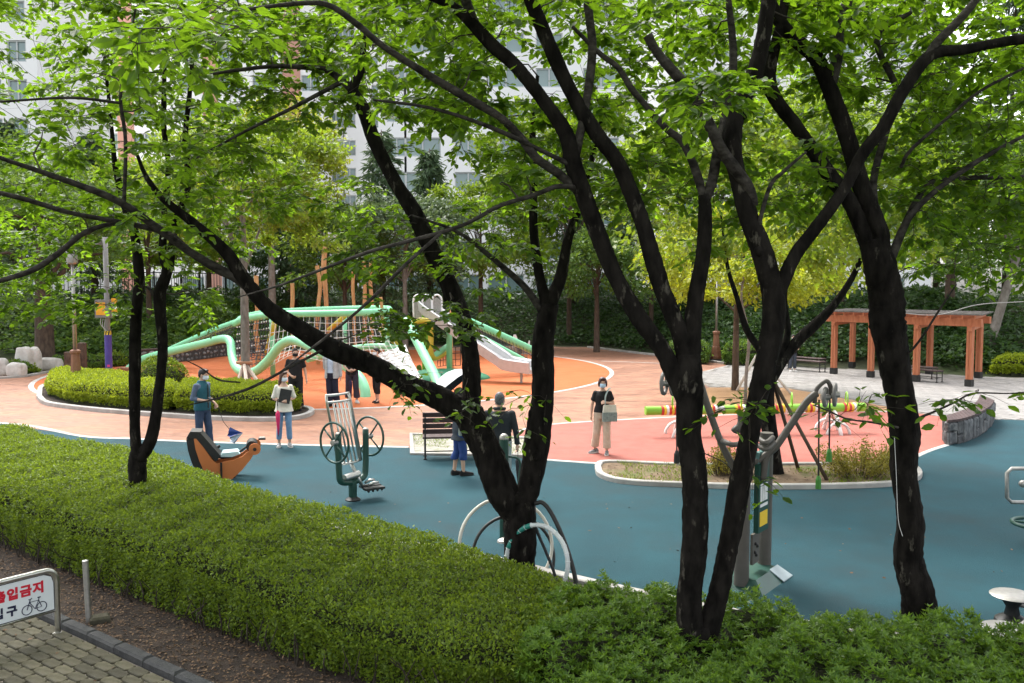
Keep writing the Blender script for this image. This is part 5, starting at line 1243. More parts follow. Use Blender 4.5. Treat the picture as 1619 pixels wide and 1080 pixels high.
# ------------------------------------------------------------------ striped balance beam on arches
ba, bb = G(1020, 690), G(1366, 683)
bx = thing('balance_beam', 'long green striped rolling beam with hoop handles on white arched legs', 'balance beam', (*((ba + bb) / 2)[:2], 0))
dv = (bb - ba)[:2]; BLn = np.linalg.norm(dv); ang = math.atan2(dv[1], dv[0]); bx.rotation_euler.z = ang
BZc, BR_ = .60, .105
seq = []; x = -BLn / 2
cols = {'g': 'lime', 'r': 'b_red', 'y': 'yellow', 'w': 'white', 's': 'dull_steel', 'o': 'machine_orange'}
M['b_red'] = mat('red_band', (.50, .035, .03), (.58, .05, .04), 4, .5)
pat = 'ggg' + 'rywryr' + 'gggggg' + 'ryrws' + 'ss' + 'gg' + 'yryw' + 'ggg' + 'ss' + 'gg' + 'ryryw' + 'ggg' + 'ss' + 'yrywr' + 'ggggg' + 'ryryw' + 'gg'
widths = [(.14 if ch == 'g' else .07) for ch in pat]; sc_ = BLn / sum(widths)
i = 0
while i < len(pat):
    j = i
    while j < len(pat) and pat[j] == pat[i]: j += 1
    wd = sum(widths[i:j]) * sc_; r_ = BR_ * (1.0 if pat[i] == 'g' else 1.05 if pat[i] != 's' else .8)
    obj('beam_section' if pat[i] == 'g' else 'ring_band', MB().tube([(x, 0, BZc), (x + wd - .004, 0, BZc)], r_, 18), M[cols[pat[i]]], bx, smooth=40); x += wd; i = j
for sx in (-BLn / 2 + .85, BLn / 2 - .80):
    for yy in (-.30, .30):
        obj('arch_leg', MB().tube([(sx + .28 * math.cos(a), yy * (1 + .0) , .30 * math.sin(a) - .02) for a in np.linspace(0, math.pi, 13)], .035, 9), M['white'], bx, smooth=True)
    obj('arch_leg', MB().tube([(sx, -.45 + .9 * t_, -.02 + .56 * math.sin(math.pi * t_)) for t_ in np.linspace(0, 1, 15)], .045, 9), M['white'], bx, smooth=True)
for f in (.12, .43, .66, .915):
    hx = -BLn / 2 + f * BLn; obj('hoop_handle', MB().tube([(hx + .06 * math.cos(a), .17 * math.cos(a), BZc + .20 + .17 * math.sin(a)) for a in np.linspace(-2.2, math.pi + 2.2, 19)][::1], .016, 7), M['lime'], bx, smooth=True)
# ================================================================== exercise machines
# orange sit-up machine (side profile drawn in metres from the foot)
om = thing('situp_machine', 'orange exercise seat with black back pad and pale blue saddle beside the hedge', 'exercise machine', tuple(G(366, 754)), R(16))
k = 1 / 86
Q = lambda px, py: ((px - 366) * k, (754 - py) * k)
side = [Q(*p) for p in ((313, 688), (315, 704), (320, 722), (327, 740), (333, 754), (367, 754), (382, 741), (396, 724), (405, 708), (402, 702), (393, 711), (383, 719), (370, 724), (356, 726), (346, 728), (340, 723), (330, 707), (318, 688))]
for yy in (-.22, .19): obj('side_panel', MB().prism_side(side, yy, yy + .03), M['machine_orange'], om)
back = [Q(*p) for p in ((302, 689), (304, 706), (309, 725), (316, 742), (322, 754), (333, 754), (327, 740), (320, 722), (315, 704), (313, 688))]
obj('rear_shell', MB().prism_side(back, -.20, .20), M['black'], om)
pad = [Q(*p) for p in ((316, 687), (322, 678), (352, 717), (344, 725))]
obj('back_pad', MB().prism_side(pad, -.23, .23), M['black'], om)
obj('head_cap', MB().prism_side([Q(*p) for p in ((302, 687), (308, 677), (324, 678), (316, 688))], -.215, .215), M['black'], om)
obj('saddle', MB().prism_side([Q(*p) for p in ((350, 719), (354, 713), (376, 712), (380, 716), (368, 720))], -.16, .16), mat('pale_blue_seat', (.42, .58, .60), (.48, .64, .66), 4, .5), om)
obj('seat_rail', MB().tube(pts_smooth([(*Q(346, 722), 0), (*Q(356, 723), 0), (*Q(370, 721), 0), (*Q(384, 711), 0), (*Q(392, 706), 0)], 4)[:, [0, 2, 1]], .02, 7), M['black'], om, smooth=True)
dx, dz = Q(402, 708)
obj('roller', MB().tube([(dx - .05, -.19, dz + .04), (dx - .05, .19, dz + .04)], .10, 16), M['black'], om, smooth=40)
for yy in (-.25, .24):
    dd_ = obj('end_disc', MB().tube([(dx, yy - .012, dz), (dx, yy + .012, dz)], .105, 20), M['machine_orange'], om, smooth=40)
    obj('hub_cap', MB().tube([(dx, yy - .03, dz), (dx, yy + .03, dz)], .032, 12), M['black'], dd_)
px_, pz_ = Q(413, 695)
pe = obj('pedal', MB().box((px_, -.05, pz_), (.13, .12, .03)), M['black'], om); obj('pedal_grip', MB().box((px_, -.05, pz_ + .02), (.09, .08, .02)), M['dull_steel'], pe)
obj('centre_post', MB().box(((352 - 366) * k, -.236, .16), (.035, .02, .32)), M['black'], om)
obj('back_handle', MB().tube([(*Q(346, 706), 0), (*Q(350, 704), 0)], .03, 8).xf(Matrix(((1, 0, 0, 0), (0, 0, 1, 0), (0, 1, 0, 0), (0, 0, 0, 1)))), M['black'], om)
obj('foot_bolt', MB().lathe((.03, -.1, -.01), [(.05, 0), (.05, .04), (.02, .06)], 10), M['black'], om)

# back-stretch machine with two hand wheels
wb = G(558, 791)
wm = thing('wheel_machine', 'dark green exercise machine with two spoked hand wheels and steel backrest', 'exercise machine', tuple(wb), R(54))
obj('post', MB().tube([(0, 0, 0), (0, 0, .34)], .068, 14), M['dgreen'], wm, smooth=40)
obj('base_flange', MB().lathe((0, 0, -.01), [(.125, 0), (.125, .03), (.08, .06), (.07, .07)], 16), M['black'], wm, smooth=40)
u = pts_smooth([(-.30, 0, 1.12), (-.30, 0, .75), (-.29, 0, .50), (-.26, 0, .36), (-.10, 0, .31), (.10, 0, .31), (.26, 0, .36), (.29, 0, .50), (.30, 0, .75), (.30, 0, 1.12)], 5)
obj('fork', MB().tube(u, .052, 12), M['dgreen'], wm, smooth=True)
for sx in (-1, 1):
    obj('post_cap', MB().ell((sx * .30, 0, 1.125), (.053, .053, .03), 12, 6), M['dull_steel'], wm, smooth=True)
    wx = sx * .385; wc = (wx, 0, 1.0)
    wh = obj('hand_wheel', MB().tube([(wx, .32 * math.cos(a), 1.0 + .32 * math.sin(a)) for a in np.linspace(0, 2 * math.pi, 36, endpoint=False)], .019, 9, closed=True), M['dgreen'], wm, smooth=True)
    for a in (R(40), R(130), R(220), R(310)): obj('spoke', MB().tube([(wx, 0, 1.0), (wx, .32 * math.cos(a), 1.0 + .32 * math.sin(a))], .014, 7), M['dgreen'], wh, smooth=True)
    obj('hub', MB().tube([(wx - .04 * sx - .05 * sx, 0, 1.0), (wx + .05 * sx, 0, 1.0)], .045, 12), M['dull_steel'], wh, smooth=40)
# steel back: leaning frame from the pedals up to the left-rear
def bk(u_, v_): return (u_, -.10 + .42 * v_ + .0, .78 + .98 * v_)
def bk(u_, v_): return (u_ - .16 * v_, .06 + .10 * v_, .62 + 1.12 * v_)
for sx in (-.25, .25): obj('back_side', MB().tube([bk(sx, 0), bk(sx, .9), bk(sx * .95, 1)], .022, 8), M['steel'], wm, smooth=True)
for v_, bow in ((0.0, -.06), (.9, -.05), (1.0, -.05)):
    obj('back_crossbar', MB().tube(pts_smooth([bk(-.25, v_), np.array(bk(0, v_)) + (0, bow, 0), bk(.25, v_)], 5), .02, 8), M['steel'], wm, smooth=True)
for uu in (-.16, -.08, 0, .08, .16): obj('back_slat', MB().tube([np.array(bk(uu, .01)) + (0, -.05, 0), np.array(bk(uu, .89)) + (0, -.045, 0)], .016, 7), M['steel'], wm, smooth=True)
obj('back_stem', MB().tube([(.0, .06, .64), (.10, -.02, .36), (.14, -.08, .20)], .03, 9), M['steel'], wm, smooth=True)
obj('knee_roller', MB().tube([(-.20, -.02, .40), (.12, -.02, .42)], .055, 12), M['steel'], wm, smooth=40)
for yy in (-.20, -.02):
    fp_ = obj('foot_pedal', MB().box((.20 + (yy + .2) * .5, yy - .08, .20), (.34, .13, .035), rz=R(-20)), M['black'], wm)
    for q in range(4): obj('pedal_stud', MB().ell((.08 + q * .08 + (yy + .2) * .5, yy - .08 - q * .02, .17), (.022, .022, .025), 7, 5), M['black'], fp_)
    obj('toe_bar', MB().tube([(.14 + (yy + .2) * .5, yy - .02, .25), (.22 + (yy + .2) * .5, yy - .06, .29), (.30 + (yy + .2) * .5, yy - .08, .28)], .022, 8), M['steel'], fp_, smooth=True)

# green post with bent handles
pb = G(797, 853)
gp = thing('handle_post', 'dark green exercise post with silver dome cap and bent side handles', 'exercise machine', tuple(pb), R(10))
obj('post', MB().tube([(0, 0, 0), (0, 0, 1.40)], .063, 16), M['dgreen'], gp, smooth=40)
obj('cap', MB().ell((0, 0, 1.40), (.065, .065, .07), 14, 8), M['dull_steel'], gp, smooth=True)
for sx in (-1, 1):
    obj('handle', MB().tube(pts_smooth([(sx * .05, 0, 1.15), (sx * .17, -.02, 1.13), (sx * .22, -.03, 1.05), (sx * .20, -.03, .80), (sx * .17, -.03, .62), (sx * .05, 0, .62)], 5), .016, 8), M['dgreen'], gp, smooth=True)
obj('foot_disc', MB().lathe((-.02, -.12, 0), [(.10, 0), (.09, .03), (.03, .06)], 14), M['dull_steel'], gp, smooth=40)

# pull-down station
sb = G(1186, 925)
sp_ = thing('pulldown_station', 'tall taupe pull-down exercise station with green notice panel and hanging ropes', 'exercise machine', tuple(sb), R(0))
wx = lambda px, py, d=None: P(px, py, d or sb[1])
c1, c2 = G(1172, 931), G(1208, 907)
ax_ = (c2 - c1)[:2]; ax_ = ax_ / np.linalg.norm(ax_); cang = math.atan2(ax_[1], ax_[0])
mid = (c1 + c2) / 2
base = MB(); bl, bw = .44, .30
tp = [(-bl, -bw), (bl, -bw), (bl, bw), (-bl, bw)]
base.add([(x, y, 0) for x, y in tp] + [(x * .72, y * .55, .13) for x, y in tp], [(3, 2, 1, 0), (4, 5, 6, 7), (0, 1, 5, 4), (1, 2, 6, 5), (2, 3, 7, 6), (3, 0, 4, 7)])
rot = Matrix.Translation(Vector(mid)) @ Matrix.Rotation(cang, 4, 'Z')
obj('base', base.xf(rot), M['dgreen'], sp_, world=True)
obj('step_plate', MB().add([(.16, -.312, .02), (.44, -.312, .02), (.34, -.16, .145), (.10, -.16, .145), (.16, -.312, .008), (.44, -.312, .008), (.34, -.16, .133), (.10, -.16, .133)], [(0, 1, 2, 3), (7, 6, 5, 4), (0, 4, 5, 1), (1, 5, 6, 2), (2, 6, 7, 3), (3, 7, 4, 0)]).xf(rot), mat('checker_steel', (.30, .36, .38), (.36, .42, .44), 8, .45), sp_, world=True)
for c in (c1, c2):
    h_ = 1.62 if c is c1 else 1.72
    obj('column', MB().tube([(c[0], c[1], .05), (c[0], c[1], h_)], .085 if c is c1 else .08, 16), M['taupe'], sp_, smooth=40, world=True)
pn_ = np.array((ax_[1], -ax_[0]))
def onpanel(u_, v_, off=0.0): q = mid[:2] + ax_ * u_ + pn_ * off; return (q[0], q[1], v_)
def slabp(u0, u1, v0, v1, off, th, name, m_, parent=None):
    mb = MB(); a, b = off, off + th
    vs = [onpanel(u0, v0, a), onpanel(u1, v0, a), onpanel(u1, v1, a), onpanel(u0, v1, a), onpanel(u0, v0, b), onpanel(u1, v0, b), onpanel(u1, v1, b), onpanel(u0, v1, b)]
    return obj(name, mb.add(vs, [(3, 2, 1, 0), (4, 5, 6, 7), (0, 1, 5, 4), (1, 2, 6, 5), (2, 3, 7, 6), (3, 0, 4, 7)]), m_, parent or sp_, world=True)
pnl = slabp(-.15, .15, .62, 1.42, .055, .06, 'notice_panel', M['dgreen'])
M['mint_print'] = mat('pale_print', (.34, .42, .40), None, rough=.6)
hdp = slabp(-.14, .14, 1.425, 1.56, .052, .05, 'notice_header', mat('header_green', (.10, .20, .19), (.12, .23, .22), 8, .4))
for q in range(4): slabp(-.105 + q * .055, -.065 + q * .055, .98, 1.16, .1152, .003, 'printed_column', M['white'], pnl)
slabp(-.11, .11, 1.17, 1.185, .1152, .003, 'printed_line', M['white'], pnl)
slabp(-.11, .11, .915, .95, .1152, .003, 'printed_line', M['white'], pnl)
slabp(-.115, .11, .69, .86, .1152, .003, 'yellow_label', M['yellow'], pnl)
for q in range(3):
    cc_ = [onpanel(-.06 + q * .05 + .022 * math.cos(a), 1.29 + .03 * math.sin(a), .1165) for a in np.linspace(0, math.pi, 7)]
    obj('printed_emblem', MB().tube(cc_, .005, 4), M['white'], pnl, world=True)
for q in range(5): slabp(-.10 + q * .036, -.10 + q * .036 + .026, 1.475 + .01 * (q % 2), 1.51 + .012 * ((q + 1) % 2), .1025, .003, 'header_letter', M['mint_print'], hdp)
slabp(-.10, .10, .22, .58, .0, .03, 'bolt_plate', M['taupe'])
for u_, v_ in ((-.03, .46), (.03, .42), (-.04, .36), (.0, .32)): obj('bolt', MB().ell(onpanel(u_, v_, .035), (.02, .02, .02), 7, 5), M['black'], sp_, world=True)
# spreading arms
dS = sb[1]
arm = lambda pts, r, name, m_='taupe': obj(name, MB().tube(pts_smooth([P(*p) for p in pts], 5), r, 11), M[m_], sp_, smooth=True, world=True)
arm([(1172, 770, dS), (1160, 740, dS), (1140, 700, dS), (1118, 640, dS), (1104, 597, dS), (1094, 586, dS), (1082, 588, dS)], .040, 'arm')
arm([(1206, 760, dS), (1212, 722, dS), (1228, 705, dS), (1250, 672, dS), (1272, 640, dS), (1285, 626, dS), (1292, 622, dS)], .042, 'arm')
arm([(1180, 735, dS), (1200, 727, dS), (1216, 714, dS)], .036, 'arm_brace')
for a_, b_ in (((1142, 697), (1175, 700)), ((1198, 704), (1224, 700)), ((1200, 694), (1222, 692))):
    arm([(a_[0], a_[1], dS - .1), ((a_[0] + b_[0]) / 2, a_[1] + 6, dS - .25), (b_[0], b_[1], dS - .1)], .03, 'grip_bar')
arm([(1172, 652, dS), (1172, 668, dS), (1166, 680, dS), (1160, 676, dS)], .045, 'stub_pipe')
for px0, side_ in ((1292, 1), (1078, -1)):
    yk = 0 if side_ > 0 else -18
    obj('pulley_bracket', MB().tube(pts_smooth([P(px0 - 4, 638 + yk, dS), P(px0 - 2, 618 + yk, dS), P(px0 + 8 * side_, 606 + yk, dS), P(px0 + 16 * side_, 603 + yk, dS), P(px0 + 21 * side_, 612 + yk, dS), P(px0 + 22 * side_, 630 + yk, dS)], 4), .026, 8), M['taupe'], sp_, smooth=True, world=True)
    for q, (ox, oy, rr_) in enumerate(((13, 628, .10), (28, 624, .12))):
        cc = np.array(P(px0 + ox * side_, oy + yk, dS)); pu = obj('pulley', MB().tube([cc + (.05 * math.cos(a), .9 * rr_ * math.cos(a), rr_ * math.sin(a)) for a in np.linspace(0, 2 * math.pi, 20, endpoint=False)], .022, 8, closed=True), M['grey_box'], sp_, smooth=True, world=True)
        obj('pulley_hub', MB().tube([cc + (-.05, 0, 0), cc + (.05, 0, 0)], .035, 10), M['dull_steel'], pu, smooth=40, world=True)
    ends_ = ((3, 755), (20, 712)) if side_ > 0 else ((-8, 715),)
    for ox, yb in ends_:
        a_, b_ = P(px0 + ox + 0, 632 + yk, dS), P(px0 + ox + (0 if side_ < 0 else -1), yb, dS)
        obj('rope', MB().tube([a_, b_], .010, 6), M['black'], sp_, world=True)
        obj('rope_grip', MB().tube([b_ + (0, 0, .02), b_ - (0, 0, .02), b_ - (0, 0, .13)], [.016, .032, .034], 8), mat('grip_green', (.05, .20, .03), None, rough=.5) if side_ > 0 else M['black'], sp_, world=True)

# stepping discs at the right edge
tdk = G(1608, 975)
td = thing('twist_discs', 'pair of steel twisting discs on black pedestals joined by a steel arm', 'exercise machine', tuple(tdk), 0)
for px, py, zz in ((1601, 941, .30), (1588, 995, .30)):
    c = G(px, py, zz)
    ds = obj('disc', MB().lathe((c[0], c[1], zz), [(.20, -.012), (.215, 0), (.20, .012), (.02, .014)], 26), M['dull_steel'], td, smooth=40, world=True)
    obj('pedestal', MB().lathe((c[0], c[1], 0), [(.17, 0), (.16, .05), (.075, .10), (.06, .18), (.12, .285)], 16), M['black'], td, smooth=40, world=True)
hub = G(1650, 985)
for px, py in ((1601, 941), (1588, 995)):
    c = G(px, py, .30); obj('arm', MB().tube([(c[0], c[1], .22), (hub[0], hub[1], .14)], .028, 8), M['dull_steel'], td, smooth=True, world=True)
obj('column', MB().tube([(hub[0], hub[1], 0), (hub[0], hub[1], 1.15)], .065, 14), M['grey_box'], td, smooth=True, world=True)
# handle frame at the right edge
hf0 = G(1640, 862)
hf = thing('exercise_stand', 'steel looped handle frame on a green ringed stand at the right edge', 'exercise machine', tuple(hf0), 0)
d_ = hf0[1]
loop_ = [P(1592, 748, d_), P(1599, 741, d_), P(1640, 741, d_), P(1690, 741, d_), P(1697, 748, d_), P(1697, 788, d_), P(1690, 795, d_), P(1640, 795, d_), P(1599, 794, d_), P(1592, 787, d_)]
obj('handle_loop', MB().tube(loop_, .026, 9, closed=True), M['dull_steel'], hf, smooth=True, world=True)
obj('post', MB().tube([(hf0[0], hf0[1], 0), (hf0[0], hf0[1], 1.05)], .06, 14), M['dgreen'], hf, smooth=True, world=True)
obj('foot_ring', MB().tube(ring_pts(P(1640, 828, d_), .30, 24), .026, 9, closed=True), M['dgreen'], hf, smooth=True, world=True)
kb = P(1617, 765, d_); obj('knob', MB().ell(kb, (.05, .05, .05), 10, 7), M['dull_steel'], hf, smooth=True, world=True)
obj('knob_stem', MB().tube([kb, (hf0[0], hf0[1], kb[2])], .022, 8), M['dull_steel'], hf, world=True)
for a in (30, 150, 270): obj('ring_spoke', MB().tube([(hf0[0], hf0[1], P(1640, 828, d_)[2]), np.array(P(1640, 828, d_)) + (.3 * math.cos(R(a)), .3 * math.sin(R(a)), 0)], .018, 7), M['dgreen'], hf, world=True)
# rounded plastic bin at the bottom right edge
bc = G(1650, 1085)
bn = thing('post_sleeve', 'dark grey round post standing in the azaleas at the right edge', 'post', tuple(bc))
obj('sleeve', MB().lathe((0, 0, 0), [(.13, 0), (.13, .62), (.14, .64), (.14, .78), (.11, .83), (.03, .85)], 18), M['grey_box'], bn, smooth=40)
obj('sleeve_band', MB().lathe((0, 0, .42), [(.134, 0), (.134, .05)], 18), M['dull_steel'], bn, smooth=40)

# ------------------------------------------------------------------ hoops and hoses leaning on the middle tree
def rotring(c, r, nrm, n=44): return ring_pts(c, r, n, nrm)
def hoopobj(name, label, c, r, nrm, tr_, m_, cat='hoop'):
    o = obj(name, MB().tube([np.array(q) - np.array(c) for q in rotring(c, r, nrm)], tr_, 10, closed=True), m_, None, smooth=True); o.location = tuple(c)
    return tag(o, label, cat, 'hoops leaning on the cherry trunk')
M['ivory'] = mat('ivory_plastic', (.56, .53, .46), (.64, .61, .54), 5, .45)
M['clear_plastic'] = mat('milky_plastic', (.48, .50, .50), (.60, .62, .62), 12, .3)
hc = P(805, 858, 9.75); 
hoopobj('exercise_hoop', 'large ivory hoop leaning behind the cherry trunk', P(800, 861, 10.35), .565, (.12, -1, .42), .021, M['ivory'])
hoopobj('exercise_hoop', 'black hose hoop standing just inside the ivory hoop', P(812, 880, 10.40), .50, (.15, -1, .5), .020, M['black'])
ch = hoopobj('exercise_hoop', 'milky ribbed hoop with a teal section leaning on the front of the trunk', P(848, 890, 9.62), .42, (-.75, -1, .28), .026, M['clear_plastic'])
cq = np.array(P(848, 890, 9.62)); rp_ = rotring(cq, .42, (-.75, -1, .28), 60)
for a in range(0, 60, 2): obj('rib', MB().tube(ring_pts(tuple(rp_[a] - cq), .028, 8, tuple(rp_[(a + 1) % 60] - rp_[a - 1])), .005, 4, closed=True), M['clear_plastic'], ch)
teal = mat('teal_plastic', (.02, .17, .14), (.03, .22, .18), 5, .4)
low = sorted(range(60), key=lambda q: rp_[q][2])[:8]; i0 = low[0]
obj('teal_section', MB().tube([rp_[(i0 + q) % 60] - cq for q in range(-6, 4)], .029, 9), teal, ch, smooth=True)
top_i = max(range(60), key=lambda q: rp_[q][2])
obj('teal_section', MB().tube([rp_[(top_i + q) % 60] - cq for q in range(3, 14)], .029, 9), teal, ch, smooth=True)
o = obj('rubber_hose', MB().tube(pts_smooth([P(846, 796, 9.9), P(858, 795, 9.85), P(872, 812, 9.8), P(890, 850, 9.7), P(905, 895, 9.6), P(914, 940, 9.5), P(918, 975, 9.4)], 5) - P(918, 975, 9.4), .026, 10), M['black'], None, smooth=True)
o.location = tuple(P(918, 975, 9.4)); tag(o, 'thick black rubber hose arching down beside the hoops', 'hose')
o = obj('rubber_hose', MB().tube(pts_smooth([P(845, 800, 10.1), P(846, 830, 10.0), P(862, 870, 9.95), P(876, 905, 9.85), P(886, 945, 9.75), P(890, 965, 9.7)], 5) - P(890, 965, 9.7), .018, 8), M['rope_b'], None, smooth=True)
o.location = tuple(P(890, 965, 9.7)); tag(o, 'thin dark strap hanging between trunk and ivory hoop', 'strap')
# string hanging from the right-hand trunk
o = obj('string', MB().tube(pts_smooth([P(1414, 690, 7.78), P(1417, 750, 7.76), P(1420, 820, 7.76), P(1427, 848, 7.75)], 4) - P(1427, 848, 7.75), .0024, 5), M['rope_w'], None); o.location = tuple(P(1427, 848, 7.75))
tag(o, 'white string hanging down the burred trunk', 'string')
# ================================================================== benches, pergola, lamps, signs
def slat_bench(label, c, rz, ln=1.7, back=True, group=None, h=.43):
    t = thing('park_bench', label, 'bench', tuple(c), rz, group)
    seat0 = None
    for k in range(4):
        if seat0 is None: seat0 = obj('seat_slat', MB().box((0, 0, 0), (ln, .095, .04), bev=.008), M['bench_wood'], t); o = seat0
        else: o = inst(seat0, t, (0, 0, 0))
        o.location = (0, -.18 + k * .11, h)
    if back:
        for k in range(4):
            o = inst(seat0, t, (0, .235 + k * .022, h + .14 + k * .115)); o.rotation_euler = (R(80), 0, 0); o.name = 'back_slat'
    for sx in (-ln / 2 + .05, ln / 2 - .05):
        for sy in (-.16, .20): obj('leg', MB().tube([(sx, sy, 0), (sx, sy, h - .02)], .018, 8), M['black'], t)
        obj('seat_bracket', MB().box((sx, .02, h - .035), (.035, .44, .025)), M['black'], t)
        if back: obj('back_bracket', MB().tube([(sx, .20, h - .03), (sx, .26, h + .1), (sx, .325, h + .52)], .016, 7), M['black'], t)
        for sy in (-.16, .20): obj('foot', MB().box((sx, sy, .01), (.07, .07, .02)), M['black'], t)
    obj('stretcher', MB().tube([(-ln / 2 + .05, .20, .16), (ln / 2 - .05, .20, .16)], .012, 7), M['black'], t)
    return t
# seen from behind: back towards the camera
ba_, bb_ = G(670, 727), G(804, 724); bm_ = (ba_ + bb_) / 2
slat_bench('plum-brown slatted bench with its back to the hedge', (bm_[0], bm_[1] + .18, .012), math.pi + math.atan2(bb_[1] - ba_[1], bb_[0] - ba_[0]), np.linalg.norm((bb_ - ba_)[:2]) + .08)
bq = G(1470, 606)
slat_bench('backless slatted bench under the right half of the pergola', (bq[0] - .1, bq[1] + .7, .022), pang, 1.7, False, 'benches at the pergola', .42)
slat_bench('backless slatted bench at the back of the pergola behind another bench', (bq[0] + .3, bq[1] + 2.0, .022), pang, 1.8, False, 'benches at the pergola', .42)
b2 = G(1275, 588)
slat_bench('backless slatted bench left of the pergola beside the person in black', (b2[0], b2[1] + .4, .022), pang, 1.9, False, 'benches at the pergola', .42)
slat_bench('backless slatted bench in deep shade behind the one left of the pergola', (b2[0] + .6, b2[1] + 1.8, .022), pang, 1.7, False, 'benches at the pergola', .42)

# pergola
pg = thing('pergola', 'orange-stained timber pergola with lattice roof on the grey plaza', 'pergola', (*((PA + PB) / 2)[:2], .02), pang)
PH = 2.12; PW = 3.1; SK = -1.25 / PW          # the bays run askew to the front
shear = Matrix(((1, SK, 0, 0), (0, 1, 0, 0), (0, 0, 1, 0), (0, 0, 0, 1)))
fr_x = [-plen / 2, -plen / 2 + plen * .30, -plen / 2 + plen * .64, plen / 2]
post0 = None
for y_ in (0, PW):
    for x_ in fr_x:
        if post0 is None:
            post0 = obj('post', MB().box((-.052, 0, PH / 2 + .12), (.085, .17, PH - .26)).box((.052, 0, PH / 2 + .12), (.085, .17, PH - .26)).box((0, .0, PH / 2 + .1), (.03, .12, PH - .3)), M['pergola'], pg)
            shoe0 = obj('post_shoe', MB().box((0, 0, .13), (.23, .21, .22)).box((0, 0, .01), (.20, .20, .06)), M['black'], post0)
            post0.location = (x_ + SK * y_, y_, 0)
        else:
            q = inst(post0, pg, (x_ + SK * y_, y_, 0)); inst(shoe0, q, (0, 0, 0))
for y_ in (0, PW): obj('beam', MB().box((SK * y_, y_, PH + .10), (plen + .75, .14, .26)), M['pergola'], pg)
for x_ in fr_x: obj('bracket', MB().box((x_, PW / 2, PH - .12), (.10, PW + .5, .12)).xf(shear), M['pergola'], pg)
raf0 = None
for x_ in np.arange(-plen / 2 - .35, plen / 2 + .4, .42):
    if raf0 is None: raf0 = obj('rafter', MB().box((0, PW / 2, PH + .30), (.055, PW + .7, .13)).xf(shear), M['pergola'], pg); raf0.location = (x_, 0, 0)
    else: inst(raf0, pg, (x_, 0, 0))
sl0 = None
M['old_slat'] = mat('weathered_slat', (.06, .055, .05), (.14, .13, .12), 8, .85, stretch=(.5, 4, 4))
for y_ in np.arange(-.45, PW + .5, .16):
    if sl0 is None: sl0 = obj('lattice_slat', MB().box((0, 0, PH + .392), (plen + .85, .05, .045)), M['old_slat'], pg); sl0.location = (SK * y_, y_, 0)
    else: inst(sl0, pg, (SK * y_, y_, 0))

# curved stone seat wall with plank top
sw = pts_smooth(GP([(1497, 704), (1521, 700), (1545, 690), (1563, 677), (1570, 666)]), 8)
sw_in = pts_smooth(GP([(1492, 697), (1512, 690), (1532, 680), (1545, 668), (1550, 656)]), 8)
ctr = (sw + sw_in) / 2
st = thing('stone_bench', 'curved stone seat wall topped with plum-brown planks', 'seat wall', (*ctr[len(ctr) // 2], 0))
poly = [tuple(p) for p in sw] + [tuple(p) for p in sw_in[::-1]]
cen = np.array(poly).mean(0)
shr = [tuple(np.array(p) + (cen - np.array(p)) / np.linalg.norm(cen - np.array(p)) * .05) for p in poly]
obj('wall_core', MB().prism(shr, 0, .50), M['mortar'], st, world=True)
# stones on the near faces
def stone_face(pts, out_sign, rows, seed):
    g = np.random.default_rng(seed); seg = np.linalg.norm(np.diff(pts, axis=0), axis=1); cum = np.concatenate([[0], np.cumsum(seg)]); z = 0.0
    s = 0.0
    while s < cum[-1] - .05:
        w_ = g.uniform(.19, .36)
        if cum[-1] - s - w_ < .1: w_ = cum[-1] - s
        a, b = s, min(s + w_ - .016, cum[-1]); cut = g.uniform(.17, .33)
        for z0_, z1_ in (((0, cut), (cut, .5)) if g.random() < .78 else ((0, .5),)):
            m_ = (a + b) / 2; x = np.interp(m_, cum, pts[:, 0]); y = np.interp(m_, cum, pts[:, 1])
            x2 = np.interp(min(m_ + .02, cum[-1]), cum, pts[:, 0]) - np.interp(max(m_ - .02, 0), cum, pts[:, 0]); y2 = np.interp(min(m_ + .02, cum[-1]), cum, pts[:, 1]) - np.interp(max(m_ - .02, 0), cum, pts[:, 1])
            an = math.atan2(y2, x2); hw, hz = (b - a) / 2, (z1_ - z0_) / 2 - .008; mb = MB(); pr = .03 + g.uniform(0, .03); vs = []
            jit = g.normal(size=(8, 2)) * .012
            for dd, sc in ((-.06, 1), (pr - .022, 1), (pr, .74)):
                for q_, (ex, ez) in enumerate(((-1, -1), (-.2, -1), (1, -1), (1, .1), (1, 1), (.1, 1), (-1, 1), (-1, 0))):
                    vs.append((ex * hw * sc + jit[q_][0], -dd, ez * hz * sc + jit[q_][1]))
            fs = [(i + 8 * k_, (i + 1) % 8 + 8 * k_, (i + 1) % 8 + 8 * (k_ + 1), i + 8 * (k_ + 1)) for k_ in (0, 1) for i in range(8)] + [tuple(range(16, 24))]
            T = Matrix.Translation((x, y, (z0_ + z1_) / 2)) @ Matrix.Rotation(an, 4, 'Z')
            obj('stone', mb.add(vs, fs).xf(T), M['stone'], st, world=True)
        s += w_
stone_face(sw, 1, 2, 5)
endf = np.array([sw_in[0], (sw_in[0] + sw[0]) / 2, sw[0]]); stone_face(endf, 1, 2, 6)
n_pl = 20
for k_ in range(n_pl):
    f0, f1 = k_ / n_pl, (k_ + .93) / n_pl; ii = np.linspace(0, 1, len(sw)); pt2 = lambda C, f: np.array((np.interp(f, ii, C[:, 0]), np.interp(f, ii, C[:, 1])))
    a0, a1, c0, c1_ = pt2(sw, f0), pt2(sw, f1), pt2(sw_in, f0), pt2(sw_in, f1)
    ov = lambda p_, q_: p_ + (p_ - q_) / np.linalg.norm(p_ - q_) * .06
    obj('plank', MB().prism([tuple(ov(a0, c0)), tuple(ov(a1, c1_)), tuple(ov(c1_, a1)), tuple(ov(c0, a0))], .505, .56), M['bench_wood'], st, world=True)

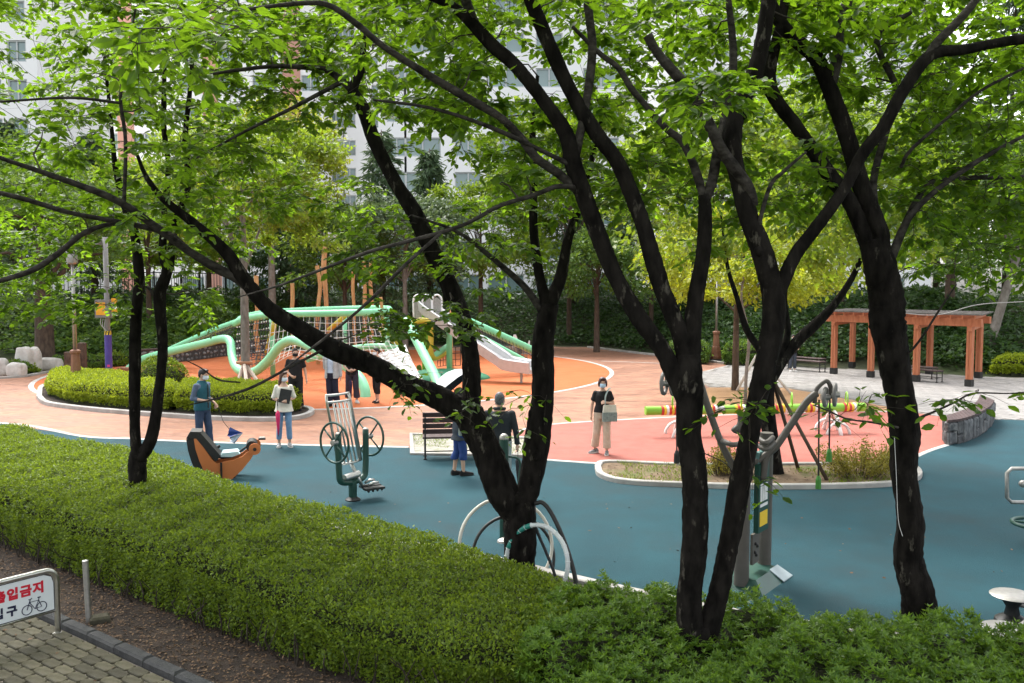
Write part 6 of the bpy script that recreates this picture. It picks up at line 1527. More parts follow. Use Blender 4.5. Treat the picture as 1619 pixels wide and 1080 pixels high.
# lamp posts with cast bases
def lamp(label, px, py, h=4.2):
    c = G(px, py); t = thing('lamp_post', label, 'lamp post', tuple(c), group='park lamp posts')
    obj('plinth', MB().box((0, 0, .06), (.62, .62, .16)), M['curb_dark'], t)
    obj('cast_base', MB().lathe((0, 0, .14), [(.27, 0), (.27, .10), (.24, .20), (.22, .30), (.19, .55), (.18, .58), (.165, .60), (.135, 1.10), (.13, 1.15), (.17, 1.18), (.17, 1.26), (.12, 1.30)], 8), M['lamp_brown'], t)
    obj('shaft', MB().tube([(0, 0, 1.40), (0, 0, h)], [.065, .045], 12), M['dull_steel'], t, smooth=True)
    hd_ = obj('lantern', MB().lathe((0, 0, h), [(.06, 0), (.16, .05), (.20, .30), (.18, .36), (.03, .5)], 12), M['dull_steel'], t, smooth=40)
    obj('lantern_cap', MB().lathe((0, 0, h + .36), [(.24, 0), (.16, .1), (.02, .2)], 12), M['black'], hd_, smooth=40)
    return t
lamp('lamp post with brown fluted base beside the grey plaza', 1132, 572)
lamp('lamp post with brown fluted base standing in the bright box hedge', 121, 622)
# rubbish bins / wood posts by the left lamp
for px, py, lb_ in ((110, 600, 'dark wooden marker post left of the lamp in the box hedge'), (131, 597, 'taller dark wooden marker post right of the lamp in the box hedge')):
    c = G(px, py); h_ = 1.05 if px == 110 else 1.35
    o = obj('marker_post', MB().box((0, 0, h_ / 2), (.26, .22, h_), bev=.03).box((0, -.115, h_ * .72), (.16, .02, .16)).box((0, 0, h_ * .55), (.29, .25, .05)), M['bark_brown'], None); o.location = tuple(c); tag(o, lb_, 'post')
# pole with purple wrap, camera box and signs
pc2 = G(173, 611)
pp_ = thing('camera_pole', 'grey camera pole with purple wrap and yellow signs in the box hedge', 'pole', tuple(pc2)); d_ = pc2[1]
obj('pole', MB().tube([(0, 0, 0), (0, 0, 5.2)], .085, 12), M['grey_box'], pp_, smooth=True)
zt = P(173, 523, d_)[2]
wr = obj('purple_wrap', MB().tube([(0, 0, .03), (0, 0, zt - .14)], .118, 16), M['purple'], pp_, smooth=40)
for q in range(8):
    a0 = q / 8 * 2 * math.pi
    obj('hazard_stripe', MB().add([(.121 * math.cos(a0 + e), .121 * math.sin(a0 + e), z_) for e, z_ in ((0, zt - .14), (.39, zt - .14), (.6, zt), (.21, zt))], [(0, 1, 2, 3)]), M['yellow'], wr)
obj('stripe_band', MB().tube([(0, 0, zt - .138), (0, 0, zt)], .118, 16), M['black'], pp_, smooth=40)
obj('emblem', MB().box((.04, -.112, P(173, 578, d_)[2]), (.08, .03, .08)), mat('pink_mark', (.65, .06, .22), None), wr)
zb = P(165, 488, d_)[2]; kx = d_ / FPX
bxo = obj('control_box', MB().box((-.10, -.02, zb), (.50, .32, .62)), M['grey_box'], pp_)
obj('box_label', MB().box((-.14, -.186, zb), (.32, .012, .44)), M['amber'], bxo)
sg = obj('side_sign', MB().box((.28, -.05, zb + .06), (.20, .02, .60)), M['amber'], pp_)
obj('sign_foot', MB().box((.28, -.062, zb - .19), (.196, .006, .12)), mat('pale_green', (.40, .52, .42), None), sg)
for q in range(3): obj('cable', MB().tube(pts_smooth([(-.2 + .08 * q, -.05, zb - .3), (-.2 + .06 * q, -.08, zb - .55 - .05 * q), (-.02, -.09, zb - .75 - .06 * q), (0, -.085, zb - .98)], 5), .014, 6), M['dull_steel'], pp_, smooth=True)
obj('camera_head', MB().box((-.22, -.1, 5.0), (.16, .34, .14)).tube([(0, 0, 5.1), (-.22, 0, 5.1)], .03, 6), M['grey_box'], pp_)

# tree props
def props(label, base_px, top_px, feet, dtop, m_, r=.028):
    tb_ = P(*top_px, dtop); t = thing('tree_stake', label, 'tree stake', (*G(*base_px)[:2], .04))
    for px, py in feet:
        f = G(px, py, .04); obj('stake_pole', MB().tube([f, tb_ + (f - tb_) * .03], r, 8), m_, t, smooth=True, world=True)
    return t
dY = G(386, 641)[1]
pr_ = props('pale timber tripod staking the grey-trunked tree in the shrub bed', (386, 643), (386, 573), ((367, 630), (428, 632), (395, 650)), 27.5, M['wall_p'] if False else mat('pale_stake', (.50, .40, .33), (.58, .48, .40), 5, .8), .055)
obj('strap', MB().tube(ring_pts(P(386, 573, 27.5), .22, 16), .05, 7, closed=True), mat('burlap', (.36, .18, .10), None, rough=.9), pr_, smooth=True, world=True)
pr2 = props('brown timber props leaning on the dark young tree in the island', (1226, 752), (1222, 600), ((1262, 742), (1308, 760), (1160, 744)), DI, M['bark_brown'], .034)
pr3 = props('pale timber props of a young tree at the edge of the plaza', (1215, 622), (1197, 560), ((1250, 622), (1165, 618)), G(1210, 620)[1], mat('pale_prop', (.46, .42, .37), (.56, .52, .47), 5, .8), .045)
ys = G(1178, 640)
yt = thing('young_tree', 'thin pale-stemmed sapling between the props at the plaza edge', 'tree', tuple(ys))
obj('trunk', MB().tube(pts_smooth([ys, P(1180, 590, ys[1]), P(1184, 530, ys[1]), P(1172, 470, ys[1]), P(1180, 420, ys[1])], 5), [.05] * 10 + [.035] * 11, 8), M['bark_grey'], yt, smooth=True, world=True)
pts_, _c = crown_points(4200, P(1180, 455, ys[1]), (1.9, 1.6, .75), 40, .42, 77)
cloud_obj('crown', pts_, rdir(4200) + np.array((0, 0, -.4)), rdir(4200) * .6 + np.array((0, 0, 1)), rng.uniform(.6, 1.3, 4200) * .13, T_DIA, M['leaf_lime'], yt)

# overhead wire across the plaza
o = obj('wire', MB().tube(pts_smooth([P(1400, 492, 30), P(1480, 498, 30), P(1545, 482, 30), P(1619, 477, 30), P(1800, 468, 30)], 6) - P(1545, 482, 30), .016, 6), M['dull_steel'], None); o.location = tuple(P(1545, 482, 30))
tag(o, 'slack pale cable stretched over the pergola roof', 'cable')

# ------------------------------------------------------------------ bicycle-ban barrier sign and steel bollard by the footpath
sr_ = G(92, 1003); s0 = G(0, 922, .645)[:2]; sdir = s0 - G(85, 901, .645)[:2]; sdir = sdir / np.linalg.norm(sdir); sang = math.atan2(-sdir[1], -sdir[0])
SG = thing('barrier_sign', 'steel-framed white barrier sign banning bicycles on the footpath', 'sign', (*sr_[:2], .015), sang)
SL, SH = 1.35, .655                                    # local: x from -SL (hidden end) to 0 (right leg), face towards -y
fr = pts_smooth([(0, 0, 0), (0, 0, .3), (0, 0, SH - .13), (-.02, 0, SH - .05), (-.07, 0, SH - .008), (-.15, 0, SH), (-.5, 0, SH), (-SL + .15, 0, SH), (-SL + .07, 0, SH - .008), (-SL + .02, 0, SH - .05), (-SL, 0, SH - .13), (-SL, 0, .3), (-SL, 0, 0)], 5)
obj('frame', MB().tube(fr, .027, 12), M['steel'], SG, smooth=True)
obj('lower_rail', MB().tube([(-SL + .02, 0, .235), (-.02, 0, .235)], .014, 9), M['steel'], SG, smooth=True)
pl = [(-SL + .03, .25), (-.03, .25), (-.03, SH - .13), (-.05, SH - .065), (-.12, SH - .03), (-SL + .12, SH - .03), (-SL + .05, SH - .065), (-SL + .03, SH - .13)]
M['sign_white'] = mat('sign_enamel', (.60, .64, .66), (.66, .70, .72), 3, .4)
panel = obj('panel', MB().prism_side(pl, -.006, .006), M['sign_white'], SG)
obj('panel_edge', MB().tube([(x, -.007, z) for x, z in pl], .004, 5, closed=True), M['black'], panel)
M['sign_red'] = mat('sign_red', (.52, .010, .030), None, rough=.5); M['sign_navy'] = mat('sign_navy', (.010, .014, .045), None, rough=.5)
def letters(txt, size, x, z, m_, name, bold=.008, spacing=1.0):
    for ch, xx in txt:
        cu = bpy.data.curves.new('glyph', 'FONT'); cu.body = ch; cu.size = size; cu.offset = bold; cu.extrude = .0012; cu.resolution_u = 3
        tmp = bpy.data.objects.new('glyph', cu); COL.objects.link(tmp)
        dg = bpy.context.evaluated_depsgraph_get(); me = bpy.data.meshes.new_from_object(tmp.evaluated_get(dg)); bpy.data.objects.remove(tmp); bpy.data.curves.remove(cu)
        me.name = name; me.materials.clear(); me.materials.append(m_)
        o = bpy.data.objects.new(name, me); COL.objects.link(o); o.parent = panel; o.rotation_euler = (R(90), 0, 0); o.location = (xx, -.0085, z); o.scale = (1.0, 1, 1)
letters([('출', -.582), ('입', -.464), ('금', -.346), ('지', -.228)], .118, 0, .468, M['sign_red'], 'red_letter', .0060)
letters([('입', -.590), ('구', -.470)], .105, 0, .312, M['sign_navy'], 'navy_letter', .0050)
br_ = .046
bk_ = lambda x, z: (-.150 + (x + .135) * .80, z - .012)
ln = lambda pts, r=.0042: obj('bicycle_line', MB().tube([(bk_(x, z)[0], -.0095, bk_(x, z)[1]) for x, z in pts], r, 5), M['sign_navy'], panel)
for cx_ in (-.305, -.135): obj('bicycle_wheel', MB().tube([(bk_(cx_, .33)[0] + br_ * math.cos(a), -.0095, .318 + br_ * math.sin(a)) for a in np.linspace(0, 2 * math.pi, 24, endpoint=False)], .0042, 5, closed=True), M['sign_navy'], panel)
ln([(-.305, .330), (-.265, .425), (-.245, .437)]); ln([(-.275, .400), (-.170, .400), (-.215, .325), (-.275, .400)]); ln([(-.215, .325), (-.135, .330), (-.170, .400), (-.162, .425)]); ln([(-.180, .428), (-.145, .428)], .006); ln([(-.265, .425), (-.285, .428)])
for fx in (0, -SL): obj('foot', MB().lathe((fx, 0, -.01), [(.05, 0), (.05, .012), (.03, .02)], 12), M['dull_steel'], SG)
bo = G(141, 987)
bl_ = thing('bollard', 'thin steel bollard post on the soil beside the hedge', 'bollard', tuple(bo))
obj('post', MB().tube([(0, 0, -.02), (-.02, 0, .66)], .030, 14), M['dull_steel'], bl_, smooth=40)
obj('cap', MB().ell((-.02, 0, .662), (.0315, .0315, .012), 14, 6), M['steel'], bl_, smooth=True)
# flat foot stone by the bollard
o = obj('stone_block', MB().box((0, 0, .03), (.19, .15, .07), bev=.02), M['paver'], None); o.location = (bo[0] + .10, bo[1] + .02, .02); o.rotation_euler.z = .5; tag(o, 'small mossy stone block at the foot of the steel bollard', 'stone')
# ================================================================== people
SKIN = mat('skin', (.50, .30, .21), (.56, .35, .25), 6, .55)
HAIR = mat('dark_hair', (.012, .009, .008), (.022, .016, .013), 40, .5)
MASK = mat('face_mask', (.66, .70, .74), (.72, .75, .78), 10, .8)
def cloth(name, c, v=.82, rough=.88): return mat(name, tuple(x * v for x in c), c, 9, rough, bump=.5, bscale=18)
def remesh(o, vs=.010, dec=.35, sm=3):
    m = o.modifiers.new('r', 'REMESH'); m.mode = 'VOXEL'; m.voxel_size = vs; m.use_smooth_shade = True
    if sm: s = o.modifiers.new('s', 'SMOOTH'); s.iterations = sm; s.factor = .5
    d = o.modifiers.new('d', 'DECIMATE'); d.ratio = dec
    return o
def hand(mb, wrist, dirv, palmn, curl=.35, sc=1.0, thumb=1):
    """palm and five bent fingers; dirv along the hand, palmn out of the palm"""
    w = np.array(wrist, float); d = np.array(dirv, float); d /= np.linalg.norm(d); n = np.array(palmn, float); n -= d * np.dot(n, d); n /= np.linalg.norm(n); s = np.cross(d, n) * thumb
    mb.cap(w, .025 * sc, w + d * .05 * sc, .033 * sc, 8); mb.cap(w + d * .045 * sc + s * .022 * sc, .020 * sc, w + d * .08 * sc + s * .022 * sc, .018 * sc, 8); mb.cap(w + d * .045 * sc - s * .022 * sc, .020 * sc, w + d * .078 * sc - s * .022 * sc, .018 * sc, 8)
    for k, (off, ln) in enumerate(((.032, .066), (.011, .075), (-.011, .070), (-.031, .056))):
        a = w + d * .085 * sc + s * off * sc; c1 = curl; p1 = a + (d * math.cos(c1) + n * math.sin(c1)) * ln * .5 * sc; p2 = p1 + (d * math.cos(c1 * 2.3) + n * math.sin(c1 * 2.3)) * ln * .55 * sc
        mb.cap(a, .0105 * sc, p1, .0098 * sc, 7); mb.cap(p1, .0098 * sc, p2, .0085 * sc, 7)
    a = w + d * .03 * sc + s * .03 * sc; p1 = a + (d * .7 + s * .6 + n * .25) * .036 * sc; p2 = p1 + (d * .9 + s * .1 + n * .45) * .032 * sc
    mb.cap(a, .014 * sc, p1, .012 * sc, 7); mb.cap(p1, .012 * sc, p2, .0095 * sc, 7)

def person(label, loc, rz, h=1.7, arms=None, feet=None, yaw=0.0, nod=0.0, female=False, top=None, bottom=None, shoe=None, hair='short', hairm=None, sleeve='short', hem=.84, mask=MASK,
           cuff=.10, wide=1.0, jacket=None, heel=False, flare=0.0, neckcut=1.425, knees=None, build=1.0, group=None):
    """local frame: faces -y, +x is the viewer's right when facing the camera; metres for a 1.70 m figure, scaled to h"""
    t = thing('person', label, 'person', tuple(loc), rz, group or 'people standing about the playground')
    s = h / 1.70; sh = .148 if female else .166; sh *= build
    hl = .035 if heel else 0.0
    feet = feet or {1: (.11, 0, 8), -1: (-.11, 0, -8)}
    arms = arms or {}
    B = MB(); T = MB(); W = MB(); hipw = (.165 if female else .155) * build
    # torso
    tor = lambda g: [(0, .01, .80, hipw * .80 + g, .105 + g), (0, .01, .90, hipw + g, .115 + g), (0, .005, 1.0, hipw * .95 + g, .108 + g), (0, 0, 1.10, (.128 if female else .142) * build + g, .098 + g), (0, 0, 1.22, .148 * build + g, .108 + g), (0, .005, 1.31, sh * 1.0 + g, .108 + g), (0, .01, 1.365, sh * .88 + g, .088 + g), (0, .012, 1.405, sh * .55 + g, .066 + g), (0, .012, 1.44, .062 + g, .058 + g)]
    B.loft(tor(0), 18); B.cap((0, .012, 1.40), .055, (0, -.002, 1.51), .052)
    # head
    HM = Matrix.Translation((0, -.012, 1.47)) @ Matrix.Rotation(yaw, 4, 'Z') @ Matrix.Rotation(nod, 4, 'X')
    hd = MB().ell((0, 0, .125), (.074, .092, .112), 16, 12).ell((0, -.028, .045), (.052, .06, .055), 12, 8).cap((0, -.088, .118), .011, (0, -.104, .085), .014, 7)
    for sx in (-1, 1): hd.ell((sx * .076, .008, .105), (.012, .02, .03), 8, 6)
    hd.cap((0, -.085, .145), .012, (.03, -.078, .148), .010, 6); hd.cap((0, -.085, .145), .012, (-.03, -.078, .148), .010, 6); hd.cap((-.018, -.083, .048), .009, (.018, -.083, .048), .009, 6)
    B.add([HM @ Vector(v) for v in hd.v], hd.f)
    # legs
    for sx in (1, -1):
        fx, fy, fa = feet[sx]; hip = np.array((sx * .085 * build, .01, .86)); ank = np.array((fx, fy + .02, .085 + hl)); kn = hip * .48 + ank * .52 + np.array((0, -.03, 0))
        if knees: kn = kn + np.array(knees.get(sx, (0, 0, 0)))
        B.cap(hip, .078, kn, .053); B.cap(kn, .053, kn * .62 + ank * .38 + (0, .012, 0), .052); B.cap(kn * .62 + ank * .38 + (0, .012, 0), .05, ank, .036)
        fd = np.array((math.sin(R(fa)), -math.cos(R(fa)), 0)); B.cap(ank + (0, .02, -.035), .036, ank + fd * .12 + (0, 0, -.05 - hl * .8), .028)
        if bottom:
            g = .016 * wide; lo = ank + (0, 0, cuff - .04); W.cap(hip + (0, 0, .02), .088 + g, kn, .060 + g * 1.4, 12); q = kn * .5 + lo * .5 + (0, .008, 0); W.cap(kn, .060 + g * 1.4, q, .056 + g * 1.6, 12); W.tube([q, lo + (0, 0, .02), lo], [.056 + g * 1.6, .046 + g * 2.0, .046 + g * 2.0], 12)
        if shoe:
            sm = MB(); up = [(-.085, .034, .075), (-.06, .040, .095), (0, .042, .085), (.06, .044, .062), (.12, .043, .050), (.165, .034, .038), (.185, .015, .025)]
            vs = []
            for x_, w_, z_ in up:
                zz = hl * max(0, (.09 - x_) / .18)
                for q in np.linspace(0, math.pi, 7): vs.append((w_ * math.cos(q), -x_, .012 + zz + z_ * math.sin(q) ** .7))
            fs = [(i * 7 + k, (i + 1) * 7 + k, (i + 1) * 7 + k + 1, i * 7 + k + 1) for i in range(6) for k in range(6)] + [tuple(range(7)), tuple(42 + k for k in range(6, -1, -1))] + [(i * 7, i * 7 + 6, (i + 1) * 7 + 6, (i + 1) * 7) for i in range(6)]
            sm.add(vs, fs).xf(Matrix.Scale(s, 4) @ Matrix.Translation((fx, fy, 0)) @ Matrix.Rotation(R(fa), 4, 'Z'))
            so = obj('shoe', sm, shoe[0], t, smooth=50)
            sol = MB().prism([(.036, .088), (.046, 0), (.048, -.10), (.036, -.165), (.012, -.192), (-.012, -.192), (-.036, -.165), (-.048, -.10), (-.046, 0), (-.036, .088)], 0, .022 if not heel else .010)
            if heel: sol.box((0, .06, .022), (.035, .035, .045))
            sol.xf(Matrix.Scale(s, 4) @ Matrix.Translation((fx, fy, 0)) @ Matrix.Rotation(R(fa), 4, 'Z')); obj('sole', sol, shoe[1], so)
    # arms
    for sx in (1, -1):
        A = arms.get(sx, {}); S_ = np.array((sx * (sh + .002), .01, 1.352)); E = np.array(A.get('e', (sx * (sh + .055), .03, 1.09))); Wr = np.array(A.get('w', (sx * (sh + .06), -.03, .86)))
        B.cap(S_, .050 * build, E, .040, 10); B.cap(E, .041, E * .6 + Wr * .4, .038, 10); B.cap(E * .6 + Wr * .4, .037, Wr, .026, 10)
        hand(B, Wr, A.get('d', Wr - E), A.get('n', (-sx, -.1, 0)), A.get('curl', .4), 1.0, A.get('thumb', sx))
        if sleeve != 'none':
            fr_ = {'short': .62, 'elbow': 1.0, 'long': 2.0, 'rolled': 1.35}[sleeve]; g = .016
            if fr_ <= 1: T.cap(S_, .050 * build + g * .7, S_ + (E - S_) * fr_ * .8, .048 + g, 12); T.tube([S_ + (E - S_) * fr_ * .7, S_ + (E - S_) * fr_], [.050 + g, .052 + g], 12)
            else:
                T.cap(S_, .050 * build + g * .7, E, .043 + g * .8, 12); e2 = E + (Wr - E) * (fr_ - 1); T.cap(E, .043 + g * .8, E + (e2 - E) * .85, .033 + g * .8, 12); T.tube([E + (e2 - E) * .8, e2], [.035 + g * .8, .035 + g * .8], 12)
    # clothes
    g = .020; rows = [r for r in tor(g) if r[2] >= hem - .001]; r0 = tor(g + .008 + flare)
    lowx = np.interp(hem, [r[2] for r in r0], [r[3] for r in r0]); lowy = np.interp(hem, [r[2] for r in r0], [r[4] for r in r0])
    T.loft([(0, .008, hem, lowx, lowy), (0, .008, hem + .02, lowx, lowy)] + [r for r in rows if r[2] > hem + .03 and r[2] < neckcut], 18)
    sc = Matrix.Scale(s, 4)
    bo = remesh(obj('body', B.xf(sc), SKIN, t), .0078, .30, 2)
    remesh(obj('top', T.xf(sc), top, t), .011, .40, 3)
    if bottom:
        W.loft([(0, .01, .79, hipw * .86 + .014, .112), (0, .01, .90, hipw + .016, .128), (0, .006, 1.0, hipw * .95 + .012, .118), (0, .004, 1.02, hipw * .9 + .012, .115)], 18)
        remesh(obj('trousers', W.xf(sc), bottom, t), .011, .40, 3)
    # hair
    hm_ = hairm or HAIR; H = MB()
    if hair == 'short':
        H.ell((0, .012, .150), (.081, .096, .098), 16, 10).ell((0, .05, .11), (.072, .055, .075), 12, 8).ell((0, -.055, .205), (.06, .045, .03), 10, 6)
        for sx in (-1, 1): H.ell((sx * .073, .005, .145), (.012, .03, .04), 8, 6)
    elif hair == 'bob':
        H.ell((0, .018, .152), (.096, .106, .102), 16, 10).ell((0, .055, .085), (.092, .062, .085), 12, 8).ell((0, -.066, .205), (.066, .034, .035), 10, 6)
        for sx in (-1, 1): H.ell((sx * .082, -.005, .10), (.026, .055, .075), 8, 6)
    elif hair == 'long':
        H.ell((0, .014, .150), (.085, .099, .1), 16, 10).ell((0, .055, .07), (.078, .05, .12), 12, 8).cap((-.02, .075, .05), .055, (-.05, .085, -.12), .04).cap((.03, .075, .05), .055, (.02, .09, -.12), .04)
        for sx in (-1, 1): H.ell((sx * .076, .005, .10), (.018, .045, .10), 8, 6)
        H.ell((0, -.06, .21), (.062, .04, .03), 10, 6)
    elif hair == 'pony':
        H.ell((0, .014, .152), (.083, .098, .1), 16, 10).ell((0, .055, .11), (.07, .055, .075), 12, 8).ell((0, -.06, .21), (.062, .04, .03), 10, 6).ell((0, .11, .12), (.035, .04, .05), 8, 6)
    # keep the face free
    H2 = MB().add([sc @ HM @ Vector(v) for v in H.v], H.f); remesh(obj('hair', H2, hm_, t), .009, .5, 2)
    for sx in (-1, 1):
        obj('eye', MB().add([sc @ HM @ Vector(v) for v in MB().ell((sx * .032, -.083, .128), (.013, .008, .007), 8, 6).v], MB().ell((0, 0, 0), (1, 1, 1), 8, 6).f), HAIR, t)
    if mask:
        vs = []; nU, nV = 9, 6
        for j in range(nV):
            for i in range(nU):
                a = R(-78 + 156 * i / (nU - 1)); z = .022 + .083 * j / (nV - 1); rr = 1 + .14 * math.sin(math.pi * j / (nV - 1)) * math.cos(a)
                vs.append((math.sin(a) * .072 * (.92 if j == 0 else 1), -math.cos(a) * .098 * rr - .010 * math.cos(a), z))
        k0 = len(vs); vs += [(x * .96, y * .96, z) for x, y, z in vs]; fs = []
        for j in range(nV - 1):
            for i in range(nU - 1):
                a = j * nU + i; fs += [(a, a + 1, a + nU + 1, a + nU), (k0 + a, k0 + a + nU, k0 + a + nU + 1, k0 + a + 1)]
        mo_ = obj('face_mask', MB().add([sc @ HM @ Vector(v) for v in vs], fs), mask, t, smooth=True)
        for sx in (-1, 1): obj('ear_loop', MB().tube([sc @ HM @ Vector(v) for v in ((sx * .07, -.025, .09), (sx * .083, .012, .115), (sx * .07, -.02, .035))], .003, 4), mask, mo_)
    return t, s
def wpt(t, p):
    """figure coordinates (metres, unscaled) -> scene"""
    a = t.rotation_euler.z; c, s = math.cos(a), math.sin(a); l = t.location
    return np.array((l[0] + c * p[0] - s * p[1], l[1] + s * p[0] + c * p[1], l[2] + p[2]))
def umbrella_folded(label, topp, botp, r, m_, hook=.06, cat='umbrella', name='umbrella', handle=True):
    topp, botp = np.array(topp, float), np.array(botp, float); t = thing(name, label, cat, tuple(botp)); d = botp - topp; L_ = np.linalg.norm(d); f = lambda q: topp + d * q
    obj('canopy', MB().tube([f(.28), f(.36), f(.5), f(.75), f(.95)], [.012, r, r * .95, r * .6, .012], 9), m_, t, smooth=True, world=True)
    obj('shaft', MB().tube([f(0), f(1.0)], .006, 6), M['black'], t, world=True)
    if handle: obj('handle', MB().tube(pts_smooth([f(.16), f(0), f(0) + (.03, 0, .025), f(0) + (hook, 0, 0)], 4), .010, 7), M['black'], t, smooth=True, world=True)
    return t
def ground(px, py, z=.010): q = G(px, py); return (q[0], q[1], z)
white_sole = mat('white_sole', (.62, .60, .57), None, rough=.7)
jeans_l = cloth('light_jeans', (.17, .30, .47)); jeans_d = cloth('dark_jeans', (.040, .062, .115)); navy = cloth('navy_trousers', (.016, .017, .036)); blackc = cloth('black_cloth', (.010, .010, .011)); charcoal = cloth('charcoal_cloth', (.022, .026, .031))
beige = cloth('beige_trousers', (.52, .42, .32)); cream = cloth('cream_blouse', (.70, .66, .56)); teal_v = cloth('teal_vest', (.018, .095, .125)); grey_shirt = cloth('grey_blue_shirt', (.10, .13, .19)); paleblue = cloth('pale_blue_shirt', (.50, .58, .70)); lgrey = cloth('light_grey_jacket', (.42, .43, .43)); blue_tr = cloth('blue_trousers', (.022, .055, .20)); grey_coat = cloth('blue_grey_coat', (.050, .060, .075))

# man in a vest, holding a phone and a blue umbrella
p1, s1 = person('man in teal vest and jeans looking at a phone beside the orange exercise seat', ground(322, 712, .015), R(68), 1.72, arms={-1: dict(e=(-.225, .06, 1.10), w=(-.13, -.20, 1.055), d=(.5, -.8, .08), n=(.2, .1, 1), curl=.55), 1: dict(e=(.225, .08, 1.10), w=(.20, -.15, .96), d=(.05, -.5, -.8), n=(-1, 0, 0), curl=.8)},
    feet={1: (.10, -.10, 6), -1: (-.11, .06, -10)}, yaw=R(26), nod=R(8), top=grey_shirt, bottom=jeans_d, shoe=(blackc, M['black']), sleeve='rolled', hem=.86, build=1.05)
vm = MB().loft([(0, .008, .84, .20, .150), (0, .008, .90, .202, .152), (0, .005, 1.0, .19, .145), (0, .0, 1.12, .178, .137), (0, 0, 1.24, .185, .147), (0, .005, 1.31, .184, .143), (0, .01, 1.37, .148, .118), (0, .012, 1.42, .098, .10), (0, .012, 1.46, .082, .085)], 22).xf(Matrix.Scale(s1, 4))
remesh(obj('vest', vm, teal_v, p1), .011, .5, 3)
obj('vest_zip', MB().box((0, -.150, 1.14), (.018, .012, .50)).xf(Matrix.Scale(s1, 4)), M['black'], p1)
q = wpt(p1, np.array((-.075, -.295, 1.105)) * s1); ph_ = obj('phone', MB().box((0, 0, 0), (.075, .15, .009), bev=.003), M['black'], None); ph_.location = q; ph_.rotation_euler = (R(14), 0, p1.rotation_euler.z + R(10)); tag(ph_, 'black phone held flat in the hand of the man in the vest', 'phone')
# half-open blue umbrella hanging from his other hand
ha = wpt(p1, np.array((.205, -.21, .885)) * s1); uq = np.array((ha[0] + .33, ha[1] - .05, .30))
um = thing('umbrella', 'crumpled navy and white umbrella dangling from the hand of the man in the vest', 'umbrella', tuple(uq))
obj('shaft', MB().tube([ha + (0, 0, .02), ha * .5 + uq * .5 + (-.04, 0, 0), uq + (0, 0, .05)], .006, 6), M['black'], um, world=True)
gq = np.random.default_rng(4); navyb = mat('umbrella_blue', (.020, .045, .17), (.030, .065, .24), 6, .6); palep = mat('umbrella_pale', (.45, .52, .62), (.56, .62, .70), 6, .6)
axu = Vector((.85, -.1, .25)).normalized(); fu = axu.to_track_quat('Z', 'Y'); tipu = uq + np.array(axu) * .24
rim = []
for k_ in range(16):
    a = k_ / 16 * 2 * math.pi; rr_ = (.17 if k_ % 2 == 0 else .09) * gq.uniform(.8, 1.2); rim.append(uq + np.array(fu @ Vector((rr_ * math.cos(a), rr_ * math.sin(a), gq.uniform(-.05, .04) - (.05 if k_ % 2 else 0)))))
for k_ in range(8):
    r0, r1, r2 = rim[2 * k_], rim[2 * k_ + 1], rim[(2 * k_ + 2) % 16]; m0 = (tipu + r0) / 2 + gq.normal(size=3) * .012; m2 = (tipu + r2) / 2 + gq.normal(size=3) * .012; m1 = (tipu + r1) / 2
    vs = [tipu, m0, m1, m2, r0, r1, r2]; vs += [v - np.array(axu) * .004 for v in vs]; fs = [(0, 1, 2), (0, 2, 3), (1, 4, 5, 2), (2, 5, 6, 3)]; fs += [tuple(7 + q for q in f[::-1]) for f in fs]
    obj('panel', MB().add(vs, fs), palep if k_ in (1, 4, 5) else navyb, um, world=True)
# woman with red umbrella and folder
p2, s2 = person('woman in cream blouse and light jeans hugging a black folder', ground(450, 707, .012), R(14), 1.63, arms={-1: dict(e=(-.215, .02, 1.10), w=(-.03, -.175, 1.045), d=(1, -.12, .06), n=(0, 1, 0), curl=.5, thumb=1), 1: dict(e=(.215, .02, 1.10), w=(.07, -.155, 1.075), d=(-1, -.15, .08), n=(0, 1, 0), curl=.5, thumb=-1)},
    feet={1: (.115, -.02, 14), -1: (-.12, .02, -6)}, yaw=R(38), female=True, top=cream, bottom=jeans_l, shoe=(mat('canvas_shoe', (.03, .03, .03), (.5, .5, .5), 26, .8), white_sole), hair='long', hairm=mat('brown_hair', (.060, .024, .014), (.10, .040, .022), 30, .45), sleeve='elbow', hem=.80, flare=.05, cuff=.12, neckcut=1.40, wide=.45)
q = wpt(p2, np.array((.03, -.165, 1.165)) * s2); fo_ = obj('folder', MB().box((0, 0, 0), (.24, .018, .30), bev=.004).box((0, -.011, .02), (.20, .004, .22)), M['black'], None); fo_.location = q; fo_.rotation_euler = (R(-8), R(12), p2.rotation_euler.z); tag(fo_, 'black folder hugged against the cream blouse', 'folder')
a = wpt(p2, np.array((-.135, -.20, 1.06)) * s2)
umbrella_folded('furled pink-red umbrella hanging from the arm of the woman in cream', a + (0, 0, .02), (a[0] + .01, a[1], .27), .048, mat('pinkred_cloth', (.55, .014, .085), (.64, .025, .13), 12, .6))
# man in black T-shirt
p3, s3 = person('man in black T-shirt and black trousers standing on the orange circle behind the shrubs', ground(468, 651), R(6), 1.76, arms={-1: dict(e=(-.245, .03, 1.10), w=(-.09, -.16, .98), d=(.7, -.4, -.35), n=(.3, .8, .4), curl=.7), 1: dict(e=(.25, .05, 1.10), w=(.285, .02, .86), curl=.35)},
    yaw=R(22), top=blackc, bottom=blackc, shoe=(blackc, M['black']), hem=.82, build=1.12, sleeve='short', mask=blackc, wide=1.7)
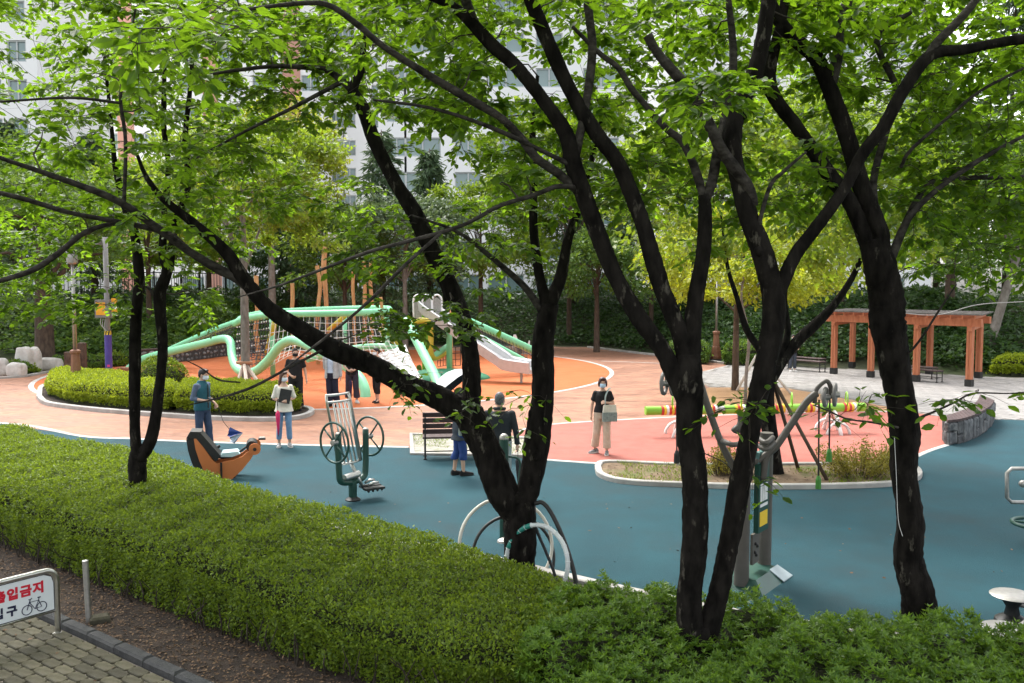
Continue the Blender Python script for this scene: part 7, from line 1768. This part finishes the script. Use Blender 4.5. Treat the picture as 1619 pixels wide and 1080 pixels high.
# person in grey jacket
p4, s4 = person('person in light grey jacket, pale shirt and navy trousers on the orange circle', ground(525, 643), R(-8), 1.73, arms={-1: dict(e=(-.22, .10, 1.10), w=(-.13, .16, .92), d=(.6, .3, -.5), n=(0, 1, 0), curl=.4), 1: dict(e=(.235, .05, 1.09), w=(.255, .03, .86))}, top=paleblue, bottom=navy, shoe=(blackc, M['black']), hem=.96, sleeve='short', hair='short', wide=1.3, feet={1: (.13, .04, 10), -1: (-.06, 0, -4)})
jm = MB()
for sx in (-1, 1):
    vs = []; 
    ring = lambda z, rx, ry: [(sx * rx * math.sin(R(a)), -ry * math.cos(R(a)), z) for a in np.linspace(24, 180, 12)]
    rws = [ring(.80, .215, .155), ring(.92, .205, .15), ring(1.1, .185, .14), ring(1.25, .192, .146), ring(1.36, .19, .125), ring(1.42, .12, .09)]
    vs = [p_ for r_ in rws for p_ in r_]; k0 = len(vs); vs += [(x * .94, y * .94, z) for x, y, z in vs]; fs = []
    for i in range(5):
        for j in range(11):
            a_ = i * 12 + j; fs += [(a_, a_ + 1, a_ + 13, a_ + 12), (k0 + a_, k0 + a_ + 12, k0 + a_ + 13, k0 + a_ + 1)]
    for i in range(5): fs.append((i * 12, (i + 1) * 12, k0 + (i + 1) * 12, k0 + i * 12))
    for j in range(11): fs.append((j, k0 + j, k0 + j + 1, j + 1))
    jm.add(vs, fs)
for sx, E, Wr in ((-1, (-.22, .10, 1.10), (-.13, .16, .92)), (1, (.235, .05, 1.09), (.255, .03, .86))):
    S_ = (sx * .19, .01, 1.365); E = np.array(E); Wr = np.array(Wr); jm.cap(S_, .085, E, .066, 12); jm.cap(E, .066, E + (Wr - E) * .9, .052, 12)
remesh(obj('jacket', jm.xf(Matrix.Scale(s4, 4)), lgrey, p4), .011, .5, 2)
# person with clasped hands and dark umbrella
p5, s5 = person('person in black top with clasped hands and dark slacks on the orange circle', ground(557, 637), R(4), 1.70, arms={-1: dict(e=(-.24, .02, 1.10), w=(-.075, -.20, .98), d=(1, -.2, -.1), n=(0, 1, 0), curl=.7, thumb=1), 1: dict(e=(.24, .02, 1.10), w=(.075, -.19, .985), d=(-1, -.2, -.1), n=(0, 1, 0), curl=.7, thumb=-1)}, top=blackc, bottom=cloth('aubergine_slacks', (.040, .036, .055)), shoe=(white_sole, white_sole), build=1.08, hem=.84, wide=1.5, feet={1: (.14, -.03, 22), -1: (-.13, .02, -14)})
a = wpt(p5, np.array((.0, -.26, .95)) * s5); umbrella_folded('dark purple furled umbrella hanging from the clasped hands', a, (a[0] - .01, a[1], .10), .045, cloth('dark_purple', (.030, .018, .060)))
# woman in black suit with heels
p6, s6 = person('woman in black jacket and cropped trousers wearing black heels', ground(596, 637), R(-35), 1.64, arms={-1: dict(e=(-.20, -.04, 1.12), w=(-.10, -.20, 1.16), d=(.4, -.8, .3), n=(.3, .2, 1), curl=.6), 1: dict(e=(.22, .05, 1.10), w=(.22, -.05, .88))}, top=charcoal, bottom=blackc, shoe=(blackc, blackc), hair='pony', sleeve='long', hem=.78, female=True, cuff=.20, heel=True, yaw=R(-20), feet={1: (.08, -.06, 20), -1: (-.08, .05, 8)})
obj('blouse_front', MB().add([(-.045, -.142, 1.41), (.045, -.142, 1.41), (.0, -.152, 1.16), (0, -.13, 1.25)], [(0, 2, 1), (0, 3, 2), (1, 2, 3), (0, 1, 3)]).xf(Matrix.Scale(s6, 4)), white_sole, p6)
# woman with black-and-white parasol behind the trunk fork
p7, s7 = person('woman with blue-grey coat and cropped blue trousers carrying an open parasol', ground(727, 752, .012), R(112), 1.60, arms={1: dict(e=(.20, -.06, 1.12), w=(.10, -.22, 1.18), d=(0, -.6, .8), n=(-1, 0, .2), curl=.9), -1: dict(e=(-.21, .03, 1.10), w=(-.20, -.14, .95), curl=.5)}, top=grey_coat, bottom=blue_tr, shoe=(blackc, M['black']), hair='bob', sleeve='long', hem=.70, female=True, cuff=.26, feet={1: (.07, .07, 4), -1: (-.07, -.07, -4)}, flare=.03)
pr0 = wpt(p7, np.array((.09, -.27, 1.24)) * s7); apex = np.array(P(700, 594, pr0[1] + .15)); axv = apex - pr0; axv /= np.linalg.norm(axv)
pas = thing('parasol', 'open black and white parasol tilted over the woman in the blue-grey coat', 'umbrella', tuple(pr0))
obj('shaft', MB().tube([pr0 - axv * .10, apex + axv * .05], .008, 6), M['black'], pas, world=True)
fq = Vector(axv).to_track_quat('Z', 'Y'); white_c = mat('parasol_white', (.62, .63, .63), (.68, .69, .69), 5, .7); Rp = .46
for k_ in range(8):
    mb = MB(); vs = []; fs = []
    for i in range(5):
        f = i / 4
        for j in range(4):
            aa = (k_ + j / 3) / 8 * 2 * math.pi; rr_ = Rp * math.sin(f * 1.05) / math.sin(1.05) * (1 - .05 * math.sin(math.pi * j / 3) * f); zz = -.26 * f ** 1.9
            vs.append(apex + np.array(fq @ Vector((rr_ * math.cos(aa), rr_ * math.sin(aa), zz))))
    k0 = len(vs); vs += [v - np.array(axv) * .004 for v in vs]
    for i in range(4):
        for j in range(3): a_ = i * 4 + j; fs += [(a_, a_ + 1, a_ + 5, a_ + 4), (k0 + a_, k0 + a_ + 4, k0 + a_ + 5, k0 + a_ + 1)]
    obj('panel', mb.add(vs, fs), white_c if k_ % 8 not in (2, 3, 4) else charcoal, pas, smooth=True, world=True)
    aa = k_ / 8 * 2 * math.pi; obj('rib', MB().tube([apex, apex + np.array(fq @ Vector((Rp * .55 * math.cos(aa), Rp * .55 * math.sin(aa), -.085))), apex + np.array(fq @ Vector((Rp * math.cos(aa), Rp * math.sin(aa), -.268)))], .004, 4), M['black'], pas, world=True)
bgq = wpt(p7, np.array((-.235, -.06, .98)) * s7); bag7 = obj('shoulder_bag', MB().box((0, 0, 0), (.10, .28, .30), bev=.03).tube([(0, -.12, .15), (0, -.05, .42), (0, .05, .42), (0, .12, .15)], .012, 6), cloth('sage_bag', (.20, .24, .20)), None); bag7.location = bgq; bag7.rotation_euler.z = p7.rotation_euler.z; tag(bag7, 'sage green shoulder bag of the woman with the parasol', 'bag')
# grey-haired man from behind
p8, s8 = person('grey-haired man in dark jacket seen from behind beside the slatted bench', ground(790, 786, .012), R(176), 1.72, arms={-1: dict(e=(-.265, .02, 1.09), w=(-.285, -.04, .86)), 1: dict(e=(.265, .02, 1.09), w=(.29, -.02, .86), curl=.9)}, top=charcoal, bottom=cloth('pale_grey_slacks', (.30, .36, .36)), shoe=(blackc, M['black']), hairm=mat('grey_hair', (.045, .045, .047), (.14, .14, .145), 60, .6), sleeve='long', hem=.76, build=1.18, mask=MASK, wide=1.4)
remesh(obj('collar', MB().tube([(.085 * math.cos(a) * s8, .012 + .08 * math.sin(a) * s8, (1.445 + .012 * math.sin(a)) * s8) for a in np.linspace(0, 2 * math.pi, 20, endpoint=False)], .026, 8, closed=True), charcoal, p8), .009, .5, 1)
a = wpt(p8, np.array((-.29, -.05, .80)) * s8); umbrella_folded('long black furled umbrella hanging at the side of the grey-haired man', a + (0, 0, .05), (a[0] + .02, a[1] - .02, .12), .045, M['rope_b'])
# woman with tote bag
p9, s9 = person('woman in black top and beige trousers with a white and grey tote bag', ground(952, 718, .014), R(-4), 1.58, arms={1: dict(e=(.235, .03, 1.12), w=(.085, -.15, 1.165), d=(-1, -.25, .05), n=(0, .8, -.5), curl=.8, thumb=-1), -1: dict(e=(-.23, .03, 1.09), w=(-.25, -.01, .86), curl=.5)}, top=blackc, bottom=beige, shoe=(mat('black_sneaker', (.02, .02, .02), (.30, .30, .30), 30, .7), white_sole), hair='bob', hairm=mat('auburn_hair', (.035, .012, .009), (.060, .020, .014), 30, .45), sleeve='short', hem=.93, female=True, yaw=R(4), mask=mat('blue_mask', (.40, .55, .68), (.46, .60, .72), 6, .8), cuff=.09, wide=1.5, feet={-1: (-.16, .08, -52), 1: (.10, -.10, -6)}, build=1.05)
q = wpt(p9, np.array((.155, -.165, .93)) * s9)
tote = thing('tote_bag', 'white tote bag with grey-green lower half carried by the woman in beige trousers', 'bag', tuple(q), R(8))
tb_ = lambda z0, z1, w0, w1, th: MB().add([(x * w_ / 2, y * th, z_) for z_, w_ in ((z0, w0), (z1, w1)) for x, y in ((-1, -1), (1, -1), (1, 1), (-1, 1))], [(3, 2, 1, 0), (4, 5, 6, 7), (0, 1, 5, 4), (1, 2, 6, 5), (2, 3, 7, 6), (3, 0, 4, 7)])
obj('bag_top', tb_(.02, .17, .29, .26, .03), cloth('ivory_canvas', (.62, .60, .50)), tote)
obj('bag_base', tb_(-.17, .019, .30, .295, .04), mat('grey_green_print', (.13, .17, .16), (.24, .29, .27), 22, .85), tote)
for yy in (-.02, .03): obj('strap', MB().tube(pts_smooth([(-.10, yy, .165), (-.09, yy, .34), (-.02, yy + .05, .48), (.04, yy + .12, .50)], 4), .010, 6), cloth('strap_grey', (.34, .40, .38)), tote, smooth=True)
# seated/standing person far right by the benches
p10, s10 = person('person in black top and grey trousers with white shoes beside the shaded bench', ground(1253, 588, .02), R(6), 1.50, arms={1: dict(e=(.23, 0, 1.10), w=(.19, -.18, 1.06), d=(-.3, -.8, .1), n=(-1, 0, .2), curl=.7)}, top=blackc, bottom=cloth('slate_trousers', (.055, .065, .085)), shoe=(white_sole, white_sole), female=True, hair='pony', hem=.84, sleeve='elbow')
o = obj('rucksack', MB().box((0, 0, 0), (.28, .16, .38), bev=.06).box((0, -.09, -.06), (.20, .05, .18), bev=.02), cloth('magenta_bag', (.28, .03, .12)), None); q = G(1236, 585); o.location = (q[0], q[1] + .2, .64); tag(o, 'magenta rucksack standing at the bench beside the person in black', 'bag')
